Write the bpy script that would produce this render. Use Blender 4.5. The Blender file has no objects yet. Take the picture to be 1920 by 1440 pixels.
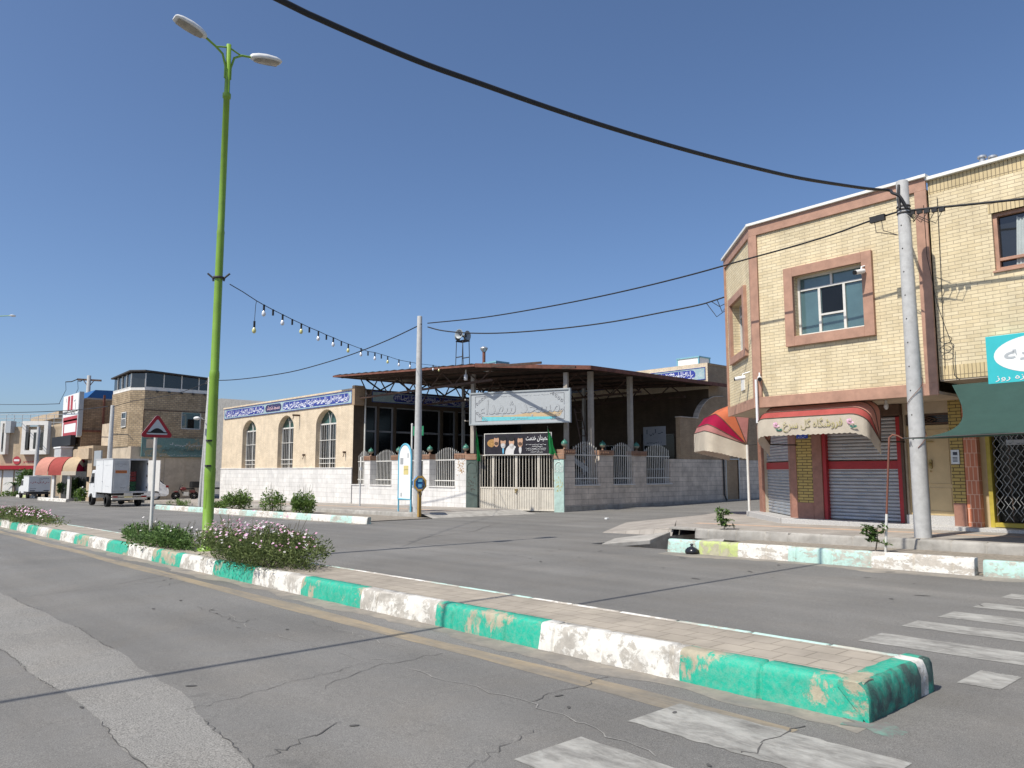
import bpy, math, random, unicodedata
from mathutils import Vector, Matrix
R = math.radians
rnd = random.Random(7)
SC = bpy.context.scene
COL = SC.collection

# ------------------------------------------------------------------ camera
# world: +X runs along the street to the right, +Y across the street, away from the camera
YAW, PITCH, FPX, EYE = R(42.0), math.atan(164 / 1440), 1440.0, 1.4
FH = Vector((-math.cos(YAW), math.sin(YAW), 0))
RT = Vector((math.sin(YAW), math.cos(YAW), 0))
ZZ = Vector((0, 0, 1))
FW = FH * math.cos(PITCH) + ZZ * math.sin(PITCH)
UPV = -FH * math.sin(PITCH) + ZZ * math.cos(PITCH)
cam_d = bpy.data.cameras.new('camera')
cam_d.sensor_width = 36.0
cam_d.lens = 36.0 * FPX / 1920
cam_d.clip_start, cam_d.clip_end = 0.05, 3000
cam = bpy.data.objects.new('camera', cam_d)
COL.objects.link(cam)
cm = Matrix((RT, UPV, -FW)).transposed().to_4x4()
cm.translation = Vector((0, 0, EYE))
cam.matrix_world = cm
SC.camera = cam

# ------------------------------------------------------------------ sky, sun, exposure
SUN_AZ, SUN_EL = 87.0, 53.0            # the way the light travels (degrees from +X), and its height
world = bpy.data.worlds.new('World')
SC.world = world
world.use_nodes = True
wn = world.node_tree
wn.nodes.clear()
w_out = wn.nodes.new('ShaderNodeOutputWorld')
w_bg = wn.nodes.new('ShaderNodeBackground')
w_sky = wn.nodes.new('ShaderNodeTexSky')
w_sky.sky_type = 'NISHITA'
w_sky.sun_disc = False
w_sky.sun_elevation = R(SUN_EL)
w_sky.sun_rotation = R(90 - (SUN_AZ + 180))
w_sky.altitude = 1600
w_sky.air_density = 1.0
w_sky.dust_density = 5.5
w_sky.ozone_density = 6.0
w_bg.inputs['Strength'].default_value = 0.12
wn.links.new(w_sky.outputs[0], w_bg.inputs[0])
wn.links.new(w_bg.outputs[0], w_out.inputs[0])
sun_d = bpy.data.lights.new('sun', 'SUN')
sun_d.energy = 4.3
sun_d.angle = R(0.55)
sun_d.color = (1.0, 0.955, 0.87)
sun = bpy.data.objects.new('sun', sun_d)
COL.objects.link(sun)
LD = Vector((math.cos(R(SUN_AZ)) * math.cos(R(SUN_EL)), math.sin(R(SUN_AZ)) * math.cos(R(SUN_EL)), -math.sin(R(SUN_EL))))
sun.rotation_euler = LD.to_track_quat('-Z', 'Y').to_euler()
sun.location = (0, -30, 40)
SC.view_settings.view_transform = 'Standard'
SC.view_settings.look = 'None'
SC.view_settings.exposure = 0.25
SC.view_settings.gamma = 1.0

# ------------------------------------------------------------------ where things stand (metres, from sight lines onto known planes)
SLOPE = 0.0125                          # the street falls gently to the left
def gz(x, y):
    xx = max(-115.0, min(60.0, x))
    return SLOPE * xx + 0.014 * max(0.0, min(30.0, y - 22.0))
def ray(px, py):
    return FW * FPX + RT * (px - 960) - UPV * (py - 720)
def at_y(px, py, y):
    d = ray(px, py); k = y / d.y
    return Vector((0, 0, EYE)) + d * k
def at_x(px, py, x):
    d = ray(px, py); k = x / d.x
    return Vector((0, 0, EYE)) + d * k
def at_g(px, py, dz=0.0):
    d = ray(px, py)
    k = (dz - EYE) / (d.z - SLOPE * d.x)
    return Vector((0, 0, EYE)) + d * k
def hz(x, y, py):                       # height above (x, y) of the sight line at image row py
    lo, hi = -6.0, 60.0
    for _ in range(50):
        m = (lo + hi) / 2
        q = Vector((x, y, m - EYE)); w = q.dot(FW)
        if 720 - FPX * q.dot(UPV) / w > py: lo = m
        else: hi = m
    return lo
class Pl:                               # a vertical plane: s along it, o outwards (towards the street), z up
    def __init__(s, x, y, ang):
        a = R(ang); s.p = Vector((x, y, 0)); s.t = Vector((math.cos(a), math.sin(a), 0)); s.n = Vector((math.sin(a), -math.cos(a), 0)); s.ang = a
        s.M = Matrix((s.t, s.n, ZZ)).transposed().to_4x4(); s.M.translation = s.p
    def sz(s, px, py, o=0.0):
        d = ray(px, py); c = Vector((0, 0, EYE)); p0 = s.p + s.n * o
        k = (p0 - c).dot(s.n) / d.dot(s.n); q = c + d * k
        return (q - p0).dot(s.t), q.z
    def w(s, a, o, z):
        return s.p + s.t * a + s.n * o + ZZ * z

# ------------------------------------------------------------------ mesh building
class MB:
    def __init__(s, M=None):
        s.v = []; s.f = []; s.mi = []; s.sm = []; s.M = M or Matrix.Identity(4); s.m = 0
    def add(s, vs, fs, smooth=False):
        b = len(s.v)
        s.v += [s.M @ Vector(q) for q in vs]
        for f in fs:
            s.f.append([b + i for i in f]); s.mi.append(s.m); s.sm.append(smooth)
    def box(s, a0, a1, b0, b1, c0, c1):
        s.add([(a0, b0, c0), (a1, b0, c0), (a1, b1, c0), (a0, b1, c0), (a0, b0, c1), (a1, b0, c1), (a1, b1, c1), (a0, b1, c1)],
              [(0, 3, 2, 1), (4, 5, 6, 7), (0, 1, 5, 4), (1, 2, 6, 5), (2, 3, 7, 6), (3, 0, 4, 7)])
    def poly(s, pts):
        s.add(pts, [list(range(len(pts)))])
    def prism(s, pts, d):               # closed outline swept by vector d
        n = len(pts); d = Vector(d)
        q = [Vector(p) for p in pts]
        s.add(q + [p + d for p in q], [list(range(n))[::-1], list(range(n, 2 * n))] + [(i, (i + 1) % n, n + (i + 1) % n, n + i) for i in range(n)])
    def loft(s, rings, closed=True, caps=True, smooth=True):
        n = len(rings[0]); vs = [p for r in rings for p in r]; fs = []
        for k in range(len(rings) - 1):
            for i in range(n if closed else n - 1):
                j = (i + 1) % n
                fs.append((k * n + i, k * n + j, (k + 1) * n + j, (k + 1) * n + i))
        s.add(vs, fs, smooth)
        if caps and closed:
            s.add(rings[0], [list(range(n))[::-1]]); s.add(rings[-1], [list(range(n))])
    def tube(s, pts, r, n=8, caps=True, smooth=True):
        pts = [Vector(p) for p in pts]; rings = []
        rr = r if isinstance(r, (list, tuple)) else [r] * len(pts)
        up = None
        for i, p in enumerate(pts):
            t = (pts[min(i + 1, len(pts) - 1)] - pts[max(i - 1, 0)]).normalized()
            if up is None or abs(up.dot(t)) > 0.98:
                up = Vector((0, 0, 1)) if abs(t.z) < 0.9 else Vector((1, 0, 0))
            a = t.cross(up).normalized(); b = a.cross(t).normalized(); up = b
            rings.append([p + (a * math.cos(2 * math.pi * k / n) + b * math.sin(2 * math.pi * k / n)) * rr[i] for k in range(n)])
        s.loft(rings, True, caps, smooth)
    def lathe(s, c, prof, n=16, axis='z', smooth=True):
        c = Vector(c); rings = []
        for r, h in prof:
            ring = []
            for k in range(n):
                a = 2 * math.pi * k / n; x, y = r * math.cos(a), r * math.sin(a)
                ring.append(c + (Vector((x, y, h)) if axis == 'z' else Vector((h, x, y)) if axis == 'x' else Vector((x, h, y))))
            rings.append(ring)
        s.loft(rings, True, True, smooth)
    def ball(s, c, r, n=10, m=7, sc=(1, 1, 1)):
        c = Vector(c); rings = []
        for i in range(m + 1):
            th = math.pi * (0.02 + 0.96 * i / m)
            rings.append([c + Vector((r * sc[0] * math.sin(th) * math.cos(2 * math.pi * k / n), r * sc[1] * math.sin(th) * math.sin(2 * math.pi * k / n), r * sc[2] * math.cos(th))) for k in range(n)])
        s.loft(rings)
    def build(s, name, mats, parent=None, loc=None, bevel=0.0, recalc=True):
        if not isinstance(mats, (list, tuple)): mats = [mats]
        org = Vector((0, 0, 0)); q = parent
        while q is not None: org += Vector(q.location); q = q.parent
        if loc is not None: org += Vector(loc)
        me = bpy.data.meshes.new(name)
        me.from_pydata([p - org for p in s.v], [], s.f)
        for m in mats: me.materials.append(m)
        me.polygons.foreach_set('material_index', s.mi)
        me.polygons.foreach_set('use_smooth', s.sm)
        if recalc and len(s.f) < 60000:
            import bmesh
            bm = bmesh.new(); bm.from_mesh(me); bmesh.ops.recalc_face_normals(bm, faces=bm.faces); bm.to_mesh(me); bm.free()
        me.update()
        uv = me.uv_layers.new(name='metres')
        data = [0.0] * (2 * len(me.loops))
        for p in me.polygons:
            n = p.normal
            for li in p.loop_indices:
                c = me.vertices[me.loops[li].vertex_index].co + org
                if abs(n.z) > 0.72: a, b = c.x, c.y
                else:
                    l = math.hypot(n.x, n.y) or 1.0
                    a, b = (-n.y * c.x + n.x * c.y) / l, c.z
                data[2 * li] = a; data[2 * li + 1] = b
        uv.data.foreach_set('uv', data)
        o = bpy.data.objects.new(name, me)
        COL.objects.link(o)
        if parent is not None: o.parent = parent
        if loc is not None: o.location = loc
        if bevel:
            md = o.modifiers.new('edge', 'BEVEL'); md.width = bevel; md.segments = 2; md.limit_method = 'ANGLE'; md.angle_limit = R(40)
        return o
def tag(o, label, cat, group=None, kind=None):
    o['label'] = label; o['category'] = cat
    if group: o['group'] = group
    if kind: o['kind'] = kind
    return o
def struct(o, kind='structure'):
    o['kind'] = kind; return o
def thing(name, label, cat, loc=(0, 0, 0), group=None):
    o = bpy.data.objects.new(name, None); COL.objects.link(o); o.location = loc
    o.empty_display_size = 0.2
    return tag(o, label, cat, group)
def dup(root, loc, rz=0.0, label=None, group=None):
    r = root.copy(); COL.objects.link(r); r.location = loc; r.rotation_euler = (0, 0, rz)
    if label: r['label'] = label
    if group: r['group'] = group
    for ch in list(root.children):
        c = ch.copy(); COL.objects.link(c); c.parent = r
        for g in list(ch.children):
            d = g.copy(); COL.objects.link(d); d.parent = c
    return r
def one(mb, name, mats, label, cat, loc, group=None, bevel=0.0):
    return tag(mb.build(name, mats, None, loc, bevel), label, cat, group)

# ------------------------------------------------------------------ materials
class NT:
    def __init__(s, name):
        s.m = bpy.data.materials.new(name); s.m.use_nodes = True; s.t = s.m.node_tree; s.t.nodes.clear()
        s.out = s.n('OutputMaterial'); s.b = s.n('BsdfPrincipled'); s.l(s.b.outputs[0], s.out.inputs[0])
        s.tc = s.n('TexCoord')
    def n(s, k): return s.t.nodes.new('ShaderNode' + k)
    def l(s, a, b): s.t.links.new(a, b)
    def noise(s, scale, detail=4, rough=0.55, src='Object', dist=0.0, vec=None):
        x = s.n('TexNoise'); x.inputs['Scale'].default_value = scale; x.inputs['Detail'].default_value = detail
        x.inputs['Roughness'].default_value = rough; x.inputs['Distortion'].default_value = dist
        s.l(vec if vec is not None else s.tc.outputs[src], x.inputs['Vector']); return x.outputs['Fac']
    def ramp(s, fac, stops):
        r = s.n('ValToRGB'); e = r.color_ramp.elements
        while len(e) < len(stops): e.new(0.5)
        for el, (p, c) in zip(e, stops):
            el.position = p; el.color = (c, c, c, 1) if isinstance(c, (int, float)) else (*c, 1)
        s.l(fac, r.inputs[0]); return r.outputs[0]
    def mix(s, fac, a, b, mode='MIX'):
        x = s.n('MixRGB'); x.blend_type = mode
        for i, val in ((0, fac), (1, a), (2, b)):
            if isinstance(val, (int, float)): x.inputs[i].default_value = val if i == 0 else (val, val, val, 1)
            elif isinstance(val, tuple): x.inputs[i].default_value = (*val, 1)
            else: s.l(val, x.inputs[i])
        return x.outputs[0]
    def bump(s, h, strength=0.3, dist=0.01):
        x = s.n('Bump'); x.inputs['Strength'].default_value = strength; x.inputs['Distance'].default_value = dist
        s.l(h, x.inputs['Height']); s.l(x.outputs[0], s.b.inputs['Normal'])
    def col(s, c):
        if isinstance(c, tuple): s.b.inputs['Base Color'].default_value = (*c, 1)
        else: s.l(c, s.b.inputs['Base Color'])
    def fin(s, rough=0.7, metal=0.0, spec=0.4):
        s.b.inputs['Roughness'].default_value = rough; s.b.inputs['Metallic'].default_value = metal
        s.b.inputs['Specular IOR Level'].default_value = spec
        return s.m
def sh(c, k): return tuple(min(1.0, x * k) for x in c)
def plain(name, c, rough=0.6, metal=0.0, var=0.18, scale=6.0, bump=0.0, spec=0.4, grime=0.0):
    t = NT(name)
    f = t.noise(scale, 6, 0.6)
    base = t.ramp(f, [(0.3, sh(c, 1 - var)), (0.7, sh(c, 1 + var * 0.6))])
    if grime:
        g = t.ramp(t.noise(2.2, 8, 0.7, dist=0.6), [(0.5, 0.0), (0.72, grime)])
        base = t.mix(g, base, (0.16, 0.13, 0.10))
    t.col(base)
    if bump: t.bump(t.noise(scale * 9, 5, 0.6), bump, 0.01)
    return t.fin(rough, metal, spec)
def brick(name, c1, c2, mort, w=0.24, h=0.07, ms=0.008, bump=0.5, rough=0.8, off=0.5, var=0.25, stain=0.2, squash=None, spec=0.3):
    t = NT(name)
    br = t.n('TexBrick'); br.offset = off
    br.inputs['Color1'].default_value = (*c1, 1); br.inputs['Color2'].default_value = (*c2, 1); br.inputs['Mortar'].default_value = (*mort, 1)
    br.inputs['Scale'].default_value = 1.0; br.inputs['Brick Width'].default_value = w; br.inputs['Row Height'].default_value = h
    br.inputs['Mortar Size'].default_value = ms; br.inputs['Mortar Smooth'].default_value = 0.15; br.inputs['Bias'].default_value = 0.0
    uv = t.n('UVMap'); uv.uv_map = 'metres'
    t.l(uv.outputs[0], br.inputs['Vector'])
    f = t.noise(1.3, 7, 0.65, vec=uv.outputs[0])
    c = t.mix(1.0, br.outputs['Color'], t.ramp(f, [(0.3, 1 - var), (0.7, 1.0 + var * 0.25)]), 'MULTIPLY')
    sm = t.n('Mapping'); sm.inputs['Scale'].default_value = (2.2, 0.22, 1); t.l(uv.outputs[0], sm.inputs['Vector'])
    c = t.mix(1.0, c, t.ramp(t.noise(1.6, 6, 0.6, vec=sm.outputs[0]), [(0.38, 0.90), (0.56, 1.0)]), 'MULTIPLY')   # old rain runs
    if stain:
        g = t.ramp(t.noise(0.9, 9, 0.7, vec=uv.outputs[0], dist=1.2), [(0.52, 0.0), (0.75, stain)])
        c = t.mix(g, c, sh(c1, 0.35))
    t.col(c)
    inv = t.n('Math'); inv.operation = 'SUBTRACT'; inv.inputs[0].default_value = 1.0; t.l(br.outputs['Fac'], inv.inputs[1])
    t.bump(inv.outputs[0], bump, 0.012)
    return t.fin(rough, 0, spec)
def worn(name, paint, under, amount=0.5, scale=5.0, rough=0.75, under2=None, stretch=(1, 1, 1), bump=0.35, soft=0.05):
    """paint that has flaked off in patches, showing what is below"""
    t = NT(name)
    mp = t.n('Mapping'); mp.inputs['Scale'].default_value = stretch
    t.l(t.tc.outputs['Object'], mp.inputs['Vector'])
    f = t.noise(scale, 10, 0.72, vec=mp.outputs[0], dist=0.4)
    f2 = t.noise(scale * 0.3, 3, 0.5, vec=mp.outputs[0])
    s = t.n('Math'); s.operation = 'ADD'; t.l(f, s.inputs[0])
    m = t.n('Math'); m.operation = 'MULTIPLY'; m.inputs[1].default_value = 0.8; t.l(f2, m.inputs[0]); t.l(m.outputs[0], s.inputs[1])
    lo = 1.12 - amount * 0.42
    h = t.n('MapRange'); h.inputs['From Min'].default_value = lo; h.inputs['From Max'].default_value = lo + soft; t.l(s.outputs[0], h.inputs['Value'])
    fl = t.noise(14, 6, 0.6)
    pc = t.ramp(fl, [(0.3, sh(paint, 0.88)), (0.7, sh(paint, 1.06))])
    g = t.ramp(t.noise(3.0, 8, 0.7), [(0.45, 0.0), (0.75, 0.3)])
    pc = t.mix(g, pc, sh(paint, 0.6))
    pc = t.mix(t.ramp(t.noise(26, 8, 0.75), [(0.42, 0.0), (0.75, 0.38)]), pc, (0.40, 0.36, 0.30))   # settled road dust
    uc = t.ramp(t.noise(9, 6, 0.7), [(0.35, sh(under, 0.75)), (0.62, under), (0.75, under2 or sh(under, 1.25))])
    t.col(t.mix(h.outputs[0], pc, uc))
    i = t.n('Math'); i.operation = 'SUBTRACT'; i.inputs[0].default_value = 1.0; t.l(h.outputs[0], i.inputs[1])
    b = t.n('Math'); b.operation = 'ADD'; t.l(i.outputs[0], b.inputs[0]); t.l(t.noise(40, 5, 0.7), b.inputs[1])
    t.bump(b.outputs[0], bump, 0.012)
    return t.fin(rough, 0, 0.35)
def asphalt(name, c, speck=0.5, scale=160.0, streak=0.25, warm=(1.06, 1.0, 0.92)):
    t = NT(name)
    ob = t.tc.outputs['Object']
    big = t.ramp(t.noise(0.35, 6, 0.6, dist=0.5), [(0.3, 1 - streak), (0.7, 1 + streak * 0.6)])
    mp = t.n('Mapping'); mp.inputs['Scale'].default_value = (0.08, 1.3, 1); t.l(ob, mp.inputs['Vector'])
    lane = t.ramp(t.noise(1.2, 4, 0.5, vec=mp.outputs[0]), [(0.35, 1 - streak * 0.5), (0.65, 1 + streak * 0.4)])
    fine = t.ramp(t.noise(scale, 3, 0.7), [(0.35, 1 - speck), (0.5, 1.0), (0.68, 1 + speck)])
    med = t.ramp(t.noise(24, 6, 0.7), [(0.3, 0.9), (0.7, 1.08)])
    c0 = t.mix(1.0, c, big, 'MULTIPLY'); c0 = t.mix(1.0, c0, lane, 'MULTIPLY'); c0 = t.mix(1.0, c0, fine, 'MULTIPLY'); c0 = t.mix(1.0, c0, med, 'MULTIPLY')
    dust = t.ramp(t.noise(0.6, 8, 0.7, dist=0.8), [(0.45, 0.0), (0.72, 0.5)])
    c0 = t.mix(dust, c0, t.mix(1.0, c0, warm, 'MULTIPLY'))
    vo = t.n('TexVoronoi'); vo.inputs['Scale'].default_value = 95; t.l(ob, vo.inputs['Vector'])
    stones = t.ramp(vo.outputs['Distance'], [(0.12, 1.16), (0.32, 1.0), (0.62, 0.90)])
    c0 = t.mix(1.0, c0, stones, 'MULTIPLY')
    polish = t.ramp(t.noise(0.9, 7, 0.65, vec=mp.outputs[0], dist=0.3), [(0.46, 0.0), (0.62, 0.22)])
    c0 = t.mix(polish, c0, sh(c, 0.72))
    oil = t.ramp(t.noise(0.5, 9, 0.75, dist=1.5), [(0.60, 0.0), (0.72, 0.30)])
    c0 = t.mix(oil, c0, sh(c, 0.62))
    spot = t.ramp(t.noise(2.3, 3, 0.5, dist=0.2), [(0.70, 0.0), (0.76, 0.35)])
    c0 = t.mix(spot, c0, sh(c, 0.45))
    t.col(c0)
    t.bump(t.noise(scale * 0.7, 4, 0.7), 0.35, 0.006)
    return t.fin(0.88, 0, 0.3)
def leafmat(name, c1, c2, trans=0.25):
    t = NT(name)
    oi = t.n('NewGeometry')
    col = t.ramp(oi.outputs['Random Per Island'], [(0.0, c1), (0.55, c2), (1.0, sh(c2, 1.45))])
    t.col(col)
    t.b.inputs['Roughness'].default_value = 0.6; t.b.inputs['Specular IOR Level'].default_value = 0.3
    tr = t.n('BsdfTranslucent'); t.l(col, tr.inputs[0])
    mx = t.n('MixShader'); mx.inputs[0].default_value = trans
    t.l(t.b.outputs[0], mx.inputs[1]); t.l(tr.outputs[0], mx.inputs[2]); t.l(mx.outputs[0], t.out.inputs[0])
    return t.m
def cloth(name, c, trans=0.2, var=0.15, grime=0.25):
    t = NT(name)
    f = t.noise(3.0, 7, 0.65)
    col = t.ramp(f, [(0.3, sh(c, 1 - var)), (0.7, sh(c, 1 + var * 0.4))])
    g = t.ramp(t.noise(1.6, 8, 0.7, dist=0.8), [(0.5, 0.0), (0.75, grime)])
    col = t.mix(g, col, sh(c, 0.5))
    t.col(col); t.b.inputs['Roughness'].default_value = 0.8; t.b.inputs['Specular IOR Level'].default_value = 0.2
    t.bump(t.noise(5, 4, 0.5), 0.2, 0.03)
    tr = t.n('BsdfTranslucent'); t.l(col, tr.inputs[0])
    mx = t.n('MixShader'); mx.inputs[0].default_value = trans
    t.l(t.b.outputs[0], mx.inputs[1]); t.l(tr.outputs[0], mx.inputs[2]); t.l(mx.outputs[0], t.out.inputs[0])
    return t.m
def glass(name, c, rough=0.06, spec=0.8):
    t = NT(name)
    t.col(t.ramp(t.noise(0.9, 5, 0.6), [(0.35, sh(c, 0.75)), (0.7, sh(c, 1.2))]))
    return t.fin(rough, 0, spec)

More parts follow.
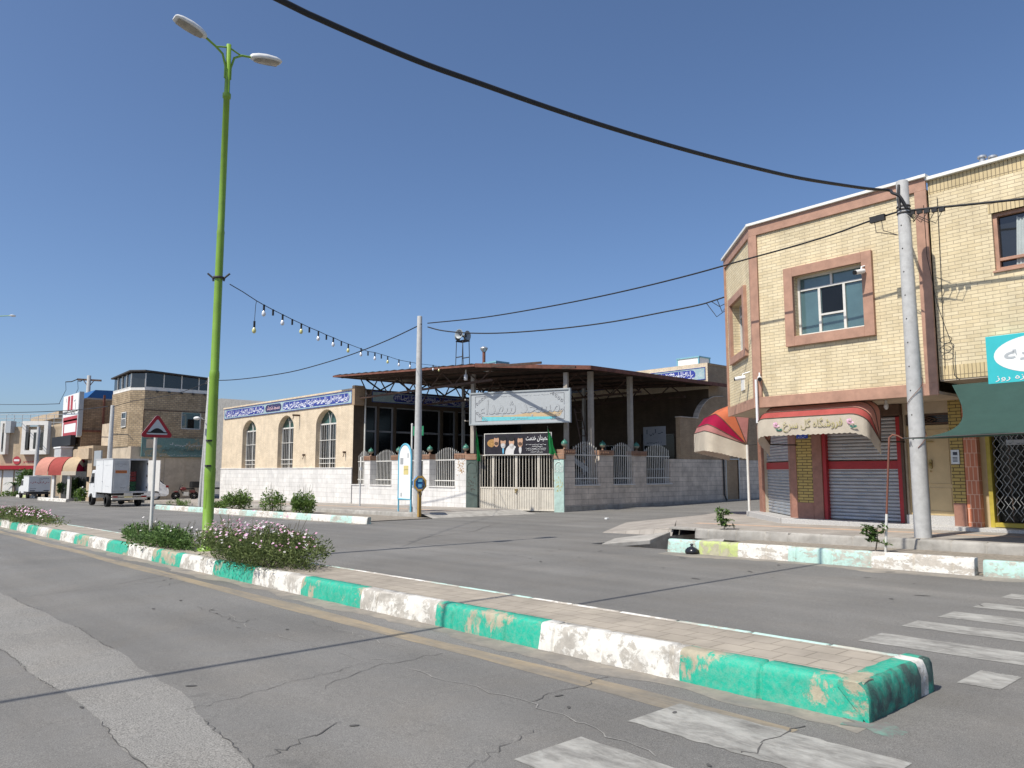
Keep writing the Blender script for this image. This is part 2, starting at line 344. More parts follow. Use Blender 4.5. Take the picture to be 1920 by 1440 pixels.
M = dict(
    asphalt=asphalt('asphalt', (0.196, 0.188, 0.173), speck=0.4, streak=0.2),
    asphalt_patch=asphalt('asphalt_patch', (0.255, 0.244, 0.222), speck=0.55, scale=110, streak=0.2),
    crack=plain('crack', (0.095, 0.090, 0.084), 0.95, var=0.4),
    crack_pale=plain('crack_pale', (0.30, 0.285, 0.26), 0.95, var=0.3),
    dust=worn('dust', (0.30, 0.265, 0.215), (0.185, 0.176, 0.16), 0.9, 5.0, 0.95, (0.24, 0.22, 0.19), (1, 1, 1), 0.1, 0.45),
    soil=plain('soil', (0.27, 0.235, 0.19), 0.95, var=0.35, scale=12, bump=0.6),
    concrete=plain('concrete', (0.36, 0.34, 0.305), 0.9, var=0.3, scale=3, bump=0.35, grime=0.35),
    concrete_pole=plain('concrete_pole', (0.46, 0.455, 0.44), 0.85, var=0.15, scale=8, bump=0.25, grime=0.15),
    paver=brick('paver', (0.43, 0.375, 0.30), (0.39, 0.34, 0.275), (0.27, 0.235, 0.185), 0.24, 0.2, 0.006, 0.3, 0.9, 0.5, 0.3, 0.3),
    sidewalk=brick('sidewalk', (0.41, 0.37, 0.32), (0.37, 0.335, 0.295), (0.25, 0.22, 0.19), 0.4, 0.4, 0.006, 0.3, 0.9, 0.0, 0.3, 0.2),
    tactile=plain('tactile', (0.50, 0.36, 0.26), 0.9, var=0.2),
    kerb_green=worn('kerb_green', (0.012, 0.40, 0.265), (0.44, 0.39, 0.28), 0.44, 3.0, 0.6, (0.46, 0.56, 0.60)),
    kerb_end_shaded=worn('kerb_end_shaded', (0.014, 0.34, 0.225), (0.07, 0.12, 0.10), 0.66, 4.0, 0.7, (0.24, 0.27, 0.24), soft=0.15),  # darker copy of kerb_green: end-face shade put into the paint, plus dirt
    kerb_white=worn('kerb_white', (0.74, 0.715, 0.65), (0.46, 0.425, 0.37), 0.57, 11.0, 0.8, (0.60, 0.57, 0.51), soft=0.09),
    kerb_teal=worn('kerb_teal', (0.46, 0.66, 0.585), (0.48, 0.47, 0.40), 0.45, 7.0, 0.8, (0.5, 0.55, 0.5), (1, 1, 2)),
    kerb_pale=worn('kerb_pale', (0.76, 0.735, 0.67), (0.52, 0.47, 0.40), 0.5, 9.0, 0.8, (0.60, 0.56, 0.50), (1, 1, 2)),
    kerb_yellow=worn('kerb_yellow', (0.48, 0.55, 0.20), (0.46, 0.43, 0.30), 0.5, 5.0, 0.8),
    paint_white=worn('paint_white', (0.39, 0.38, 0.345), (0.21, 0.20, 0.18), 0.95, 13.0, 0.9, (0.29, 0.275, 0.25), (0.7, 1.6, 1), 0.2, 0.4),
    paint_yellow=worn('paint_yellow', (0.33, 0.26, 0.165), (0.20, 0.185, 0.16), 1.0, 5.0, 0.9, (0.29, 0.25, 0.19), (0.3, 2.0, 1), 0.2, 0.45),
    spill=worn('spill', (0.10, 0.33, 0.25), (0.20, 0.19, 0.175), 1.0, 6.0, 0.9, None, (1, 1, 1), 0.1, 0.25),
    cream_brick=brick('cream_brick', (0.79, 0.67, 0.445), (0.71, 0.585, 0.365), (0.47, 0.385, 0.26), 0.26, 0.074, 0.0065, 0.5, 0.75, 0.5, 0.2, 0.2),
    cream_soldier=brick('cream_soldier', (0.69, 0.55, 0.32), (0.62, 0.49, 0.27), (0.27, 0.21, 0.13), 0.074, 0.28, 0.0075, 0.5, 0.75, 0.0, 0.2, 0.2),
    yellow_brick=brick('yellow_brick', (0.56, 0.42, 0.14), (0.48, 0.36, 0.12), (0.12, 0.09, 0.05), 0.26, 0.074, 0.009, 0.5, 0.7, 0.5, 0.2, 0.15),
    pink_stone=plain('pink_stone', (0.43, 0.245, 0.17), 0.6, var=0.22, scale=4.0, bump=0.1, grime=0.15),
    pink_stone_dark=plain('pink_stone_dark', (0.31, 0.155, 0.11), 0.5, var=0.25, scale=5.0, bump=0.1),
    coping=plain('coping', (0.78, 0.76, 0.70), 0.6, var=0.1),
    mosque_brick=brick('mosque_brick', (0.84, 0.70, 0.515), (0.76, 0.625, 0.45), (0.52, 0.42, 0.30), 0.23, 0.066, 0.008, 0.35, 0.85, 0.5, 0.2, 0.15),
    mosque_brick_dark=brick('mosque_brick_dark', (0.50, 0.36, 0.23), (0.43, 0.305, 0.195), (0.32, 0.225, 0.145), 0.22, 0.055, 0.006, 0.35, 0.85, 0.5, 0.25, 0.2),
    marble=brick('marble', (0.80, 0.775, 0.73), (0.72, 0.70, 0.665), (0.46, 0.43, 0.39), 0.55, 0.25, 0.006, 0.25, 0.6, 0.37, 0.2, 0.16),
    marble_old=brick('marble_old', (0.80, 0.69, 0.575), (0.70, 0.605, 0.51), (0.32, 0.27, 0.22), 0.8, 0.23, 0.007, 0.35, 0.7, 0.43, 0.4, 0.3),
    cap_brick=brick('cap_brick', (0.42, 0.235, 0.15), (0.34, 0.185, 0.12), (0.30, 0.23, 0.17), 0.22, 0.07, 0.008, 0.6, 0.85),
    rough_brick=brick('rough_brick', (0.54, 0.41, 0.26), (0.41, 0.305, 0.185), (0.30, 0.235, 0.165), 0.30, 0.14, 0.022, 0.8, 0.9, 0.5, 0.4, 0.4),
    dark_brick=brick('dark_brick', (0.46, 0.32, 0.20), (0.32, 0.22, 0.135), (0.25, 0.18, 0.12), 0.34, 0.13, 0.02, 0.5, 0.9, 0.5, 0.35, 0.3),
    far_brick=brick('far_brick', (0.56, 0.44, 0.30), (0.52, 0.40, 0.275), (0.45, 0.35, 0.24), 0.3, 0.09, 0.008, 0.2, 0.9),
    plaster=plain('plaster', (0.50, 0.415, 0.31), 0.9, var=0.25, scale=1.2, bump=0.2, grime=0.3),
    plaster_white=plain('plaster_white', (0.72, 0.69, 0.64), 0.85, var=0.1, scale=2, bump=0.1),
    hall_shaded=brick('hall_shaded', (0.13, 0.095, 0.065), (0.11, 0.08, 0.055), (0.08, 0.06, 0.04), 0.22, 0.055, 0.006, 0.35, 0.85, 0.5, 0.25, 0.2),  # mosque brick darkened, the courtyard shade painted into its colour
    tile_blue=plain('tile_blue', (0.035, 0.05, 0.30), 0.25, var=0.35, scale=9, spec=0.6),
    tile_navy=plain('tile_navy', (0.03, 0.025, 0.10), 0.25, var=0.3, scale=9, spec=0.6),
    tile_turq=brick('tile_turq', (0.30, 0.52, 0.55), (0.55, 0.62, 0.62), (0.35, 0.42, 0.45), 0.07, 0.07, 0.006, 0.1, 0.3, 0.0, 0.2, 0.0),
    tile_white=plain('tile_white', (0.72, 0.73, 0.80), 0.3, var=0.1),
    tile_pink=plain('tile_pink', (0.75, 0.50, 0.52), 0.3, var=0.1),
    rust=plain('rust', (0.085, 0.05, 0.036), 0.8, var=0.45, scale=5, bump=0.2),
    rust_red=plain('rust_red', (0.19, 0.075, 0.05), 0.75, var=0.4, scale=4, bump=0.1),
    sheet=plain('sheet', (0.060, 0.043, 0.034), 0.7, var=0.5, scale=2.5),  # rusty brown, darkened so the colour carries the shade under the canopy
    sheet_grey=plain('sheet_grey', (0.30, 0.285, 0.26), 0.5, var=0.3, scale=2.0),
    white_metal=plain('white_metal', (0.68, 0.66, 0.61), 0.45, var=0.12, scale=5, grime=0.15),
    cream_metal=plain('cream_metal', (0.62, 0.57, 0.48), 0.5, var=0.12, scale=4, grime=0.25),
    beige_door=plain('beige_door', (0.56, 0.43, 0.235), 0.5, var=0.10, scale=3, grime=0.10),
    iron=plain('iron', (0.05, 0.045, 0.042), 0.6, var=0.4),
    brown_iron=plain('brown_iron', (0.10, 0.06, 0.04), 0.6, var=0.3),
    alu=plain('alu', (0.55, 0.55, 0.54), 0.35, 0.6, var=0.12),
    shutter=plain('shutter', (0.43, 0.45, 0.47), 0.4, 0.45, var=0.12, scale=3),
    shutter_red=plain('shutter_red', (0.36, 0.025, 0.03), 0.45, var=0.12),
    print_blue=plain('print_blue', (0.16, 0.26, 0.38), 0.5, var=0.2),
    lime=plain('lime', (0.205, 0.36, 0.035), 0.42, var=0.16, scale=3, spec=0.5, grime=0.22),
    lamp_white=plain('lamp_white', (0.72, 0.71, 0.68), 0.4, var=0.08),
    lamp_glass=plain('lamp_glass', (0.36, 0.33, 0.28), 0.25, var=0.25, scale=8),
    cable=plain('cable', (0.018, 0.018, 0.02), 0.6, var=0.2),
    bulb=plain('bulb', (0.72, 0.72, 0.74), 0.12, var=0.06, spec=0.7),
    bulb_yellow=plain('bulb_yellow', (0.66, 0.62, 0.26), 0.15, var=0.08, spec=0.7),
    sign_red=plain('sign_red', (0.36, 0.015, 0.025), 0.4, var=0.1),
    column_beige=plain('column_beige', (0.40, 0.355, 0.30), 0.6, var=0.15, grime=0.2),
    bike_red=plain('bike_red', (0.14, 0.02, 0.02), 0.35, var=0.1),
    sign_grey=plain('sign_grey', (0.52, 0.54, 0.55), 0.4, var=0.06),
    black=plain('black', (0.012, 0.012, 0.013), 0.6, var=0.3),
    rubber=plain('rubber', (0.022, 0.021, 0.02), 0.85, var=0.3, scale=12),
    white_paint=plain('white_paint', (0.74, 0.74, 0.73), 0.3, var=0.06, scale=3, spec=0.5, grime=0.05),
    grey_paint=plain('grey_paint', (0.50, 0.50, 0.49), 0.45, var=0.12, scale=3, grime=0.15),
    glass_dark=glass('glass_dark', (0.018, 0.02, 0.022)),
    glass_teal=glass('glass_teal', (0.085, 0.15, 0.16), 0.05, 0.9),
    glass_green=glass('glass_green', (0.045, 0.10, 0.085), 0.15, 0.6),
    glass_black=glass('glass_black', (0.008, 0.009, 0.010), 0.12, 0.35),
    curtain=plain('curtain', (0.42, 0.46, 0.45), 0.9, var=0.15, scale=4),
    phone_blue=plain('phone_blue', (0.02, 0.13, 0.42), 0.35, var=0.1),
    phone_sky=plain('phone_sky', (0.04, 0.27, 0.60), 0.35, var=0.1),
    phone_tan=plain('phone_tan', (0.42, 0.26, 0.07), 0.4, var=0.1),
    board_blue=plain('board_blue', (0.13, 0.42, 0.56), 0.45, var=0.1),
    board_white=plain('board_white', (0.78, 0.78, 0.76), 0.6, var=0.06),
    paper_yellow=plain('paper_yellow', (0.62, 0.52, 0.22), 0.8, var=0.1),
    paper_grey=plain('paper_grey', (0.35, 0.36, 0.36), 0.8, var=0.3, scale=30),
    stencil=plain('stencil', (0.42, 0.22, 0.05), 0.8, var=0.4, scale=18),
    pillar_green=plain('pillar_green', (0.085, 0.115, 0.10), 0.55, var=0.28, scale=3, bump=0.1, grime=0.3),  # dark green cladding, deepened to put that face's shade into the colour
    pillar_pale=plain('pillar_pale', (0.42, 0.56, 0.50), 0.6, var=0.25, scale=4, grime=0.25),
    motif=plain('motif', (0.62, 0.66, 0.62), 0.7, var=0.2, scale=12),
    motif_yellow=plain('motif_yellow', (0.50, 0.45, 0.16), 0.7, var=0.35, scale=16),
    globe_green=plain('globe_green', (0.06, 0.20, 0.15), 0.3, var=0.3, scale=7),
    globe_grey=plain('globe_grey', (0.30, 0.32, 0.25), 0.4, var=0.3, scale=7),
    flag_green=cloth('flag_green', (0.015, 0.20, 0.055), 0.2),
    street_green=plain('street_green', (0.02, 0.20, 0.09), 0.4, var=0.1),
    sb_grey=plain('sb_grey', (0.33, 0.36, 0.37), 0.45, var=0.08),
    sb_panel=plain('sb_panel', (0.41, 0.43, 0.435), 0.4, var=0.05),
    sb_tan=plain('sb_tan', (0.55, 0.41, 0.24), 0.45, var=0.12, scale=3),
    sb_teal=plain('sb_teal', (0.16, 0.52, 0.56), 0.45, var=0.1),
    sb_blue=plain('sb_blue', (0.14, 0.42, 0.62), 0.45, var=0.1),
    sb_line=plain('sb_line', (0.27, 0.275, 0.29), 0.5, var=0.1),
    skin=plain('skin', (0.52, 0.31, 0.20), 0.6, var=0.2),
    beard=plain('beard', (0.52, 0.50, 0.48), 0.7, var=0.2),
    suit=plain('suit', (0.02, 0.022, 0.032), 0.6, var=0.3),
    shirt=plain('shirt', (0.62, 0.60, 0.58), 0.6, var=0.1),
    amber=plain('amber', (0.40, 0.22, 0.07), 0.6, var=0.4, scale=20),
    banner_dark=plain('banner_dark', (0.022, 0.018, 0.024), 0.45, var=0.4, scale=3),
    ink_white=plain('ink_white', (0.72, 0.72, 0.70), 0.5, var=0.05),
    ink_red=plain('ink_red', (0.42, 0.05, 0.06), 0.5, var=0.1),
    ink_dark=plain('ink_dark', (0.05, 0.055, 0.08), 0.5, var=0.2),
    ink_grey=plain('ink_grey', (0.42, 0.44, 0.45), 0.5, var=0.06),
    ink_olive=plain('ink_olive', (0.40, 0.36, 0.10), 0.6, var=0.1),
    aw_red=cloth('aw_red', (0.46, 0.10, 0.085), 0.25),
    aw_faded=cloth('aw_faded', (0.66, 0.31, 0.235), 0.2),
    aw_orange=cloth('aw_orange', (0.66, 0.19, 0.09), 0.3),
    aw_crimson=cloth('aw_crimson', (0.40, 0.012, 0.06), 0.3),
    aw_pink=cloth('aw_pink', (0.50, 0.22, 0.20), 0.25),
    aw_cream=cloth('aw_cream', (0.64, 0.565, 0.45), 0.22, 0.12, 0.3),
    aw_sand=cloth('aw_sand', (0.60, 0.46, 0.30), 0.2),
    shade_green=cloth('shade_green', (0.035, 0.075, 0.064), 0.10, 0.12, 0.12),
    turquoise=plain('turquoise', (0.045, 0.47, 0.50), 0.4, var=0.05),
    teal_sign=worn('teal_sign', (0.095, 0.20, 0.19), (0.30, 0.27, 0.18), 0.35, 2.0, 0.7),
    teal_stroke=worn('teal_stroke', (0.12, 0.28, 0.29), (0.13, 0.22, 0.20), 0.8, 3.0, 0.7),
    orange_tile=brick('orange_tile', (0.60, 0.22, 0.12), (0.55, 0.19, 0.10), (0.70, 0.42, 0.30), 0.09, 0.30, 0.010, 0.3, 0.5, 0.5, 0.15, 0.1),
    yellow_metal=plain('yellow_metal', (0.46, 0.36, 0.05), 0.5, var=0.2, grime=0.2),
    granite=plain('granite', (0.50, 0.485, 0.46), 0.5, var=0.35, scale=60),
    leaf_mid=leafmat('leaf_mid', (0.045, 0.09, 0.022), (0.11, 0.18, 0.05)),
    leaf_olive=leafmat('leaf_olive', (0.065, 0.095, 0.026), (0.145, 0.18, 0.06)),
    leaf_bright=leafmat('leaf_bright', (0.06, 0.12, 0.025), (0.16, 0.24, 0.06)),
    leaf_dark=leafmat('leaf_dark', (0.02, 0.05, 0.015), (0.05, 0.10, 0.03)),
    petal_pink=leafmat('petal_pink', (0.58, 0.24, 0.38), (0.74, 0.46, 0.58), 0.3),
    petal_white=leafmat('petal_white', (0.70, 0.66, 0.62), (0.78, 0.74, 0.70), 0.3),
    stem=plain('stem', (0.13, 0.115, 0.06), 0.9, var=0.3),
    bark=plain('bark', (0.26, 0.21, 0.16), 0.9, var=0.3, scale=20),
    bag=plain('bag', (0.02, 0.02, 0.024), 0.25, var=0.3, scale=12),
    plate_blue=plain('plate_blue', (0.02, 0.06, 0.42), 0.4, var=0.1),
    orange_label=plain('orange_label', (0.55, 0.16, 0.03), 0.5, var=0.1),
    crate_red=plain('crate_red', (0.30, 0.03, 0.03), 0.6, var=0.2),
    crate_green=plain('crate_green', (0.03, 0.14, 0.05), 0.6, var=0.2),
    box_brown=plain('box_brown', (0.26, 0.17, 0.09), 0.8, var=0.2),
    cooler_blue=plain('cooler_blue', (0.20, 0.42, 0.50), 0.5, var=0.15),
    roof_blue=plain('roof_blue', (0.02, 0.11, 0.30), 0.4, var=0.1),
    tail_red=plain('tail_red', (0.25, 0.01, 0.015), 0.25, var=0.1),
    brass=plain('brass', (0.35, 0.26, 0.10), 0.4, 0.6, var=0.2),
)

# ------------------------------------------------------------------ lettering: Persian letters joined in their presentation forms
NAMES = {'ا': 'ALEF', 'ب': 'BEH', 'پ': 'PEH', 'ت': 'TEH', 'ج': 'JEEM', 'چ': 'TCHEH', 'ح': 'HAH', 'خ': 'KHAH', 'د': 'DAL', 'ر': 'REH', 'ز': 'ZAIN', 'س': 'SEEN',
         'ش': 'SHEEN', 'ع': 'AIN', 'غ': 'GHAIN', 'ف': 'FEH', 'ک': 'KEHEH', 'گ': 'GAF', 'ل': 'LAM', 'م': 'MEEM', 'ن': 'NOON', 'ه': 'HEH', 'و': 'WAW', 'ی': 'FARSI YEH', 'ء': 'HAMZA'}
def shape(txt):
    out = []
    for i, ch in enumerate(txt):
        if ch not in NAMES: out.append(ch); continue
        prev = i > 0 and txt[i - 1] in NAMES and txt[i - 1] not in 'ادرزوء' and ch != 'ء'
        nxt = i + 1 < len(txt) and txt[i + 1] in NAMES and ch not in 'ادرزوء' and txt[i + 1] != 'ء'
        form = 'MEDIAL' if prev and nxt else 'FINAL' if prev else 'INITIAL' if nxt else 'ISOLATED'
        out.append(unicodedata.lookup('ARABIC LETTER %s %s FORM' % (NAMES[ch], form)))
    return ''.join(out[::-1])
def lettering(txt, mats, parent, pl, s0, s1, zc, o, height=None, name='lettering', depth=0.006, offset=0.0, shear=0.0, persian=True, label=None):
    """text centred between s0 and s1 on plane pl; its height follows from the width unless given"""
    cu = bpy.data.curves.new('letters', 'FONT')
    cu.body = shape(txt) if persian else txt
    cu.size = 1.0; cu.offset = offset; cu.resolution_u = 3; cu.shear = shear
    ob = bpy.data.objects.new('letters', cu); COL.objects.link(ob)
    dg = bpy.context.evaluated_depsgraph_get()
    me = ob.evaluated_get(dg).to_mesh()
    vs = [tuple(v.co) for v in me.vertices]; fs = [list(p.vertices) for p in me.polygons]
    bpy.data.objects.remove(ob)
    if not vs: return None
    x0, x1 = min(v[0] for v in vs), max(v[0] for v in vs); y0, y1 = min(v[1] for v in vs), max(v[1] for v in vs)
    kx = (s1 - s0) / (x1 - x0); ky = kx if height is None else height / (y1 - y0)
    mb = MB(pl.M)
    mb.add([(s0 + (v[0] - x0) * kx, o, zc + (v[1] - (y0 + y1) / 2) * ky) for v in vs], fs)
    return mb.build(name, mats, parent, recalc=False)
def squiggle(mb, s0, s1, z0, z1, o, n, seed, w=0.012):
    """flat pen strokes for writing too small or too worn to read"""
    r = random.Random(seed); x = s0; k = (s1 - s0) / n
    for i in range(n):
        zc = z0 + (z1 - z0) * r.uniform(0.25, 0.5); t = r.random()
        a, b = x + k * 0.05, x + k * r.uniform(0.7, 1.0)
        if t < 0.35: mb.box(a, a + w, o, o + 0.003, zc, z1 - (z1 - z0) * r.uniform(0, 0.3))
        elif t < 0.8:
            pts = [(a + (b - a) * q / 6, zc - (z1 - z0) * 0.25 * math.sin(math.pi * q / 6)) for q in range(7)]
            mb.add([(p, o + 0.002, z + w * 0.5) for p, z in pts] + [(p, o + 0.002, z - w * 0.5) for p, z in pts], [(q, q + 1, 8 + q, 7 + q) for q in range(6)])
        else: mb.box(a, b, o, o + 0.003, zc - w * 0.4, zc + w * 0.4)
        x += k
def script_band(mb, s0, s1, z0, z1, o, seed, dens=13):
    """tall thuluth-like uprights and deep bowls, packed close"""
    r = random.Random(seed); h = z1 - z0; n = int((s1 - s0) * dens)
    for i in range(n):
        x = s0 + (s1 - s0) * (i + r.random()) / n; w = h * r.uniform(0.035, 0.055); k = r.random()
        if k < 0.36:
            a = z0 + h * r.uniform(0.2, 0.45); b = z1 - h * r.uniform(0.0, 0.15); ln = h * 0.07
            mb.add([(x, o, a), (x + w, o, a), (x + w - ln * 0.4, o, b), (x - w * 0.4 - ln * 0.4, o, b)], [(0, 1, 2, 3)])
        else:
            L = h * r.uniform(0.35, 0.8); zc = z0 + h * r.uniform(0.12, 0.75); amp = h * r.uniform(0.08, 0.22) * (1 if r.random() < 0.8 else -1)
            top, bot = [], []
            for q in range(8):
                u = q / 7; xx = x + L * (u - 0.5); zz = zc - amp * math.sin(math.pi * u) + h * 0.12 * (u - 0.5)
                ww = w * (0.35 + 0.9 * math.sin(math.pi * min(1, u * 0.9 + 0.05)))
                xx = min(max(xx, s0), s1); zz = min(max(zz, z0 + w), z1 - w)
                top.append((xx, o + 0.0012 * (i % 3), zz + ww)); bot.append((xx, o + 0.0012 * (i % 3), zz - ww))
            mb.add(top + bot, [(q, q + 1, 9 + q, 8 + q) for q in range(7)])
def wall(mb, s0, s1, z0, z1, holes, o=0.0, depth=0.2, z0b=None):
    """front skin of a wall with rectangular openings and their reveals; z0b lets the foot slope"""
    ss = sorted({s0, s1, *[h[0] for h in holes], *[h[1] for h in holes]}); zs = sorted({z0, z1, *[h[2] for h in holes], *[h[3] for h in holes]})
    for i in range(len(ss) - 1):
        for j in range(len(zs) - 1):
            a, b, c, d = ss[i], ss[i + 1], zs[j], zs[j + 1]
            if any(h[0] <= a and b <= h[1] and h[2] <= c and d <= h[3] for h in holes): continue
            mb.poly([(a, o, c), (b, o, c), (b, o, d), (a, o, d)])
    for a, b, c, d in holes:
        q = o - depth
        mb.poly([(a, o, c), (a, q, c), (a, q, d), (a, o, d)]); mb.poly([(b, o, c), (b, q, c), (b, q, d), (b, o, d)])
        mb.poly([(a, o, d), (b, o, d), (b, q, d), (a, q, d)]); mb.poly([(a, o, c), (b, o, c), (b, q, c), (a, q, c)])
def frame(mb, a, b, c, d, o0, o1, w):
    mb.box(a, a + w, o0, o1, c, d); mb.box(b - w, b, o0, o1, c, d); mb.box(a + w, b - w, o0, o1, d - w, d); mb.box(a + w, b - w, o0, o1, c, c + w)
# ================================================================== ground, kerbs, pavements
HOLE = (-11.35, -9.22, 12.5, 16.6)
def ground():
    xs = sorted({-900, -600, -400, -250, -160, -115, -90, -70, -55, -45, -38, -32, -28, -24, -20, -16, -13, HOLE[0], HOLE[1], -7, -5, -3, -1, 2, 6, 12, 20, 35, 60, 120, 300, 700})
    ys = sorted({-300, -100, -40, -15, -6, -2, 0, 1.6, 3, 4.5, 6, 8, 10, HOLE[2], HOLE[3], 18, 20, 22, 26, 32, 40, 52, 80, 140, 300, 700})
    mb = MB()
    nx = len(xs)
    mb.v = [Vector((x, y, gz(x, y))) for y in ys for x in xs]
    for j in range(len(ys) - 1):
        for i in range(nx - 1):
            if HOLE[0] <= xs[i] and xs[i + 1] <= HOLE[1] and HOLE[2] <= ys[j] and ys[j + 1] <= HOLE[3]: continue
            mb.f.append([j * nx + i, j * nx + i + 1, (j + 1) * nx + i + 1, (j + 1) * nx + i]); mb.mi.append(0); mb.sm.append(False)
    struct(mb.build('road', M['asphalt']))
    # the open channel where the cover slab has tipped in
    x0, x1, y0, y1 = HOLE; zb = gz(x0, y0) - 0.75
    mb = MB()
    mb.poly([(x0, y0, zb), (x1, y0, zb), (x1, y1, zb), (x0, y1, zb)])
    for a, b in (((x0, y0), (x1, y0)), ((x1, y0), (x1, y1)), ((x1, y1), (x0, y1)), ((x0, y1), (x0, y0))):
        mb.poly([(a[0], a[1], zb), (b[0], b[1], zb), (b[0], b[1], gz(b[0], 0)), (a[0], a[1], gz(a[0], 0))])
    struct(mb.build('drain_channel', M['concrete']))
ground()

def strip(name, mat, x0, x1, ya, yb, dz, n=60, jag=0.0, seed=1, kind='structure'):
    """a thin sheet lying on the road with uneven long edges; ya and yb may be functions of x"""
    r = random.Random(seed); mb = MB(); fa = ya if callable(ya) else (lambda x: ya); fb = yb if callable(yb) else (lambda x: yb)
    P = []
    for i in range(n + 1):
        x = x0 + (x1 - x0) * i / n
        P.append((x, fa(x) + r.uniform(-jag, jag), fb(x) + r.uniform(-jag, jag)))
    mb.add([(x, a, gz(x, a) + dz) for x, a, b in P] + [(x, b, gz(x, b) + dz) for x, a, b in P], [(i, i + 1, n + 2 + i, n + 1 + i) for i in range(n)])
    return struct(mb.build(name, mat, recalc=False), kind)
strip('road_patch', M['asphalt_patch'], -60, 1.5, lambda x: 1.30 + 0.05 * math.sin(x * 0.9) + 0.02 * math.sin(x * 3.1), lambda x: 1.93 + 0.06 * math.sin(x * 0.7 + 1) + 0.015 * math.sin(x * 4.3) - max(0.0, x + 5.2) * 0.12, 0.0015, 460, 0.012, 3)
strip('road_line', M['paint_yellow'], -60, -2.25, lambda x: 3.96 + 0.02 * math.sin(x), lambda x: 4.17 + 0.02 * math.sin(x * 1.3), 0.0012, 200, 0.006, 4)
strip('road_dust', M['dust'], -60, -2.0, lambda x: 4.33 + 0.05 * math.sin(x * 1.7) + 0.03 * math.sin(x * 5.1), 4.56, 0.0014, 400, 0.03, 5)
strip('road_dust', M['dust'], -9.0, 9, lambda x: 11.72 + 0.12 * math.sin(x * 1.7) + 0.06 * math.sin(x * 4.1), 12.14, 0.0014, 160, 0.05, 6)
strip('road_dust', M['dust'], -41, -21.4, lambda x: 12.75 + 0.1 * math.sin(x * 1.3), 13.1, 0.0014, 160, 0.06, 7)
def stripe(x0, x1, y0, y1, seed):
    r = random.Random(seed); mb = MB(); n = 26
    pts = [(x0 + (x1 - x0) * i / n, y0 + r.uniform(-0.012, 0.012)) for i in range(n + 1)] + [(x1 + (x0 - x1) * i / n, y1 + r.uniform(-0.012, 0.012)) for i in range(n + 1)]
    mb.poly([(x, y, gz(x, y) + 0.0028) for x, y in pts])
    return struct(mb.build('crossing_stripe', M['paint_white'], recalc=False))
stripe(-3.0, -1.62, 3.60, 4.10, 1); stripe(-3.0, 0.6, 2.70, 3.2, 2); stripe(-3.0, 0.6, 1.85, 2.3, 3)
for i, (a, b, x0, x1) in enumerate(((5.86, 6.34, -2.0, -1.74), (6.72, 7.2, -3.05, 0.9), (7.66, 8.05, -3.06, 0.9), (8.4, 8.84, -3.0, 0.9), (9.27, 9.66, -2.96, 0.9), (10.2, 10.6, -2.96, 0.9), (11.0, 11.4, -2.9, 0.9))):
    stripe(x0, x1, a, b, 10 + i)

def crack(pts, w, mat, seed, sub=7, jit=0.04, dz=0.004):
    r = random.Random(seed); P = []
    for i in range(len(pts) - 1):
        for k in range(sub):
            u = k / sub; P.append((pts[i][0] + (pts[i + 1][0] - pts[i][0]) * u + r.uniform(-jit, jit), pts[i][1] + (pts[i + 1][1] - pts[i][1]) * u + r.uniform(-jit, jit)))
    P.append(pts[-1]); mb = MB(); L, Q = [], []
    for i, (x, y) in enumerate(P):
        x2, y2 = P[min(i + 1, len(P) - 1)]; x1, y1 = P[max(i - 1, 0)]
        l = math.hypot(x2 - x1, y2 - y1) or 1; nx, ny = -(y2 - y1) / l, (x2 - x1) / l; ww = w * 0.6 * r.uniform(0.2, 1.0)
        L.append((x + nx * ww, y + ny * ww, gz(x, y) + dz)); Q.append((x - nx * ww, y - ny * ww, gz(x, y) + dz))
    n = len(P); mb.add(L + Q, [(i, i + 1, n + i + 1, n + i) for i in range(n - 1)])
    return mb
def gp(px, py): v = at_g(px, py); return (v.x, v.y)
cr = MB()
def merge(a, b):
    k = len(a.v); a.v += b.v; a.f += [[i + k for i in f] for f in b.f]; a.mi += b.mi; a.sm += b.sm
for i, (path, w) in enumerate([
        ([(20, 1123), (120, 1110), (195, 1100), (330, 1075)], 0.008), ([(245, 1097), (300, 1090), (330, 1084)], 0.012), ([(280, 1105), (310, 1098), (345, 1090)], 0.007),
        ([(370, 1138), (420, 1156), (450, 1168), (480, 1160)], 0.006), ([(360, 1330), (420, 1315), (540, 1280), (660, 1250)], 0.006), ([(490, 1420), (560, 1395), (640, 1355)], 0.008),
        ([(600, 1292), (700, 1250), (830, 1225)], 0.006), ([(1000, 1315), (1060, 1295), (1140, 1270)], 0.009), ([(1390, 1418), (1440, 1395), (1510, 1362)], 0.010),
        ([(880, 1440), (940, 1405), (1000, 1370)], 0.006), 
        ([(560, 1160), (640, 1185), (700, 1195)], 0.004), ([(780, 1010), (880, 998), (940, 980)], 0.02), ([(640, 1010), (760, 1015), (900, 1035), (990, 1045)], 0.012)]):
    merge(cr, crack([gp(*p) for p in path], w, None, i))
for fe, sd in ((lambda x: 1.30 + 0.05 * math.sin(x * 0.9) + 0.02 * math.sin(x * 3.1), 70), (lambda x: 1.93 + 0.06 * math.sin(x * 0.7 + 1) + 0.015 * math.sin(x * 4.3) - max(0.0, x + 5.2) * 0.12, 71)):
    rr_ = random.Random(sd); x = -14.0
    while x < -0.5:                      # the joint round the patch has opened in places
        ln = rr_.uniform(0.4, 1.6)
        if rr_.random() < 0.8: merge(cr, crack([(x + ln * k / 4, fe(x + ln * k / 4)) for k in range(5)], 0.007, None, int(x * 10) + 500, 6, 0.012))
        x += ln + rr_.uniform(0.02, 0.3)
struct(cr.build('road_crack', M['crack'], recalc=False))
cp = MB()
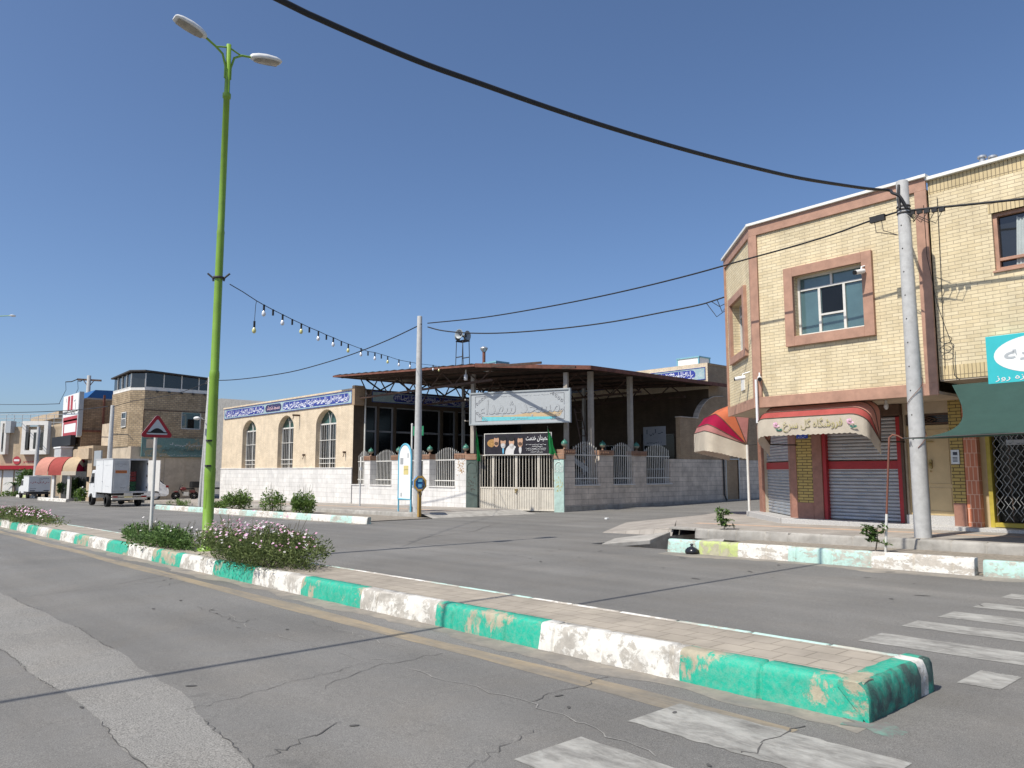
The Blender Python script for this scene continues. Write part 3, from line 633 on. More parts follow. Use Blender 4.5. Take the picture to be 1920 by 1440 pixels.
for i, (path, w) in enumerate([([(395, 1140), (440, 1158), (455, 1172), (560, 1205), (680, 1240)], 0.006), ([(700, 1235), (820, 1270), (960, 1310), (1100, 1360), (1230, 1420)], 0.008), ([(640, 1180), (700, 1200), (760, 1215)], 0.006)]):
    merge(cp, crack([gp(*p) for p in path], w, None, 40 + i, dz=0.0046))
struct(cp.build('road_crack', M['crack_pale'], recalc=False))
# dark spots of tar and grit
ts = MB()
for i in range(44):
    x, y = (rnd.uniform(-12, -1), rnd.uniform(0.4, 4.0)) if i < 22 else (rnd.uniform(-11, -2), rnd.uniform(9, 11.8))
    a = rnd.uniform(0, 3); l, w = rnd.uniform(0.012, 0.05), rnd.uniform(0.006, 0.02)
    if i >= 22: l *= 2; w *= 1.4
    pts = [(x + l * math.cos(q) * math.cos(a) - w * math.sin(q) * math.sin(a), y + l * math.cos(q) * math.sin(a) + w * math.sin(q) * math.cos(a)) for q in [k * math.pi / 4 + rnd.uniform(-0.2, 0.2) for k in range(8)]]
    ts.poly([(p, q, gz(p, q) + 0.005) for p, q in pts])
struct(ts.build('road_stain', M['crack'], recalc=False))

def kerb(name, x0, x1, y0, w, h, segs, mats, side=1, jit=0.006, step=0.06, seed=1, lean=0.03, stone=0.62):
    """swept stone kerb; y0 is its street face, side=1 when the street is on the -Y side; segs: list of (x_end, material index)"""
    r = random.Random(seed)
    prof = [(0, 0.0), (lean * 0.3, h * 0.35), (lean * 0.7, h * 0.72), (lean, h * 0.9), (lean + 0.012, h * 0.965), (lean + 0.035, h), (w * 0.6, h + 0.002), (w - 0.004, h), (w, h * 0.96), (w, 0.0)]
    n = max(2, int((x1 - x0) / step)); st = [x0 + (x1 - x0) * i / n for i in range(n + 1)]
    for xe, m in segs[:-1]:
        k = min(range(n + 1), key=lambda i: abs(st[i] - xe)); st[k] = xe
    gaps = set(); x = x0 + r.uniform(0.2, stone)
    while x < x1 - 0.1:                  # mortar joints between the stones
        if x > x0 + 0.1: gaps.add(round(x, 4)); st += [x - 0.022, x - 0.006, x + 0.006, x + 0.022]; gaps.add(round(x - 0.006, 4)); gaps.add(round(x + 0.006, 4))
        x += stone * r.uniform(0.8, 1.2) if x > -40 else stone * 3
    st = sorted(set(round(q, 4) for q in st)); n = len(st) - 1
    mb = MB(); np_ = len(prof)
    drift = [0.0] * np_
    for x in st:
        for q, (dy, dz) in enumerate(prof):
            drift[q] = drift[q] * 0.8 + r.uniform(-jit, jit) * (0.6 if q < 7 else 0.2)
            gq = 0.02 if x in gaps else 0.0
            y = y0 + side * (dy + drift[q] + (gq if q < 6 else 0))
            mb.v.append(Vector((x, y, gz(x, y) + (dz + drift[q] * 0.5 - (gq if 3 < q < 9 else 0) if dz > 0 else -0.02))))
    for i in range(n):
        xm = (st[i] + st[i + 1]) / 2
        m = next((mm for xe, mm in segs if xm <= xe), segs[-1][1])
        for q in range(np_ - 1):
            mb.f.append([i * np_ + q, (i + 1) * np_ + q, (i + 1) * np_ + q + 1, i * np_ + q + 1]); mb.mi.append(m); mb.sm.append(True)
    mb.m = segs[0][1]; mb.f.append(list(range(np_))); mb.mi.append(segs[0][1]); mb.sm.append(False)
    mb.f.append([n * np_ + q for q in range(np_)]); mb.mi.append(segs[-1][1]); mb.sm.append(False)
    return struct(mb.build(name, mats))
MH = 0.215; MY0, MY1, MX = 4.55, 5.56, -2.06
edges = [0, 15, 30, 48, 67, 87, 111, 137, 163, 198, 238, 283, 337, 398, 472, 563, 675, 815, 1010, 1272]
xe = [at_y(p, 1000 + p * 0.2, MY0).x for p in edges]
segs = []; x = xe[0]; k = 1
fars = []
while x > -95: x -= 1.6; fars.append(x)
for i, q in enumerate(fars[::-1]): segs.append((q, (i + len(fars)) % 2))
for i, q in enumerate(xe): segs.append((q, (i + 1) % 2))
segs.append((MX, 0))
# index 0 = green, 1 = white; the last stretch is green
fix = []; m = 0
for q, _ in segs[::-1]: fix.append((q, m)); m = 1 - m
kerb('median_kerb', -95, MX, MY0, 0.17, MH, fix[::-1], [M['kerb_green'], M['kerb_white']], 1, 0.008, 0.045, 11)
fs = []; x = -95; m = 0
while x < MX - 3: x += 1.75; fs.append((x, m)); m = 1 - m
fs.append((-4.6, 1)); fs.append((MX, 0))
kerb('median_kerb', -95, MX, MY1, 0.12, MH - 0.01, fs, [M['kerb_teal'], M['kerb_pale']], -1, 0.005, 0.08, 12)
def endkerb():
    r = random.Random(5); mb = MB(); prof = [(0, -0.02), (0.0, 0.12), (-0.015, 0.18), (-0.03, 0.205), (-0.06, MH), (-0.17, MH + 0.002), (-0.18, MH - 0.03)]
    n = 18; ys = [MY0 + 0.008 + (MY1 - MY0 - 0.016) * i / n for i in range(n + 1)]
    for y in ys:
        e = min(y - MY0, MY1 - y); sq = 0.0 if e > 0.06 else 0.004
        for dx, dz in prof: mb.v.append(Vector((MX + 0.035 - sq + dx + r.uniform(-0.007, 0.007), y, gz(MX, y) + dz + r.uniform(-0.004, 0.004) - sq * (1 if dz > 0 else 0))))
    p = len(prof)
    for i in range(n):
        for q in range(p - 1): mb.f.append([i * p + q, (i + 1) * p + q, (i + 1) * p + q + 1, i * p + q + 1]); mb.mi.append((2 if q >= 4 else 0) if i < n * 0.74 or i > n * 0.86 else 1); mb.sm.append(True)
    mb.f.append(list(range(p))); mb.mi.append(2); mb.sm.append(False)
    mb.f.append([n * p + q for q in range(p)]); mb.mi.append(2); mb.sm.append(False)
    struct(mb.build('median_kerb', [M['kerb_end_shaded'], M['kerb_white'], M['kerb_green']]))
endkerb()
def slab(name, mat, x0, x1, y0, y1, dz, n=40):
    mb = MB(); y0f = y0 if callable(y0) else (lambda x: y0); y1f = y1 if callable(y1) else (lambda x: y1)
    xs = [x0 + (x1 - x0) * i / n for i in range(n + 1)]
    t = [(x, y0f(x), gz(x, y0f(x)) + dz) for x in xs] + [(x, y1f(x), gz(x, y1f(x)) + dz) for x in xs]
    b = [(x, y, z - dz - 0.05) for x, y, z in t]
    mb.add(t, [(i, i + 1, n + 2 + i, n + 1 + i) for i in range(n)])
    mb.add(t[:n + 1] + b[:n + 1], [(i, i + 1, n + 2 + i, n + 1 + i) for i in range(n)])
    mb.add(t[n + 1:] + b[n + 1:], [(i, i + 1, n + 2 + i, n + 1 + i) for i in range(n)])
    mb.add([t[0], t[n + 1], b[n + 1], b[0]], [(0, 1, 2, 3)]); mb.add([t[n], t[2 * n + 1], b[2 * n + 1], b[n]], [(0, 1, 2, 3)])
    return struct(mb.build(name, mat))
slab('median_paving', M['paver'], -95, MX - 0.14, MY0 + 0.15, MY1 - 0.10, MH - 0.012)
mb = MB()
for i in range(16):
    a = i * 0.4; rr = 0.22 * (1 + 0.4 * math.sin(i * 2.1))
    mb.v.append(Vector((MX + 0.10 + rr * math.cos(a) * 0.9, MY0 - 0.03 + rr * math.sin(a) * 0.45, gz(MX, 4.4) + 0.003)))
mb.f.append(list(range(16))); mb.mi.append(0); mb.sm.append(False)
struct(mb.build('road_stain', M['spill'], recalc=False))

# far side, left: painted kerb, planting strip, stone kerb, pavement in front of the mosque
KL = 13.12
px_l = [290, 318, 352, 390, 410, 425, 448, 480, 511, 530, 555, 583, 619, 659, 688, 725]
ls = [(at_y(p, 960, KL).x, i % 2) for i, p in enumerate(px_l)]
kerb('kerb', -41.5, -21.5, KL, 0.16, 0.22, ls[:-1] + [(-21.5, 1)], [M['kerb_pale'], M['kerb_teal']], 1, 0.006, 0.12, 21)
slab('planting_strip', M['soil'], -41.5, -22.6, KL + 0.15, 16.5, 0.03, 20)
kerb('kerb', -42.5, -23.4, 16.45, 0.16, 0.19, [(-23.4, 0)], [M['concrete']], 1, 0.008, 0.15, 22)
slab('pavement', M['sidewalk'], -58, -23.45, 16.6, 21.36, 0.165, 30)
slab('pavement', M['tactile'], -42, -24.6, 18.6, 18.9, 0.169, 20)
# a lower apron joins the pavement to the gateway
mb = MB()
mb.add([(-23.44, 16.6, gz(-23.44, 0) + 0.165), (-23.44, 21.36, gz(-23.44, 0) + 0.165), (-22.3, 21.36, gz(-22.3, 0) + 0.004), (-22.7, 16.6, gz(-22.7, 0) + 0.004)], [(0, 1, 2, 3)])
struct(mb.build('pavement', M['concrete']))
# far side, right
KR = 12.12
pr = [(1310, 0), (1383, 2), (1427, 1), (1477, 1), (1633, 0), (1825, 1)]
rs = [(at_y(p, 1045, KR).x, m) for p, m in pr]
kerb('kerb', -9.05, rs[-1][0], KR, 0.17, 0.24, rs, [M['kerb_teal'], M['kerb_pale'], M['kerb_yellow']], 1, 0.006, 0.08, 23)
kerb('kerb', at_y(1842, 1070, KR).x, 9.0, KR + 0.02, 0.17, 0.22, [(-3.0, 0), (-1.6, 0), (9, 1)], [M['kerb_teal'], M['kerb_pale']], 1, 0.008, 0.1, 24)
slab('planting_strip', M['soil'], HOLE[1], 9, KR + 0.16, 15.5, 0.02, 20)
kerb('kerb', -10.72, 9.0, 15.42, 0.2, 0.21, [(9, 0)], [M['concrete']], 1, 0.010, 0.12, 25)
mb = MB()                                # pavement round the corner shop, its left side falling to the side street
top = [(-11.4, 15.6), (9, 15.6), (9, 21.5), (-10.0, 21.5), (-12.4, 25.0), (-15.0, 23.2), (-13.4, 18.4)]
mb.poly([(x, y, gz(x, y) + 0.20) for x, y in top])
for a, b in ((6, 0), (5, 6)):
    pass
ramp = [(-11.4, 15.55), (-13.4, 18.4), (-15.0, 23.2)]; foot = [(-13.4, 15.2), (-15.9, 19.2), (-16.4, 24.0)]
for i in range(2):
    mb.add([(*ramp[i], gz(*ramp[i]) + 0.199), (*ramp[i + 1], gz(*ramp[i + 1]) + 0.199), (*foot[i + 1], gz(*foot[i + 1]) + 0.003), (*foot[i], gz(*foot[i]) + 0.003)], [(0, 1, 2, 3)])
mb.add([(-11.4, 15.55, gz(-11.4, 0) + 0.199), (-13.4, 15.2, gz(-13.4, 0) + 0.003), (-11.4, 15.4, gz(-11.4, 0) - 0.1)], [(0, 1, 2)])
struct(mb.build('pavement', M['sidewalk']))
mb = MB(); mb.box(-11.45, -10.73, 15.43, 15.75, gz(-10.6, 0) + 0.15, gz(-10.6, 0) + 0.206); struct(mb.build('pavement', M['concrete'], None, None, 0.01))
slab('pavement', M['tactile'], -12.0, 9, 17.2, 17.5, 0.204, 20)
# concrete bridge over the channel at the right edge
mb = MB()
mb.prism([(-3.3, 12.32, gz(-3.3, 0) + 0.2), (-3.0, 15.45, gz(-3, 0) + 0.215), (0.5, 15.45, gz(0.5, 0) + 0.215), (0.2, 12.32, gz(0.2, 0) + 0.2)], (0, 0, -0.14))
struct(mb.build('pavement', M['concrete']))
# tipped cover slab and broken pieces over the hole
mb = MB()
a, b = at_g(1190, 1020, 0.02), at_g(1252, 1003, 0.10)
d = Vector((0.25, -0.95, 0)); 
sl = [Vector((-11.75, 13.75, gz(-11.5, 0) + 0.02)), Vector((-10.55, 14.25, gz(-10.4, 0) + 0.20)), Vector((-10.42, 13.35, gz(-10.4, 0) + 0.08)), Vector((-11.15, 12.62, gz(-11, 0) + 0.0))]
mb.prism(sl, (0, 0, -0.10))
one(mb, 'cover_slab', M['concrete'], 'broken grey concrete slab tipped into the open drain hole by the pavement corner', 'slab', (-11, 13.4, gz(-11, 0)), None, 0.015)
mb = MB()
mb.prism([(-9.75, 15.0, gz(-9.7, 0) - 0.06), (-10.6, 15.15, gz(-10.5, 0) - 0.16), (-10.7, 15.3, gz(-10.5, 0) - 0.05), (-9.8, 15.25, gz(-9.7, 0) + 0.03)], (0, 0, -0.08))
one(mb, 'broken_block', M['concrete'], 'loose broken block at the back of the open drain hole', 'block', (-10.2, 15.1, gz(-10, 0) - 0.1), None, 0.01)
# rubbish bag against the kerb, and scraps
c = at_g(1302, 1038); mb = MB(); r = random.Random(3); rings = []
for zz, rad in ((0, 0.09), (0.02, 0.115), (0.07, 0.115), (0.11, 0.075), (0.13, 0.03), (0.14, 0.015), (0.17, 0.03), (0.19, 0.012)):
    rings.append([Vector((c.x + rad * 1.15 * math.cos(q * math.pi / 7) * r.uniform(0.86, 1.1), c.y - 0.08 + rad * math.sin(q * math.pi / 7) * r.uniform(0.86, 1.1), c.z + zz)) for q in range(14)])
mb.loft(rings)
one(mb, 'rubbish_bag', M['bag'], 'small tied black rubbish bag lying against the teal kerb end', 'rubbish bag', c)
c = at_g(1138, 974); mb = MB(); mb.prism([(c.x + dx, c.y + dy, c.z + 0.01) for dx, dy in ((-0.06, -0.05), (0.05, -0.06), (0.07, 0.03), (0.0, 0.07), (-0.07, 0.03))], (0, 0, 0.05))
one(mb, 'paper_scrap', M['ink_white'], 'white scrap of litter on the asphalt before the grey side wall', 'litter', c)
# ================================================================== the two brick buildings on the right
UP = Pl(-6.0, 17.1, -2.5)               # upper floors hang over the pavement
GR = Pl(-9.33, 19.0, -2.5)              # shop fronts
sS, zSOF = UP.sz(1427, 763); zSOF = round(zSOF, 3)
sL = (UP.sz(1398, 427)[0] + sS) / 2
zTOP = UP.sz(1400, 428)[1]
sR = UP.sz(1742, 430)[0]
CHU = Pl(*UP.w(sL, 0, 0).to_2d(), -46.0)
LU = -3.15
zst = gz(-9, 0) + 0.2                   # pavement level at the shop
b1 = thing('corner_shop_building', 'two-storey corner building of cream brick with reddish stone trim above grey roller shutters', 'building', GR.w(0, 0, zst))
# upper walls
W0, Z0, = UP.sz(1476, 578)[0], 0
wo = (UP.sz(1474, 575)[0], UP.sz(1640, 550)[0], UP.sz(1560, 640)[1], UP.sz(1553, 488)[1])     # outer edge of the window surround
wi = (wo[0] + 0.23, wo[1] - 0.22, wo[2] + 0.24, wo[3] - 0.22)
mb = MB(UP.M); wall(mb, sL, sR, zSOF, zTOP, [wi], 0.0, 0.3)
mb.M = CHU.M
cw = (-2.55, -0.62, wo[2] + 0.0, wo[3] - 0.05)
wall(mb, LU, 0, zSOF, zTOP, [(cw[0] + 0.2, cw[1] - 0.2, cw[2] + 0.2, cw[3] - 0.2)], 0.0, 0.3)
mb.M = Matrix.Identity(4)
pL = CHU.w(LU, 0, 0); pR = UP.w(sR, 0, 0)
mb.poly([(pL.x, pL.y, zSOF), (pL.x, 34, zSOF), (pL.x, 34, zTOP), (pL.x, pL.y, zTOP)])
mb.poly([(pL.x, 34, zSOF), (pR.x, 34, zSOF), (pR.x, 34, zTOP), (pL.x, 34, zTOP)])
mb.build('wall', M['cream_brick'], b1)
def foot(z): 
    a, b = UP.w(sL, 0, 0), UP.w(sR, 0, 0)
    return [(pL.x, pL.y, z), (a.x, a.y, z), (b.x, b.y, z), (b.x, 34, z), (pL.x, 34, z)]
mb = MB(); mb.poly(foot(zTOP - 0.25)); mb.build('roof', M['plaster'], b1)
mb = MB(); mb.prism(foot(zSOF + 0.002), (0, 0, 0.06)); mb.build('soffit', M['plaster'], b1)
# stone bands
mb = MB(UP.M)
mb.box(sL - 0.03, sR, 0.0, 0.05, zTOP - 0.26, zTOP); mb.box(sL - 0.03, sR, 0.0, 0.05, zSOF - 0.02, zSOF + 0.24)
mb.box(sL - 0.03, sL + 0.19, 0.0, 0.052, zSOF + 0.24, zTOP - 0.26); mb.box(sR - 0.24, sR, 0.0, 0.052, zSOF + 0.24, zTOP - 0.26)
mb.M = CHU.M
mb.box(LU, 0.03, 0.0, 0.048, zTOP - 0.26, zTOP); mb.box(LU, 0.03, 0.0, 0.048, zSOF - 0.02, zSOF + 0.24)
mb.box(LU, LU + 0.1, 0.0, 0.05, zSOF + 0.24, zTOP - 0.26); mb.box(-0.09, 0.03, 0.0, 0.05, zSOF + 0.24, zTOP - 0.26)
mb.build('stone_trim', M['pink_stone'], b1, None, 0.006)
mb = MB(UP.M); mb.box(sL - 0.06, sR + 0.03, -0.25, 0.11, zTOP + 0.003, zTOP + 0.07)
mb.M = CHU.M; mb.box(LU - 0.05, 0.045, -0.25, 0.105, zTOP + 0.004, zTOP + 0.071)
mb.build('coping', M['coping'], b1, None, 0.006)
# windows
def stone_window(pl, wo, wi, panes, name_parent, glassm=M['glass_teal'], curt=None, d=0.2):
    mb = MB(pl.M); frame(mb, wo[0], wo[1], wo[2], wo[3], -0.01, 0.09, wi[0] - wo[0]); 
    w = mb.build('window', M['pink_stone'], name_parent, None, 0.006)
    a, b, c, e = wi
    mb = MB(pl.M); mb.box(a, b, -d - 0.06, -d, c, e); mb.build('pane', glassm, w)
    mb = MB(pl.M); f = 0.055
    frame(mb, a, b, c, e, -d, -d + 0.045, f)
    for x0, x1, z0, z1 in panes:
        mb.box(a + (b - a) * x0, a + (b - a) * x1, -d + 0.001, -d + 0.043, c + (e - c) * z0, c + (e - c) * z1)
    mb.build('frame', M['white_metal'], w)
    return w
w1 = stone_window(UP, wo, wi, [(0.04, 0.96, 0.755, 0.785), (0.485, 0.515, 0.785, 0.97), (0.30, 0.335, 0.04, 0.755), (0.655, 0.69, 0.04, 0.755), (0.335, 0.655, 0.30, 0.33)], b1)
a, b, c, e = wi
mb = MB(UP.M); mb.box(a + (b - a) * 0.345, a + (b - a) * 0.645, -0.198, -0.19, c + (e - c) * 0.34, c + (e - c) * 0.745); mb.build('open_sash', M['glass_black'], w1)
wo2 = (cw[0], cw[1], cw[2], cw[3]); wi2 = (cw[0] + 0.2, cw[1] - 0.2, cw[2] + 0.2, cw[3] - 0.2)
stone_window(CHU, wo2, wi2, [(0.48, 0.53, 0.03, 0.75), (0.04, 0.96, 0.75, 0.79), (0.53, 0.96, 0.28, 0.32)], b1, M['glass_dark'], None, 0.24)
mb = MB(CHU.M); zz = CHU.sz(1390, 722)[1]; mb.box(-1.45, -1.1, 0.0, 0.035, zz - 0.18, zz + 0.14); mb.build('meter_cover', M['coping'], b1, None, 0.006)
# ground floor
gx = lambda px, o=0.0: GR.sz(px, 880, o)[0]
CHG = Pl(*GR.w(gx(1484), 0, 0).to_2d(), -46.0)
zb = zst - 0.03; zD = zst + 0.13
S = dict(p0=gx(1484), p1=gx(1543), r0=gx(1543), r1=gx(1550), s1=gx(1684), r2=gx(1692), d0=gx(1697), d1=gx(1786), q1=gx(1810), o0=gx(1812), o1=gx(1837), y0=gx(1850), y1=gx(1858), g1=gx(1858) + 2.6)
mb = MB(GR.M)
mb.box(S['r0'], S['r2'] + 0.1, -0.30, -0.26, zb, zSOF)           # back of the shop openings
mb.box(S['p0'], S['p1'], -0.25, -0.02, zb, zSOF)
mb.box(S['r2'] + 0.1, S['d0'], -0.26, -0.03, zb, zSOF); mb.box(S['d0'], S['d1'], -0.26, -0.2, zb, zSOF); mb.box(S['d0'], S['d1'], -0.2, -0.02, zSOF - 0.26, zSOF)
mb.M = CHG.M; mb.box(-3.0, -0.05, -0.30, -0.26, zb, zSOF); mb.box(-3.3, -2.86, -0.26, -0.02, zb, zSOF)
mb.M = Matrix.Identity(4); c0 = CHG.w(-3.3, 0, 0)
mb.box(c0.x, c0.x + 0.2, c0.y, 34, zb - 0.2, zSOF)
mb.build('lower_wall', M['plaster'], b1)
mb = MB(GR.M)                                                    # pier with a brick panel in a stone border
pz = GR.sz(1510, 942)[1]
mb.box(S['p0'], S['p0'] + 0.17, -0.02, 0.05, zb, zSOF); mb.box(S['p1'] - 0.26, S['p1'], -0.02, 0.05, zb, zSOF); mb.box(S['p0'] + 0.17, S['p1'] - 0.26, -0.02, 0.05, zb, pz)
mb.build('stone_pier', M['pink_stone_dark'], b1, None, 0.008)
mb = MB(CHG.M); mb.box(-0.16, 0.0, -0.22, 0.03, zb, zSOF); mb.build('stone_pier', M['pink_stone_dark'], b1, None, 0.008)
mb = MB(CHG.M); mb.box(-3.3, -2.86, -0.02, 0.05, zb, zSOF)
mb.build('stone_pier', M['pink_stone_dark'], b1, None, 0.008)
mb = MB(GR.M); mb.box(S['p0'] + 0.17, S['p1'] - 0.26, -0.02, 0.03, pz, zSOF); mb.build('brick_panel', M['yellow_brick'], b1)
mb = MB(GR.M); zp = GR.sz(1495, 819)[1]; mb.box(S['p0'] + 0.20, S['p0'] + 0.52, 0.031, 0.045, zp - 0.05, zp + 0.055)
pq = mb.build('street_plate', M['plate_blue'], b1)
mb = MB(GR.M); squiggle(mb, S['p0'] + 0.24, S['p0'] + 0.48, zp - 0.03, zp + 0.03, 0.046, 4, 5, 0.008); mb.build('lettering', M['ink_white'], pq)
def shutter(pl, a, b, z0, z1, bar, parent, seed, o=-0.12):
    mb = MB(pl.M); n = int((z1 - z0) / 0.085); h = (z1 - z0) / n
    for i in range(n):
        z = z0 + i * h
        pr = [(-0.012, 0.0), (0.012, 0.012), (0.02, h * 0.35), (0.02, h * 0.65), (0.012, h - 0.012), (-0.012, h)]
        if bar and bar[0] < z + h / 2 < bar[1]: continue
        mb.add([(a, o + q, z + w) for q, w in pr] + [(b, o + q, z + w) for q, w in pr], [(k, k + 1, 7 + k, 6 + k) for k in range(5)])
    s = mb.build('roller_shutter', M['shutter'], parent)
    if bar:
        mb = MB(pl.M); mb.box(a, b, o - 0.02, o + 0.035, bar[0] - 0.02, bar[1] + 0.02); mb.build('cross_bar', M['shutter_red'], s, None, 0.006)
    r = random.Random(seed); mb = MB(pl.M)
    for i in range(n):
        z = z0 + i * h
        if bar and bar[0] - 0.05 < z + h / 2 < bar[1] + 0.05: continue
        x = a + (0.1 if (i // 2) % 2 else 0.36) + r.uniform(-0.03, 0.03)
        if i % 5 == 4: continue
        while x < b - 0.28:
            for k in range(5): mb.box(x + k * 0.034, x + k * 0.034 + 0.022, o + 0.0205, o + 0.0212, z + h * 0.40, z + h * (0.56 if k % 2 else 0.62))
            mb.box(x + 0.18, x + 0.25, o + 0.0205, o + 0.0215, z + h * 0.46, z + h * 0.52)
            x += 0.62
    mb.build('print_pattern', M['print_blue'], s)
    return s
zbar = (GR.sz(1600, 878)[1], GR.sz(1600, 866)[1])
shutter(GR, S['r1'], S['s1'], zD, zSOF - 0.28, zbar, b1, 1)
shutter(CHG, -2.86, -0.16, zD, zSOF - 0.28, zbar, b1, 2)
mb = MB(GR.M)
mb.box(S['r0'], S['r1'], -0.16, 0.02, zD - 0.1, zSOF - 0.3); mb.build('shutter_rail', M['shutter_red'], b1, None, 0.008)
mb = MB(GR.M); mb.box(S['s1'], S['r2'], -0.16, 0.02, zD - 0.1, zSOF - 0.3)
mb.build('shutter_rail', M['shutter_red'], b1, None, 0.008)
mb = MB(GR.M); mb.box(S['r0'], S['r2'] + 0.05, -0.24, 0.10, zSOF - 0.27, zSOF - 0.005); mb.M = CHG.M; mb.box(-2.86, -0.17, -0.24, 0.08, zSOF - 0.27, zSOF - 0.006)
mb.build('shutter_box', M['brown_iron'], b1, None, 0.01)
mb = MB(GR.M); mb.box(S['r2'], S['d0'], -0.02, 0.03, zb, zSOF - 0.05); mb.build('door_jamb', M['brown_iron'], b1)
# entrance door with transom
dz0, dz1 = GR.sz(1740, 966)[1], GR.sz(1740, 797)[1]
mb = MB(GR.M); mb.box(S['d0'] + 0.03, S['d1'], -0.19, -0.10, dz0, dz1); 
dm = (S['d0'] + S['d1']) / 2 - 0.1
for a, b in ((S['d0'] + 0.1, dm - 0.04), (dm + 0.04, S['d1'] - 0.08)):
    for c, e in ((dz0 + 0.08, dz0 + 0.62), (dz0 + 0.70, dz1 - 0.1)):
        frame(mb, a, b, c, e, -0.10, -0.085, 0.018)
mb.box(dm - 0.012, dm + 0.012, -0.10, -0.07, dz0, dz1)
dr = mb.build('door', M['beige_door'], b1, None, 0.004)
mb = MB(GR.M); mb.lathe(GR.M @ Vector((0, 0, 0)) * 0, [(0.0, 0)], 3) if False else None
zh = GR.sz(1745, 870)[1]
mb.box(dm + 0.10, dm + 0.16, -0.085, -0.05, zh - 0.1, zh + 0.1); mb.box(dm + 0.02, dm + 0.22, -0.06, -0.035, zh + 0.5, zh + 0.53); mb.ball((dm + 0.13, -0.04, zh), 0.035); mb.ball((dm + 0.13, -0.05, zh - 0.16), 0.02)
mb.build('handle', M['brass'], dr)
mb = MB(GR.M); mb.box(S['d0'], S['d1'] + 0.02, -0.19, 0.06, zb, dz0 - 0.003); mb.build('door_step', M['granite'], b1, None, 0.006)
tz1 = zSOF - 0.27
mb = MB(GR.M); mb.box(S['d0'] + 0.03, S['d1'], -0.17, -0.14, dz1 + 0.02, tz1); tr = mb.build('transom', M['glass_black'], b1)
mb = MB(GR.M); frame(mb, S['d0'] + 0.03, S['d1'], dz1 + 0.02, tz1, -0.14, -0.10, 0.04)
for i in range(1, 6):
    z = dz1 + 0.02 + (tz1 - dz1) * i / 6; mb.box(S['d0'] + 0.05, S['d0'] + 0.36, -0.135, -0.12, z - 0.008, z + 0.008); mb.box(dm + 0.3, S['d1'] - 0.04, -0.135, -0.12, z - 0.008, z + 0.008)
cz = (dz1 + tz1) / 2; ch = (tz1 - dz1) / 2 - 0.05
for k in (1.0, 0.5):
    P = [(dm + 0.05 + 0.24 * k, cz), (dm + 0.05, cz + ch * k), (dm + 0.05 - 0.24 * k, cz), (dm + 0.05, cz - ch * k)]
    for i in range(4): mb.tube([(P[i][0], -0.125, P[i][1]), (P[(i + 1) % 4][0], -0.125, P[(i + 1) % 4][1])], 0.012, 5)
mb.build('transom_grille', M['brown_iron'], tr)
# brick pier with intercom
mb = MB(GR.M); pz2 = GR.sz(1800, 943)[1]; mb.box(S['d1'], S['q1'], -0.2, 0.06, pz2, zSOF); mb.build('brick_panel', M['yellow_brick'], b1)
mb = MB(GR.M); mb.box(S['d1'], S['q1'], -0.2, 0.065, zb, pz2 - 0.002); mb.build('stone_pier', M['pink_stone_dark'], b1, None, 0.006)
zi = GR.sz(1794, 856)[1]; ax = GR.sz(1794, 856)[0]
mb = MB(GR.M); mb.box(ax - 0.09, ax + 0.09, 0.061, 0.10, zi - 0.17, zi + 0.15); ic = mb.build('intercom', M['alu'], b1, None, 0.008)
mb = MB(GR.M); mb.box(ax - 0.04, ax + 0.05, 0.101, 0.106, zi + 0.03, zi + 0.10); [mb.box(ax - 0.05, ax + 0.05, 0.101, 0.105, zi - 0.03 - k * 0.03, zi - 0.015 - k * 0.03) for k in range(4)]; mb.build('intercom_button', M['ink_dark'], ic)
# plinth step along the front
mb = MB(GR.M); so = 0.42
mb.box(S['p0'] - 0.1, S['g1'] + 1.5, -0.25, so, zst - 0.12, zD - 0.012)
mb.M = CHG.M; mb.box(-3.5, 0.14, -0.25, so - 0.012, zst - 0.14, zD - 0.016)
mb.build('plinth_step', M['granite'], b1, None, 0.012)
# rainwater pipe at the corner, cameras
mb = MB(UP.M); zz = UP.sz(1425, 712)[1]
q = sL + 0.08
mb.tube([(q, 0.1, zz), (q, 0.1, zSOF - 0.4)], 0.035, 8)
mb.build('downpipe', M['white_paint'], b1)
def cctv(c, d, label):
    d = Vector(d).normalized(); side = d.cross(ZZ).normalized()
    t = thing('security_camera', label, 'security camera', c, 'cameras on the corner building')
    c = Vector(c); mb = MB(); mb.tube([c, c + d * 0.26], 0.055, 10); mb.build('body', M['white_paint'], t)
    mb = MB(); mb.tube([c + d * 0.255, c + d * 0.29], 0.05, 10); mb.build('lens', M['black'], t)
    mb = MB(); mb.tube([c + d * 0.08, c + d * 0.06 + ZZ * 0.1, c - d * 0.12 + ZZ * 0.12], 0.018, 6); mb.build('bracket', M['white_paint'], t)
    return t
sx, sz_ = UP.sz(1616, 507, 0.2)
p = UP.w(sx, 0.12, sz_); cctv(p, (-0.35, -1, -0.25), 'white camera with black lens hood in the top corner of the large first-floor window')
sx, sz_ = UP.sz(1421, 708, 0.15); p = UP.w(sx, 0.08, sz_); cctv(p, (0.6, -1, -0.3), 'white camera at the head of the white pipe on the building corner')
p = CHU.w(-0.62, 0.1, CHU.sz(1404, 708)[1]); cctv(p, (-1, -0.5, -0.15), 'white camera on a bent arm on the narrow corner face of the building')
# bulb hanging in front of the shutter box
p = UP.w(UP.sz(1661, 752, -0.6)[0], -0.6, zSOF); mb = MB(); mb.lathe(p, [(0.03, 0), (0.03, -0.06), (0.05, -0.10), (0.055, -0.15), (0.03, -0.2), (0.0, -0.21)], 10)
one(mb, 'light_bulb', M['lamp_white'], 'white bulb under the overhang at the right end of the lettered awning', 'light bulb', p)

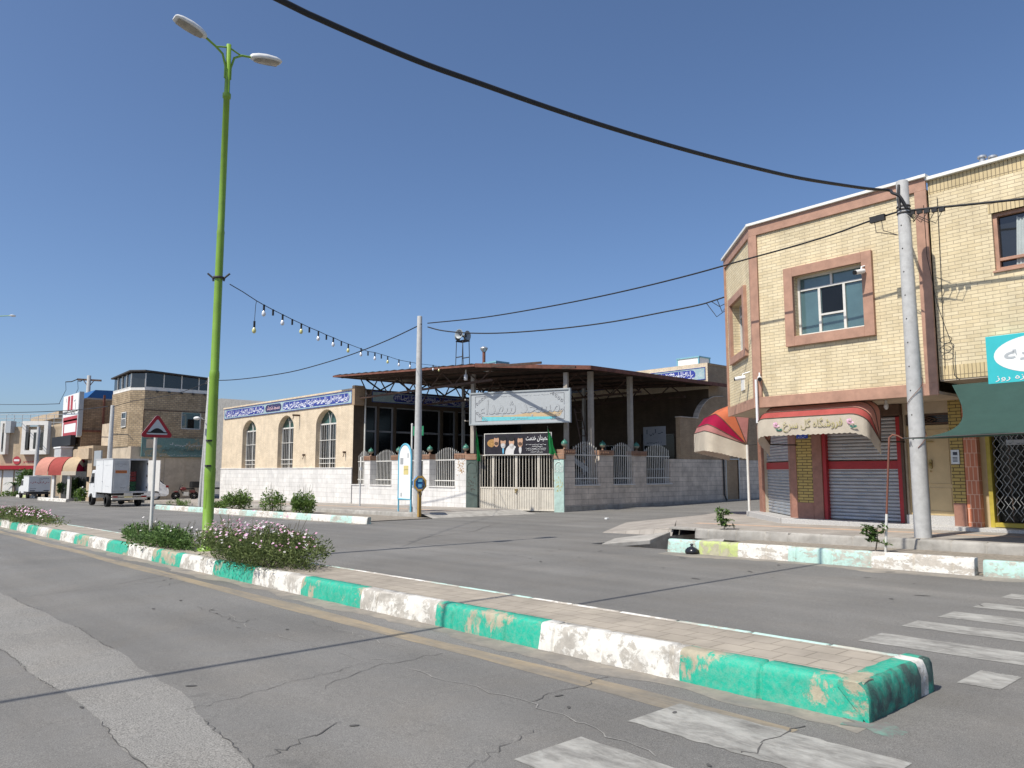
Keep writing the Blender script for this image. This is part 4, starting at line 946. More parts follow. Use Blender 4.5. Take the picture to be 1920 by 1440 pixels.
# ---- second building
sB0, sB1 = sR + 0.012, sR + 7.0
zT2 = UP.sz(1740, 340, -0.04)[1]; zB2 = UP.sz(1765, 712, -0.04)[1]
b2 = thing('brick_shop_building', 'cream brick building at the right edge with an aluminium window above a green shade cloth', 'building', UP.w(sB0, 0, zst))
wa = (UP.sz(1862, 450, -0.04)[0], UP.sz(1862, 450, -0.04)[0] + 1.9, UP.sz(1895, 503, -0.04)[1], UP.sz(1890, 393, -0.04)[1])
mb = MB(UP.M); wall(mb, sB0, sB1, zB2 + 0.28, zT2 - 0.30, [wa], -0.04, 0.22)
mb.M = Matrix.Identity(4); a, b = UP.w(sB0, -0.04, 0), UP.w(sB1, -0.04, 0)
mb.poly([(a.x, a.y, zB2), (a.x, 34, zB2), (a.x, 34, zT2), (a.x, a.y, zT2)]); mb.poly([(b.x, b.y, zB2), (b.x, 34, zB2), (b.x, 34, zT2), (b.x, b.y, zT2)])
mb.build('wall', M['cream_brick'], b2)
mb = MB(UP.M); mb.box(sB0, sB1, -0.2, -0.038, zT2 - 0.30, zT2); mb.box(sB0, sB1, -0.2, -0.038, zB2, zB2 + 0.28); mb.box(wa[0] - 0.05, wa[1] + 0.05, -0.1, -0.034, wa[3], wa[3] + 0.2)
mb.build('soldier_course', M['cream_soldier'], b2)
mb = MB(UP.M); mb.box(sB0 - 0.05, sB1, -0.3, 0.05, zT2 + 0.003, zT2 + 0.075); mb.build('coping', M['coping'], b2, None, 0.006)
mb = MB(UP.M); mb.box(sB0, sB1, -15, -0.06, zT2 - 0.3, zT2 - 0.25); mb.build('roof', M['plaster'], b2)
mb = MB(UP.M); mb.box(sB0, sB1, -15, -0.05, zB2 - 0.03, zB2 - 0.002); mb.build('soffit', M['plaster'], b2)
mb = MB(UP.M); frame(mb, wa[0], wa[1], wa[2], wa[3], -0.20, -0.11, 0.07)
zm = UP.sz(1890, 482, -0.04)[1]; mb.box(wa[0] + 0.07, wa[1] - 0.07, -0.18, -0.12, zm - 0.03, zm + 0.03); sm_ = wa[0] + 0.72; mb.box(sm_, sm_ + 0.07, -0.18, -0.115, zm + 0.03, wa[3] - 0.07)
mb.box(wa[0] - 0.03, wa[1], -0.2, 0.0, wa[2] - 0.04, wa[2] - 0.002)
wn2 = mb.build('window', M['pink_stone'], b2, None, 0.004)
mb = MB(UP.M); mb.box(wa[0], wa[1], -0.24, -0.202, wa[2], wa[3]); mb.build('pane', M['glass_dark'], wn2)
mb = MB(UP.M); r = random.Random(2); n = 30; c0, c1 = wa[0] + 0.33, wa[0] + 0.72
top = [(c0 + 0.06 + (c1 - c0 - 0.06) * i / n, -0.19 + 0.012 * math.sin(i * 1.3), wa[3] - 0.12 - 0.05 * math.sin(i * 0.2)) for i in range(n + 1)]
bot = [(c0 + (c1 - c0) * i / n, -0.188 + 0.012 * math.sin(i * 1.3 + 0.3), wa[2] + 0.05) for i in range(n + 1)]
mb.add(top + bot, [(i, i + 1, n + 2 + i, n + 1 + i) for i in range(n)], True); mb.build('curtain', M['curtain'], wn2)
# pots / flues on its roof edge
mb = MB(); 
for px in (1842, 1862):
    s_, z_ = UP.sz(px, 305, -0.6); mb.tube([UP.w(s_, -0.6, zT2 - 0.1), UP.w(s_, -0.6, z_ + 0.1)], 0.06, 10); mb.tube([UP.w(s_, -0.6, z_ + 0.1), UP.w(s_, -0.6, z_ + 0.14)], 0.09, 10)
mb.build('flue_pipe', M['alu'], b2)
# its ground floor: orange tiled pillar, yellow frame, folding lattice gate
mb = MB(GR.M); mb.box(S['q1'] + 0.01, S['g1'] + 3, -0.6, -0.5, zb, zB2 + 0.1); mb.box(S['q1'] + 0.01, S['o0'], -0.5, 0.0, zb, zB2); mb.box(S['o1'], S['y0'] + 0.02, -0.5, -0.1, zb, zB2); mb.build('lower_wall', M['beige_door'], b2)
mb = MB(GR.M); mb.box(S['o0'], S['o1'], -0.3, 0.08, zb, zB2 - 0.1); mb.build('tiled_pillar', M['orange_tile'], b2)
mb = MB(GR.M); mb.box(S['y0'], S['y1'], -0.3, -0.02, zb, zB2 - 0.2); mb.box(S['y1'], S['g1'], -0.3, -0.02, zD, zD + 0.09); mb.box(S['g1'], S['g1'] + 0.1, -0.3, -0.02, zb, zB2 - 0.2)
mb.build('gate_frame', M['yellow_metal'], b2, None, 0.006)
mb = MB(GR.M); mb.box(S['y1'], S['g1'], -0.32, -0.30, zb, zB2 - 0.05); mb.build('shop_glass', M['glass_black'], b2)
fg = thing('folding_gate', 'brown folding lattice gate drawn across the dark shop front at the right edge', 'gate', GR.w(S['y1'], -0.1, zD))
mb = MB(GR.M); z0, z1 = zD + 0.1, zB2 - 0.3
x = S['y1'] + 0.03; xs = []
while x < S['g1']: xs.append(x); x += 0.15
for i in range(len(xs) - 1):
    z = z0 - 0.3 + (0.11 if i % 2 else 0)
    while z < z1 - 0.3:
        for za, zc in ((z, z + 0.22), (z + 0.22, z)):
            if min(za, zc) > z0: mb.tube([(xs[i], -0.10 if za < zc else -0.115, za), (xs[i + 1], -0.10 if za < zc else -0.115, zc)], 0.007, 4, False)
        z += 0.22
mb.build('lattice', M['alu'], fg)
mb = MB(GR.M)
for q in xs[::2]: mb.box(q - 0.008, q + 0.008, -0.14, -0.125, z0, z1)
mb.build('upright', M['brown_iron'], fg)
mb = MB(GR.M); a = S['y1'] + 0.3; zz = GR.sz(1883, 829)[1]; mb.box(a, a + 0.62, -0.09, -0.075, zz - 0.06, zz + 0.05)
nt = one(mb, 'notice', M['ink_grey'], 'small grey notice with black writing tied to the lattice gate', 'notice', GR.w(a, -0.08, zz))
mb = MB(GR.M); squiggle(mb, a + 0.05, a + 0.57, zz - 0.04, zz + 0.035, -0.074, 7, 9, 0.012); mb.build('lettering', M['ink_dark'], nt)

# turquoise shop sign
so_ = 0.10
s0, zt_ = UP.sz(1847, 632, so_); _, zl_ = UP.sz(1853, 722, so_)
s1 = s0 + 3.0
sg = thing('shop_sign', 'turquoise shop sign with a white oval and grey lettering over the green shade cloth', 'sign', UP.w(s0, so_, zl_))
mb = MB(UP.M); mb.box(s0, s1, so_ - 0.09, so_, zl_, zt_); mb.build('panel', M['turquoise'], sg, None, 0.008)
mb = MB(UP.M); ce = s0 + 0.93; ze = zl_ + (zt_ - zl_) * 0.57; n = 40
mb.poly([(ce + 0.80 * math.cos(2 * math.pi * i / n), so_ + 0.004, ze + (zt_ - zl_) * 0.385 * math.sin(2 * math.pi * i / n)) for i in range(n)])
mb.build('oval', M['board_white'], sg)
lettering('باغچه', M['ink_grey'], sg, UP, ce - 0.62, ce + 0.62, ze - 0.02, so_ + 0.008, (zt_ - zl_) * 0.42, offset=0.012)
mb = MB(UP.M); mb.poly([(ce + 0.05, so_ + 0.009, ze + 0.2), (ce + 0.2, so_ + 0.009, ze + 0.17), (ce + 0.32, so_ + 0.009, ze + 0.24), (ce + 0.24, so_ + 0.009, ze + 0.31), (ce + 0.1, so_ + 0.009, ze + 0.28)]); mb.build('leaf_emblem', M['turquoise'], sg)
lettering('سبزی های تازه روز', M['ink_white'], sg, UP, s0 + 0.13, s0 + 1.75, zl_ + (zt_ - zl_) * 0.12, so_ + 0.006, (zt_ - zl_) * 0.14, offset=0.008)

# green shade cloth on its posts
E0 = at_y(1692, 822, 14.5); zF = E0.z
s_a, z_a = UP.sz(1785, 722, 0.05)
cl = MB(); NU, NV = 26, 14
TL = UP.w(s_a, 0.05, z_a); TR_ = UP.w(s_a + 4.6, 0.05, z_a + 0.05); FL = Vector((E0.x, E0.y, zF)); FR = Vector((1.2, 14.35, zF + 0.1))
for j in range(NV + 1):
    v = j / NV
    for i in range(NU + 1):
        u = i / NU
        left = TL.lerp(FL, v); right = TR_.lerp(FR, v)
        left.x += 0.55 * math.sin(math.pi * v) * (1 - 0.2 * v)                       # the free edge is pulled in by its own tension
        p = left.lerp(right, u)
        p.z -= 0.42 * math.sin(math.pi * v) ** 0.9 * (0.75 + 0.25 * math.sin(math.pi * u)) + 0.02 * math.sin(u * 19 + v * 7) * v
        cl.v.append(p)
for j in range(NV):
    for i in range(NU): cl.f.append([j * (NU + 1) + i, j * (NU + 1) + i + 1, (j + 1) * (NU + 1) + i + 1, (j + 1) * (NU + 1) + i]); cl.mi.append(0); cl.sm.append(True)
sc_ = thing('shade_cloth', 'dark green shade cloth stretched from the wall over the pavement', 'shade cloth', FL)
ob = cl.build('cloth', M['shade_green'], sc_, recalc=False)
mb = MB(); mb.tube([FL, FR], 0.012, 6); mb.build('edge_cord', M['iron'], sc_)
pb = at_g(1660, 1035, 0.03); ptop = Vector((FL.x - 0.22, FL.y - 0.02, zF + 0.02))
pp = thing('awning_post', 'thin leaning post, red above and white below, holding the corner of the green cloth', 'post', pb)
mid = pb.lerp(ptop, 0.33)
mb = MB(); mb.tube([pb - ZZ * 0.05, mid], 0.024, 8); mb.build('lower_tube', M['white_metal'], pp)
mb = MB(); mb.tube([mid, ptop, ptop + Vector((0.06, 0, 0.05)), ptop + Vector((0.14, 0.01, 0.03)), FL], [0.02, 0.02, 0.018, 0.015, 0.012], 8); mb.build('upper_tube', M['rust_red'], pp)

# ---- hooped awnings
def awning(pl, sa, sb, o_p, zp_, rad, angs, cols, name, label, val=0.3, cr_=0.32, text=None, sides=True):
    """pram-hood awning: U-shaped ribs turned about a low pivot line, cloth between them, scalloped valance on the front rib"""
    t = thing(name, label, 'awning', pl.w((sa + sb) / 2, o_p, zp_), 'hooped cloth awnings of the corner shop')
    def rib(th):
        P = []; d = lambda q: (o_p + math.cos(th) * q, zp_ + math.sin(th) * q)
        for q in (0.0, rad * 0.33, rad - cr_): P.append((sa, *d(q)))
        for k in range(1, 6):
            a = k * math.pi / 10; P.append((sa + cr_ * (1 - math.cos(a)), *d(rad - cr_ + cr_ * math.sin(a))))
        for k in range(1, 12): P.append((sa + cr_ + (sb - sa - 2 * cr_) * k / 12, *d(rad)))
        for k in range(5, 0, -1):
            a = k * math.pi / 10; P.append((sb - cr_ * (1 - math.cos(a)), *d(rad - cr_ + cr_ * math.sin(a))))
        for q in (rad - cr_, rad * 0.33, 0.0): P.append((sb, *d(q)))
        return P
    ribs = [rib(R(a)) for a in angs]
    for k in range(len(ribs) - 1):
        mb = MB(pl.M); A, B = ribs[k], ribs[k + 1]; n = len(A)
        midr = [((a[0] + b[0]) / 2 + (0.0), (a[1] + b[1]) / 2, (a[2] + b[2]) / 2 - 0.03 * math.sin(math.pi * i / (n - 1))) for i, (a, b) in enumerate(zip(A, B))]
        mb.loft([A, midr, B], False, False); mb.build('hood_panel', M[cols[k]], t, recalc=False)
    mb = MB(pl.M)
    for A in ribs: mb.tube(A, 0.014, 6)
    mb.build('rib', M['brown_iron'], t)
    F = ribs[-1]; mb = MB(pl.M); L = [0.0]
    for i in range(1, len(F)): L.append(L[-1] + (Vector(F[i]) - Vector(F[i - 1])).length)
    n = int(L[-1] / 0.03); top, midl, bot = [], [], []; r = random.Random(len(label))
    for q in range(n + 1):
        x = L[-1] * q / n; i = max(k for k in range(len(L)) if L[k] <= x + 1e-6); i = min(i, len(F) - 2)
        u = (x - L[i]) / max(1e-6, L[i + 1] - L[i]); p = Vector(F[i]).lerp(Vector(F[i + 1]), u)
        side = min(x, L[-1] - x); wv = 0.018 * math.sin(x * 9.0) * (1 if side < rad else 0.35)
        drop = val * (0.72 + 0.28 * min(1, side / rad)) + 0.022 * abs(math.sin(x * math.pi / 0.125))
        top.append((p.x, p.y + 0.004, p.z)); midl.append((p.x + wv * 0.4, p.y + 0.012 + wv * 0.5, p.z - drop * 0.5)); bot.append((p.x + wv, p.y + 0.01 + wv, p.z - drop))
    mb.loft([top, midl, bot], False, False); vl = mb.build('valance', M['aw_cream'], t, recalc=False)
    mb = MB(pl.M)
    for s_ in (sa + 0.02, sb - 0.02): mb.tube([(s_, o_p, zp_), (s_, -0.2, zp_ + 0.02)], 0.018, 6)
    mb.build('support_arm', M['iron'], t)
    return t, vl, ribs[-1]
oP = 1.22
sa, sb = GR.sz(1447, 832, oP)[0], GR.sz(1651, 826, oP)[0]
zP = GR.sz(1600, 829, oP)[1]
aw, vl, F = awning(GR, sa - 0.05, sb, oP, zP, 0.94, [96, 74, 54, 40], ['aw_faded', 'aw_faded', 'aw_red'], 'shop_awning', 'long faded red hooped awning with lettered cream valance over the front shutter', 0.41)
of = oP + 0.94 * math.cos(R(40)) + 0.035; zf = zP + 0.94 * math.sin(R(40)) - 0.20
s0, s1 = GR.sz(1468, 800, of)[0], GR.sz(1578, 790, of)[0]
lettering('فروشگاه گل سرخ', M['ink_olive'], vl, GR, s0 - 0.01, s1 + 0.01, zf, of, 0.30, offset=0.014)
lettering('فروشگاه گل سرخ', M['aw_cream'], vl, GR, s0 + 0.005, s1 - 0.005, zf, of + 0.004, 0.275, offset=-0.010)
for px in (1455, 1594):
    sf = GR.sz(px, 800, of)[0]; mb = MB(GR.M); r = random.Random(px)
    for k in range(9):
        a = k * 0.7; rr = 0.02 + 0.012 * k; c = (sf + rr * 0.7 * math.cos(a), zf + 0.05 + rr * 0.6 * math.sin(a)); mb.poly([(c[0] + 0.028 * math.cos(q * 1.05), of + 0.004 + k * 0.0006, c[1] + 0.022 * math.sin(q * 1.05)) for q in range(6)])
    mb.build('rose_print', M['petal_pink'], vl, recalc=False)
    mb = MB(GR.M)
    for k in range(6):
        a = -0.4 - k * 0.45; c = (sf + 0.03 + 0.06 * math.cos(a), zf - 0.06 + 0.04 * math.sin(a)); mb.poly([(c[0], of + 0.003, c[1]), (c[0] + 0.05, of + 0.003, c[1] + 0.02), (c[0] + 0.08, of + 0.003, c[1] - 0.015), (c[0] + 0.04, of + 0.003, c[1] - 0.02)])
    mb.build('leaf_print', M['globe_green'], vl, recalc=False)
CA = Pl(*at_y(1409, 900, CHG.w(-3.3, 0, 0).y - 0.1).to_2d(), -46.0)
zA = CA.sz(1408, 833, 0.1)[1]
aw2, vl2, F2 = awning(CA, -2.5, 0.0, 0.1, zA, 1.32, [96, 70, 48, 30, 20], ['aw_pink', 'aw_orange', 'aw_crimson', 'aw_pink'], 'shop_awning', 'crimson and orange fan-folded awning on the corner nearest the side street', 0.60, 0.35)
q = CA.w(0.03, 0.1, 0); pz_ = gz(q.x, q.y) + 0.2
mb = MB(); mb.tube([(q.x, q.y, pz_), (q.x, q.y, zA)], 0.04, 8)
one(mb, 'awning_post', M['white_metal'], 'white steel post under the pivot of the fan-folded corner awning', 'post', (q.x, q.y, pz_))
# ================================================================== the mosque, its courtyard, wall, gate and canopy
FY = 21.3                                # street face of the hall and of the courtyard wall
MF = Pl(-36.4, FY, 0.0)
xc = at_y(660, 900, FY).x               # corner of the hall
xl = at_y(414, 900, FY).x
MF = Pl(xc, FY, 0.0)
zR = MF.sz(660, 728)[1]
zbase = gz(xc, 0) + 0.16
zM = MF.sz(660, 877)[1]                 # top of the marble dado
hall = thing('mosque_hall', 'low cream brick mosque hall with three pointed windows and a blue lettered tile frieze', 'mosque', (xc, FY, zbase))
APEX = {}
def arch(a, b, z0, zs, n=10):
    """outline of a pointed-arch opening: up one side, over, down the other"""
    w = b - a; m = (a + b) / 2; h = APEX.get(round(a, 3), w * 0.6); P = [(a, z0), (a, zs)]
    for i in range(1, n):
        u = i / n; P.append((a + (m - a) * (1 - math.cos(u * math.pi / 2)) ** 0.92, zs + h * math.sin(u * math.pi / 2) ** 1.0 * (0.90 + 0.10 * u)))
    P.append((m, zs + h))
    for i in range(n - 1, 0, -1):
        u = i / n; P.append((b - (b - m) * (1 - math.cos(u * math.pi / 2)) ** 0.92, zs + h * math.sin(u * math.pi / 2) * (0.90 + 0.10 * u)))
    return P + [(b, zs), (b, z0)]
wins = []
for pa, pb, ysp, yb, yap in ((454, 479, 808, 878, 788), (520.5, 549.5, 802, 876.5, 779), (591.5, 629.5, 794, 875, 767.5)):
    a, b = MF.sz(pa, 840)[0], MF.sz(pb, 840)[0]
    wins.append((a, b, zM + 0.02, MF.sz((pa + pb) / 2, ysp)[1])); APEX[round(a, 3)] = MF.sz((pa + pb) / 2, yap)[1] - wins[-1][3]
sl_ = xl - xc
mb = MB(MF.M); D = 0.36
segs_ = [sl_] + [v for w in wins for v in (w[0], w[1])] + [0.0]
for i in range(0, len(segs_), 2): mb.poly([(segs_[i], 0, zM), (segs_[i + 1], 0, zM), (segs_[i + 1], 0, zR), (segs_[i], 0, zR)])
for a, b, z0, zs in wins:
    P = arch(a, b, z0, zs)
    mb.poly([(a, 0, zM), (b, 0, zM), (b, 0, z0), (a, 0, z0)])
    h = len(P) // 2
    mb.poly([(p, 0, z) for p, z in P[1:h + 1]] + [((a + b) / 2, 0, zR), (a, 0, zR)])
    mb.poly([(p, 0, z) for p, z in P[h:-1]] + [(b, 0, zR), ((a + b) / 2, 0, zR)])
    for q in range(len(P)):
        p1, p2 = P[q], P[(q + 1) % len(P)]; mb.poly([(p1[0], 0, p1[1]), (p2[0], 0, p2[1]), (p2[0], -D, p2[1]), (p1[0], -D, p1[1])])
mb.M = Matrix.Identity(4)
mb.poly([(xl, FY, zM), (xl, 36, zM), (xl, 36, zR), (xl, FY, zR)]); mb.poly([(xl, 36, zbase - 0.5), (xc, 36, zbase - 0.5), (xc, 36, zR), (xl, 36, zR)])
mb.build('wall', M['mosque_brick'], hall)
mb = MB(); mb.poly([(xl, FY + 0.3, zR - 0.2), (xc, FY + 0.3, zR - 0.2), (xc, 36, zR - 0.2), (xl, 36, zR - 0.2)]); mb.build('roof', M['plaster'], hall)
mb = MB(MF.M); mb.box(sl_, 0, -0.2, 0.045, zbase - 1.0, zM - 0.03); mb.M = Matrix.Identity(4); mb.box(xl - 0.03, xl + 0.2, FY, 36, zbase - 1.0, zM - 0.03)
mb.build('marble_dado', M['marble'], hall)
mb = MB(MF.M); mb.box(sl_, 0.02, -0.01, 0.075, zM - 0.03, zM + 0.02); mb.build('dado_ledge', M['marble'], hall, None, 0.006)
mb = MB(MF.M); x = sl_                                          # dogtooth course under the parapet
mb.box(sl_, 0.0, 0.0, 0.04, zR - 0.10, zR); mb.build('parapet_course', M['mosque_brick'], hall)
for a, b, z0, zs in wins:
    P = arch(a, b, z0, zs); w = b - a; m = (a + b) / 2
    mb = MB(MF.M); mb.poly([(p, -D + 0.02, z) for p, z in P]); wn_ = mb.build('window', M['glass_dark'], hall)
    mb = MB(MF.M)
    hd = [p for p in P if p[1] >= zs - 1e-4]
    mb.poly([(p, -D + 0.024, z) for p, z in hd]); mb.build('arched_pane', M['glass_green'], wn_)
    mb = MB(MF.M); o0, o1 = -D + 0.03, -D + 0.09
    mb.box(a, a + 0.05, o0, o1, z0, zs); mb.box(b - 0.05, b, o0, o1, z0, zs); mb.box(a, b, o0, o1 + 0.01, zs - 0.05, zs + 0.03); mb.box(m - 0.03, m + 0.03, o0, o1, z0, zs)
    hh = zs - z0; mb.box(a, b, o0, o1 + 0.03, z0 + hh * 0.62, z0 + hh * 0.62 + 0.03); mb.box(a, b, o0, o1 + 0.03, z0 + hh * 0.20, z0 + hh * 0.20 + 0.045); mb.box(a, b, o0, o1 + 0.03, z0 + hh * 0.09, z0 + hh * 0.09 + 0.03)
    ht = APEX[round(a, 3)]
    for sgn in (-1, 1):
        mb.tube([(m + sgn * 0.05, o1, zs), (m + sgn * 0.06, o1, zs + ht * 0.3), (m + sgn * 0.13, o1, zs + ht * 0.6), (m + sgn * 0.24, o1, zs + ht * 0.80)], 0.025, 5)
    mb.build('frame', M['white_metal'], wn_)
    mb = MB(MF.M); n = 9
    for i in range(1, n): mb.box(a + w * i / n - 0.009, a + w * i / n + 0.009, o1 + 0.005, o1 + 0.025, z0, zs)
    mb.build('grille', M['white_metal'], wn_)
    mb = MB(MF.M); mb.box(a - 0.02, b + 0.02, -D + 0.02, 0.06, z0 - 0.045, z0 - 0.002); mb.build('sill', M['marble'], wn_)
def frieze(pl, s0, s1, z0, z1, o, parts, parent, seed, name='tile_frieze', text=True):
    mb = MB(pl.M); mb.box(s0, s1, o - 0.03, o, z0, z1); f = mb.build(name, M['tile_turq'], parent)
    h = z1 - z0; mb = MB(pl.M); frame(mb, s0, s1, z0, z1, o, o + 0.012, 0.035); mb.build('border', M['tile_blue'], f)
    for k, (u0, u1, kind) in enumerate(parts):
        a, b = s0 + (s1 - s0) * u0, s0 + (s1 - s0) * u1; c, d = z0 + h * 0.15, z1 - h * 0.15; m = (c + d) / 2; e = h * 0.42; n = 7
        P = [(a + e * (1 - math.cos(i * math.pi / 2 / n)) ** 1.0, m + (d - m) * math.sin(i * math.pi / 2 / n)) for i in range(n + 1)]
        Q = P + [(b - (p - a), z) for p, z in P[::-1]] + [(b - (p - a), 2 * m - z) for p, z in P[1:]] + [(p, 2 * m - z) for p, z in P[1:-1][::-1]]
        mb = MB(pl.M); mb.poly([(p, o + 0.006, z) for p, z in Q]); mb.build('cartouche', M['tile_navy'] if kind == 'mid' else M['tile_blue'], f)
        if kind == 'mid':
            if text: lettering('مسجد شهداء', M['tile_pink'], f, pl, a + e * 0.8, b - e * 0.8, m, o + 0.009, h * 0.5, offset=0.02)
        else:
            mb = MB(pl.M); script_band(mb, a + h * 0.12, b - h * 0.12, c + h * 0.02, d - h * 0.02, o + 0.009, seed + k, 12 / h); mb.build('calligraphy', M['tile_white'], f, recalc=False)
    return f
zf0, zf1 = MF.sz(655, 757)[1], MF.sz(655, 733.5)[1]
frieze(MF, sl_ + 0.25, -0.12, zf0, zf1, 0.05, [(0.012, 0.375, 'txt'), (0.385, 0.515, 'mid'), (0.525, 0.985, 'txt')], hall, 100)
for px, py, ln in ((562, 779, 0.45), (572, 853, 0.16), (648, 848, 0.16)):   # rain spout and little lamp brackets on the street face
    s_, z_ = MF.sz(px, py); mb = MB(MF.M); mb.box(s_ - 0.05, s_ + 0.05, 0.0, ln, z_ - 0.05, z_ + 0.05); mb.prism([(s_ - 0.03, ln - 0.08, z_ - 0.05), (s_ + 0.03, ln - 0.08, z_ - 0.05), (s_ + 0.03, ln - 0.02, z_ - 0.25), (s_ - 0.03, ln - 0.02, z_ - 0.25)], (0, 0.02, 0)); mb.build('spout' if ln > 0.3 else 'lamp_bracket', M['brown_iron'], hall)
# pier at the corner and the courtyard side of the hall
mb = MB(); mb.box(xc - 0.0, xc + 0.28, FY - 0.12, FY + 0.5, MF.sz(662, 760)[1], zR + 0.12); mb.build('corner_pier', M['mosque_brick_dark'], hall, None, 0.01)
CX = xc + 0.02; SP = Pl(CX, FY, 90)      # courtyard face of the hall: s runs to the back
class PX:                                # plane x = const, facing +X
    pass
HX = Pl(CX, 40.0, -90.0)                 # n = (-1, 0) for ang -90, so turn it round
HX = Pl(CX, FY, 90.0)                    # t = (0,1), n = (1,0)
hs = lambda px, py: HX.sz(px, py)
zw0 = gz(-36, 0) + 0.6
gl = []
edges_px = [686, 708, 711, 739, 743, 827, 831, 855, 859, 886]
e_ = [hs(p, 800)[0] for p in edges_px] + [14.2]
zt_w, zm_w = hs(740, 764)[1], hs(740, 810)[1]
holes = [(e_[0], e_[1], zw0, zt_w), (e_[2], e_[3], zw0, zt_w), (e_[4], e_[5], zw0, zt_w), (e_[6], e_[7], zw0, zt_w), (e_[8], 13.4, zw0, zt_w)]
mb = MB(HX.M); wall(mb, 0, 14.7, zbase - 0.6, zR, holes, 0.0, 0.2); mb.build('courtyard_wall_face', M['hall_shaded'], hall)
for a, b, c, d in holes:
    mb = MB(HX.M); mb.box(a, b, -0.24, -0.2, c, d); wq = mb.build('courtyard_window', M['glass_black'], hall)
    mb = MB(HX.M); frame(mb, a, b, c, d, -0.2, -0.12, 0.07); mb.box(a + 0.07, b - 0.07, -0.2, -0.13, zm_w - 0.05, zm_w + 0.05)
    k = int((b - a) / 1.6)
    for i in range(1, k): mb.box(a + (b - a) * i / k - 0.03, a + (b - a) * i / k + 0.03, -0.2, -0.14, c, zm_w - 0.05)
    mb.build('frame', M['sb_line'], wq)
z0, z1 = hs(760, 758)[1], hs(760, 738)[1]
frieze(HX, 1.1, 12.5, z0, z1, 0.04, [(0.12, 0.97, 'txt')], hall, 150, text=False)
mb = MB(); p = hs(683, 780); mb.tube([(CX + 0.1, FY + p[0], zbase), (CX + 0.1, FY + p[0], zR)], 0.05, 8); mb.build('downpipe', M['white_metal'], hall)
# rear hall across the back of the courtyard
RY = 33.6; SX = -22.3                    # SX: line of the wall along the side street
RP = Pl(SX, RY, 0.0)
zrt = RP.sz(1326, 680)[1]
rear = thing('mosque_rear_hall', 'brick hall behind the courtyard whose blue lettered frieze rises above the canopy', 'mosque', (SX, RY, gz(SX, RY)))
mb = MB(RP.M); wall(mb, CX - SX, 0, gz(SX, RY) - 0.3, zrt, [(-9.8, -7.9, 0.3, 2.9), (-7.2, -5.2, 0.3, 2.9), (-4.4, -2.2, 1.5, 3.4), (-1.5, -0.25, 2.3, 4.2)], 0, 0.25); mb.build('wall', M['hall_shaded'], rear)
mb = MB(RP.M); mb.box(CX - SX, 0.0, 0.0, 0.03, zrt - 1.35, zrt); mb.build('parapet', M['mosque_brick'], rear)
mb = MB(RP.M); [mb.box(a, b, -0.3, -0.25, c, d) for a, b, c, d in ((-9.8, -7.9, 0.3, 2.9), (-7.2, -5.2, 0.3, 2.9), (-4.4, -2.2, 1.5, 3.4), (-1.5, -0.25, 2.3, 4.2))]
wr = mb.build('window', M['glass_black'], rear)
mb = MB(RP.M); [frame(mb, a, b, c, d, -0.25, -0.18, 0.06) for a, b, c, d in ((-9.8, -7.9, 0.3, 2.9), (-7.2, -5.2, 0.3, 2.9), (-4.4, -2.2, 1.5, 3.4), (-1.5, -0.25, 2.3, 4.2))]; mb.build('frame', M['grey_paint'], wr)
f0, f1 = RP.sz(1320, 712)[1], RP.sz(1320, 688.5)[1]
frieze(RP, -13.5, -0.12, f0, f1, 0.06, [(0.05, 0.42, 'txt'), (0.47, 0.955, 'txt')], rear, 170)
mb = MB(); mb.poly([(CX, RY, zrt - 0.1), (SX, RY, zrt - 0.1), (SX, 50, zrt - 0.1), (CX, 50, zrt - 0.1)]); mb.build('roof', M['plaster'], rear)
mb = MB(); zs_ = hz(SX, RY + 3, 698)
mb.box(SX - 0.3, SX - 0.03, RY + 0.02, RY + 2.3, gz(SX, RY) - 0.3, zrt); mb.box(SX - 0.3, SX - 0.04, RY + 2.3, 52, gz(SX, 45) - 0.6, zrt - 0.9)
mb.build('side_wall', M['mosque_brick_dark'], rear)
q = at_y(1299, 676, 36.5)
one_ = MB(); one_.box(q.x - 0.75, q.x + 0.75, 36, 37.1, zrt - 0.1, q.z + 0.1)
ec = thing('evaporative_cooler', 'white and blue evaporative cooler on the roof of the rear mosque hall', 'air cooler', (q.x, 36.5, zrt - 0.1), 'coolers on the mosque roofs')
def cooler(t, x0, x1, y0, y1, z0, z1):
    mb = MB(); mb.box(x0 + 0.03, x1 - 0.03, y0 + 0.03, y1 - 0.03, z0, z1 - 0.04); mb.build('body', M['board_white'], t)
    mb = MB(); 
    for a in (x0, x1 - 0.08):
        for b in (y0, y1 - 0.08): mb.box(a, a + 0.08, b, b + 0.08, z0, z1 - 0.05)
    mb.box(x0 - 0.02, x1 + 0.02, y0 - 0.02, y1 + 0.02, z1 - 0.05, z1 + 0.02); mb.box(x0, x1, y0, y1, z0 + 0.02, z0 + 0.1); mb.build('casing_frame', M['cooler_blue'], t)
cooler(ec, q.x - 0.75, q.x + 0.75, 36, 37.1, zrt - 0.1, q.z + 0.12)

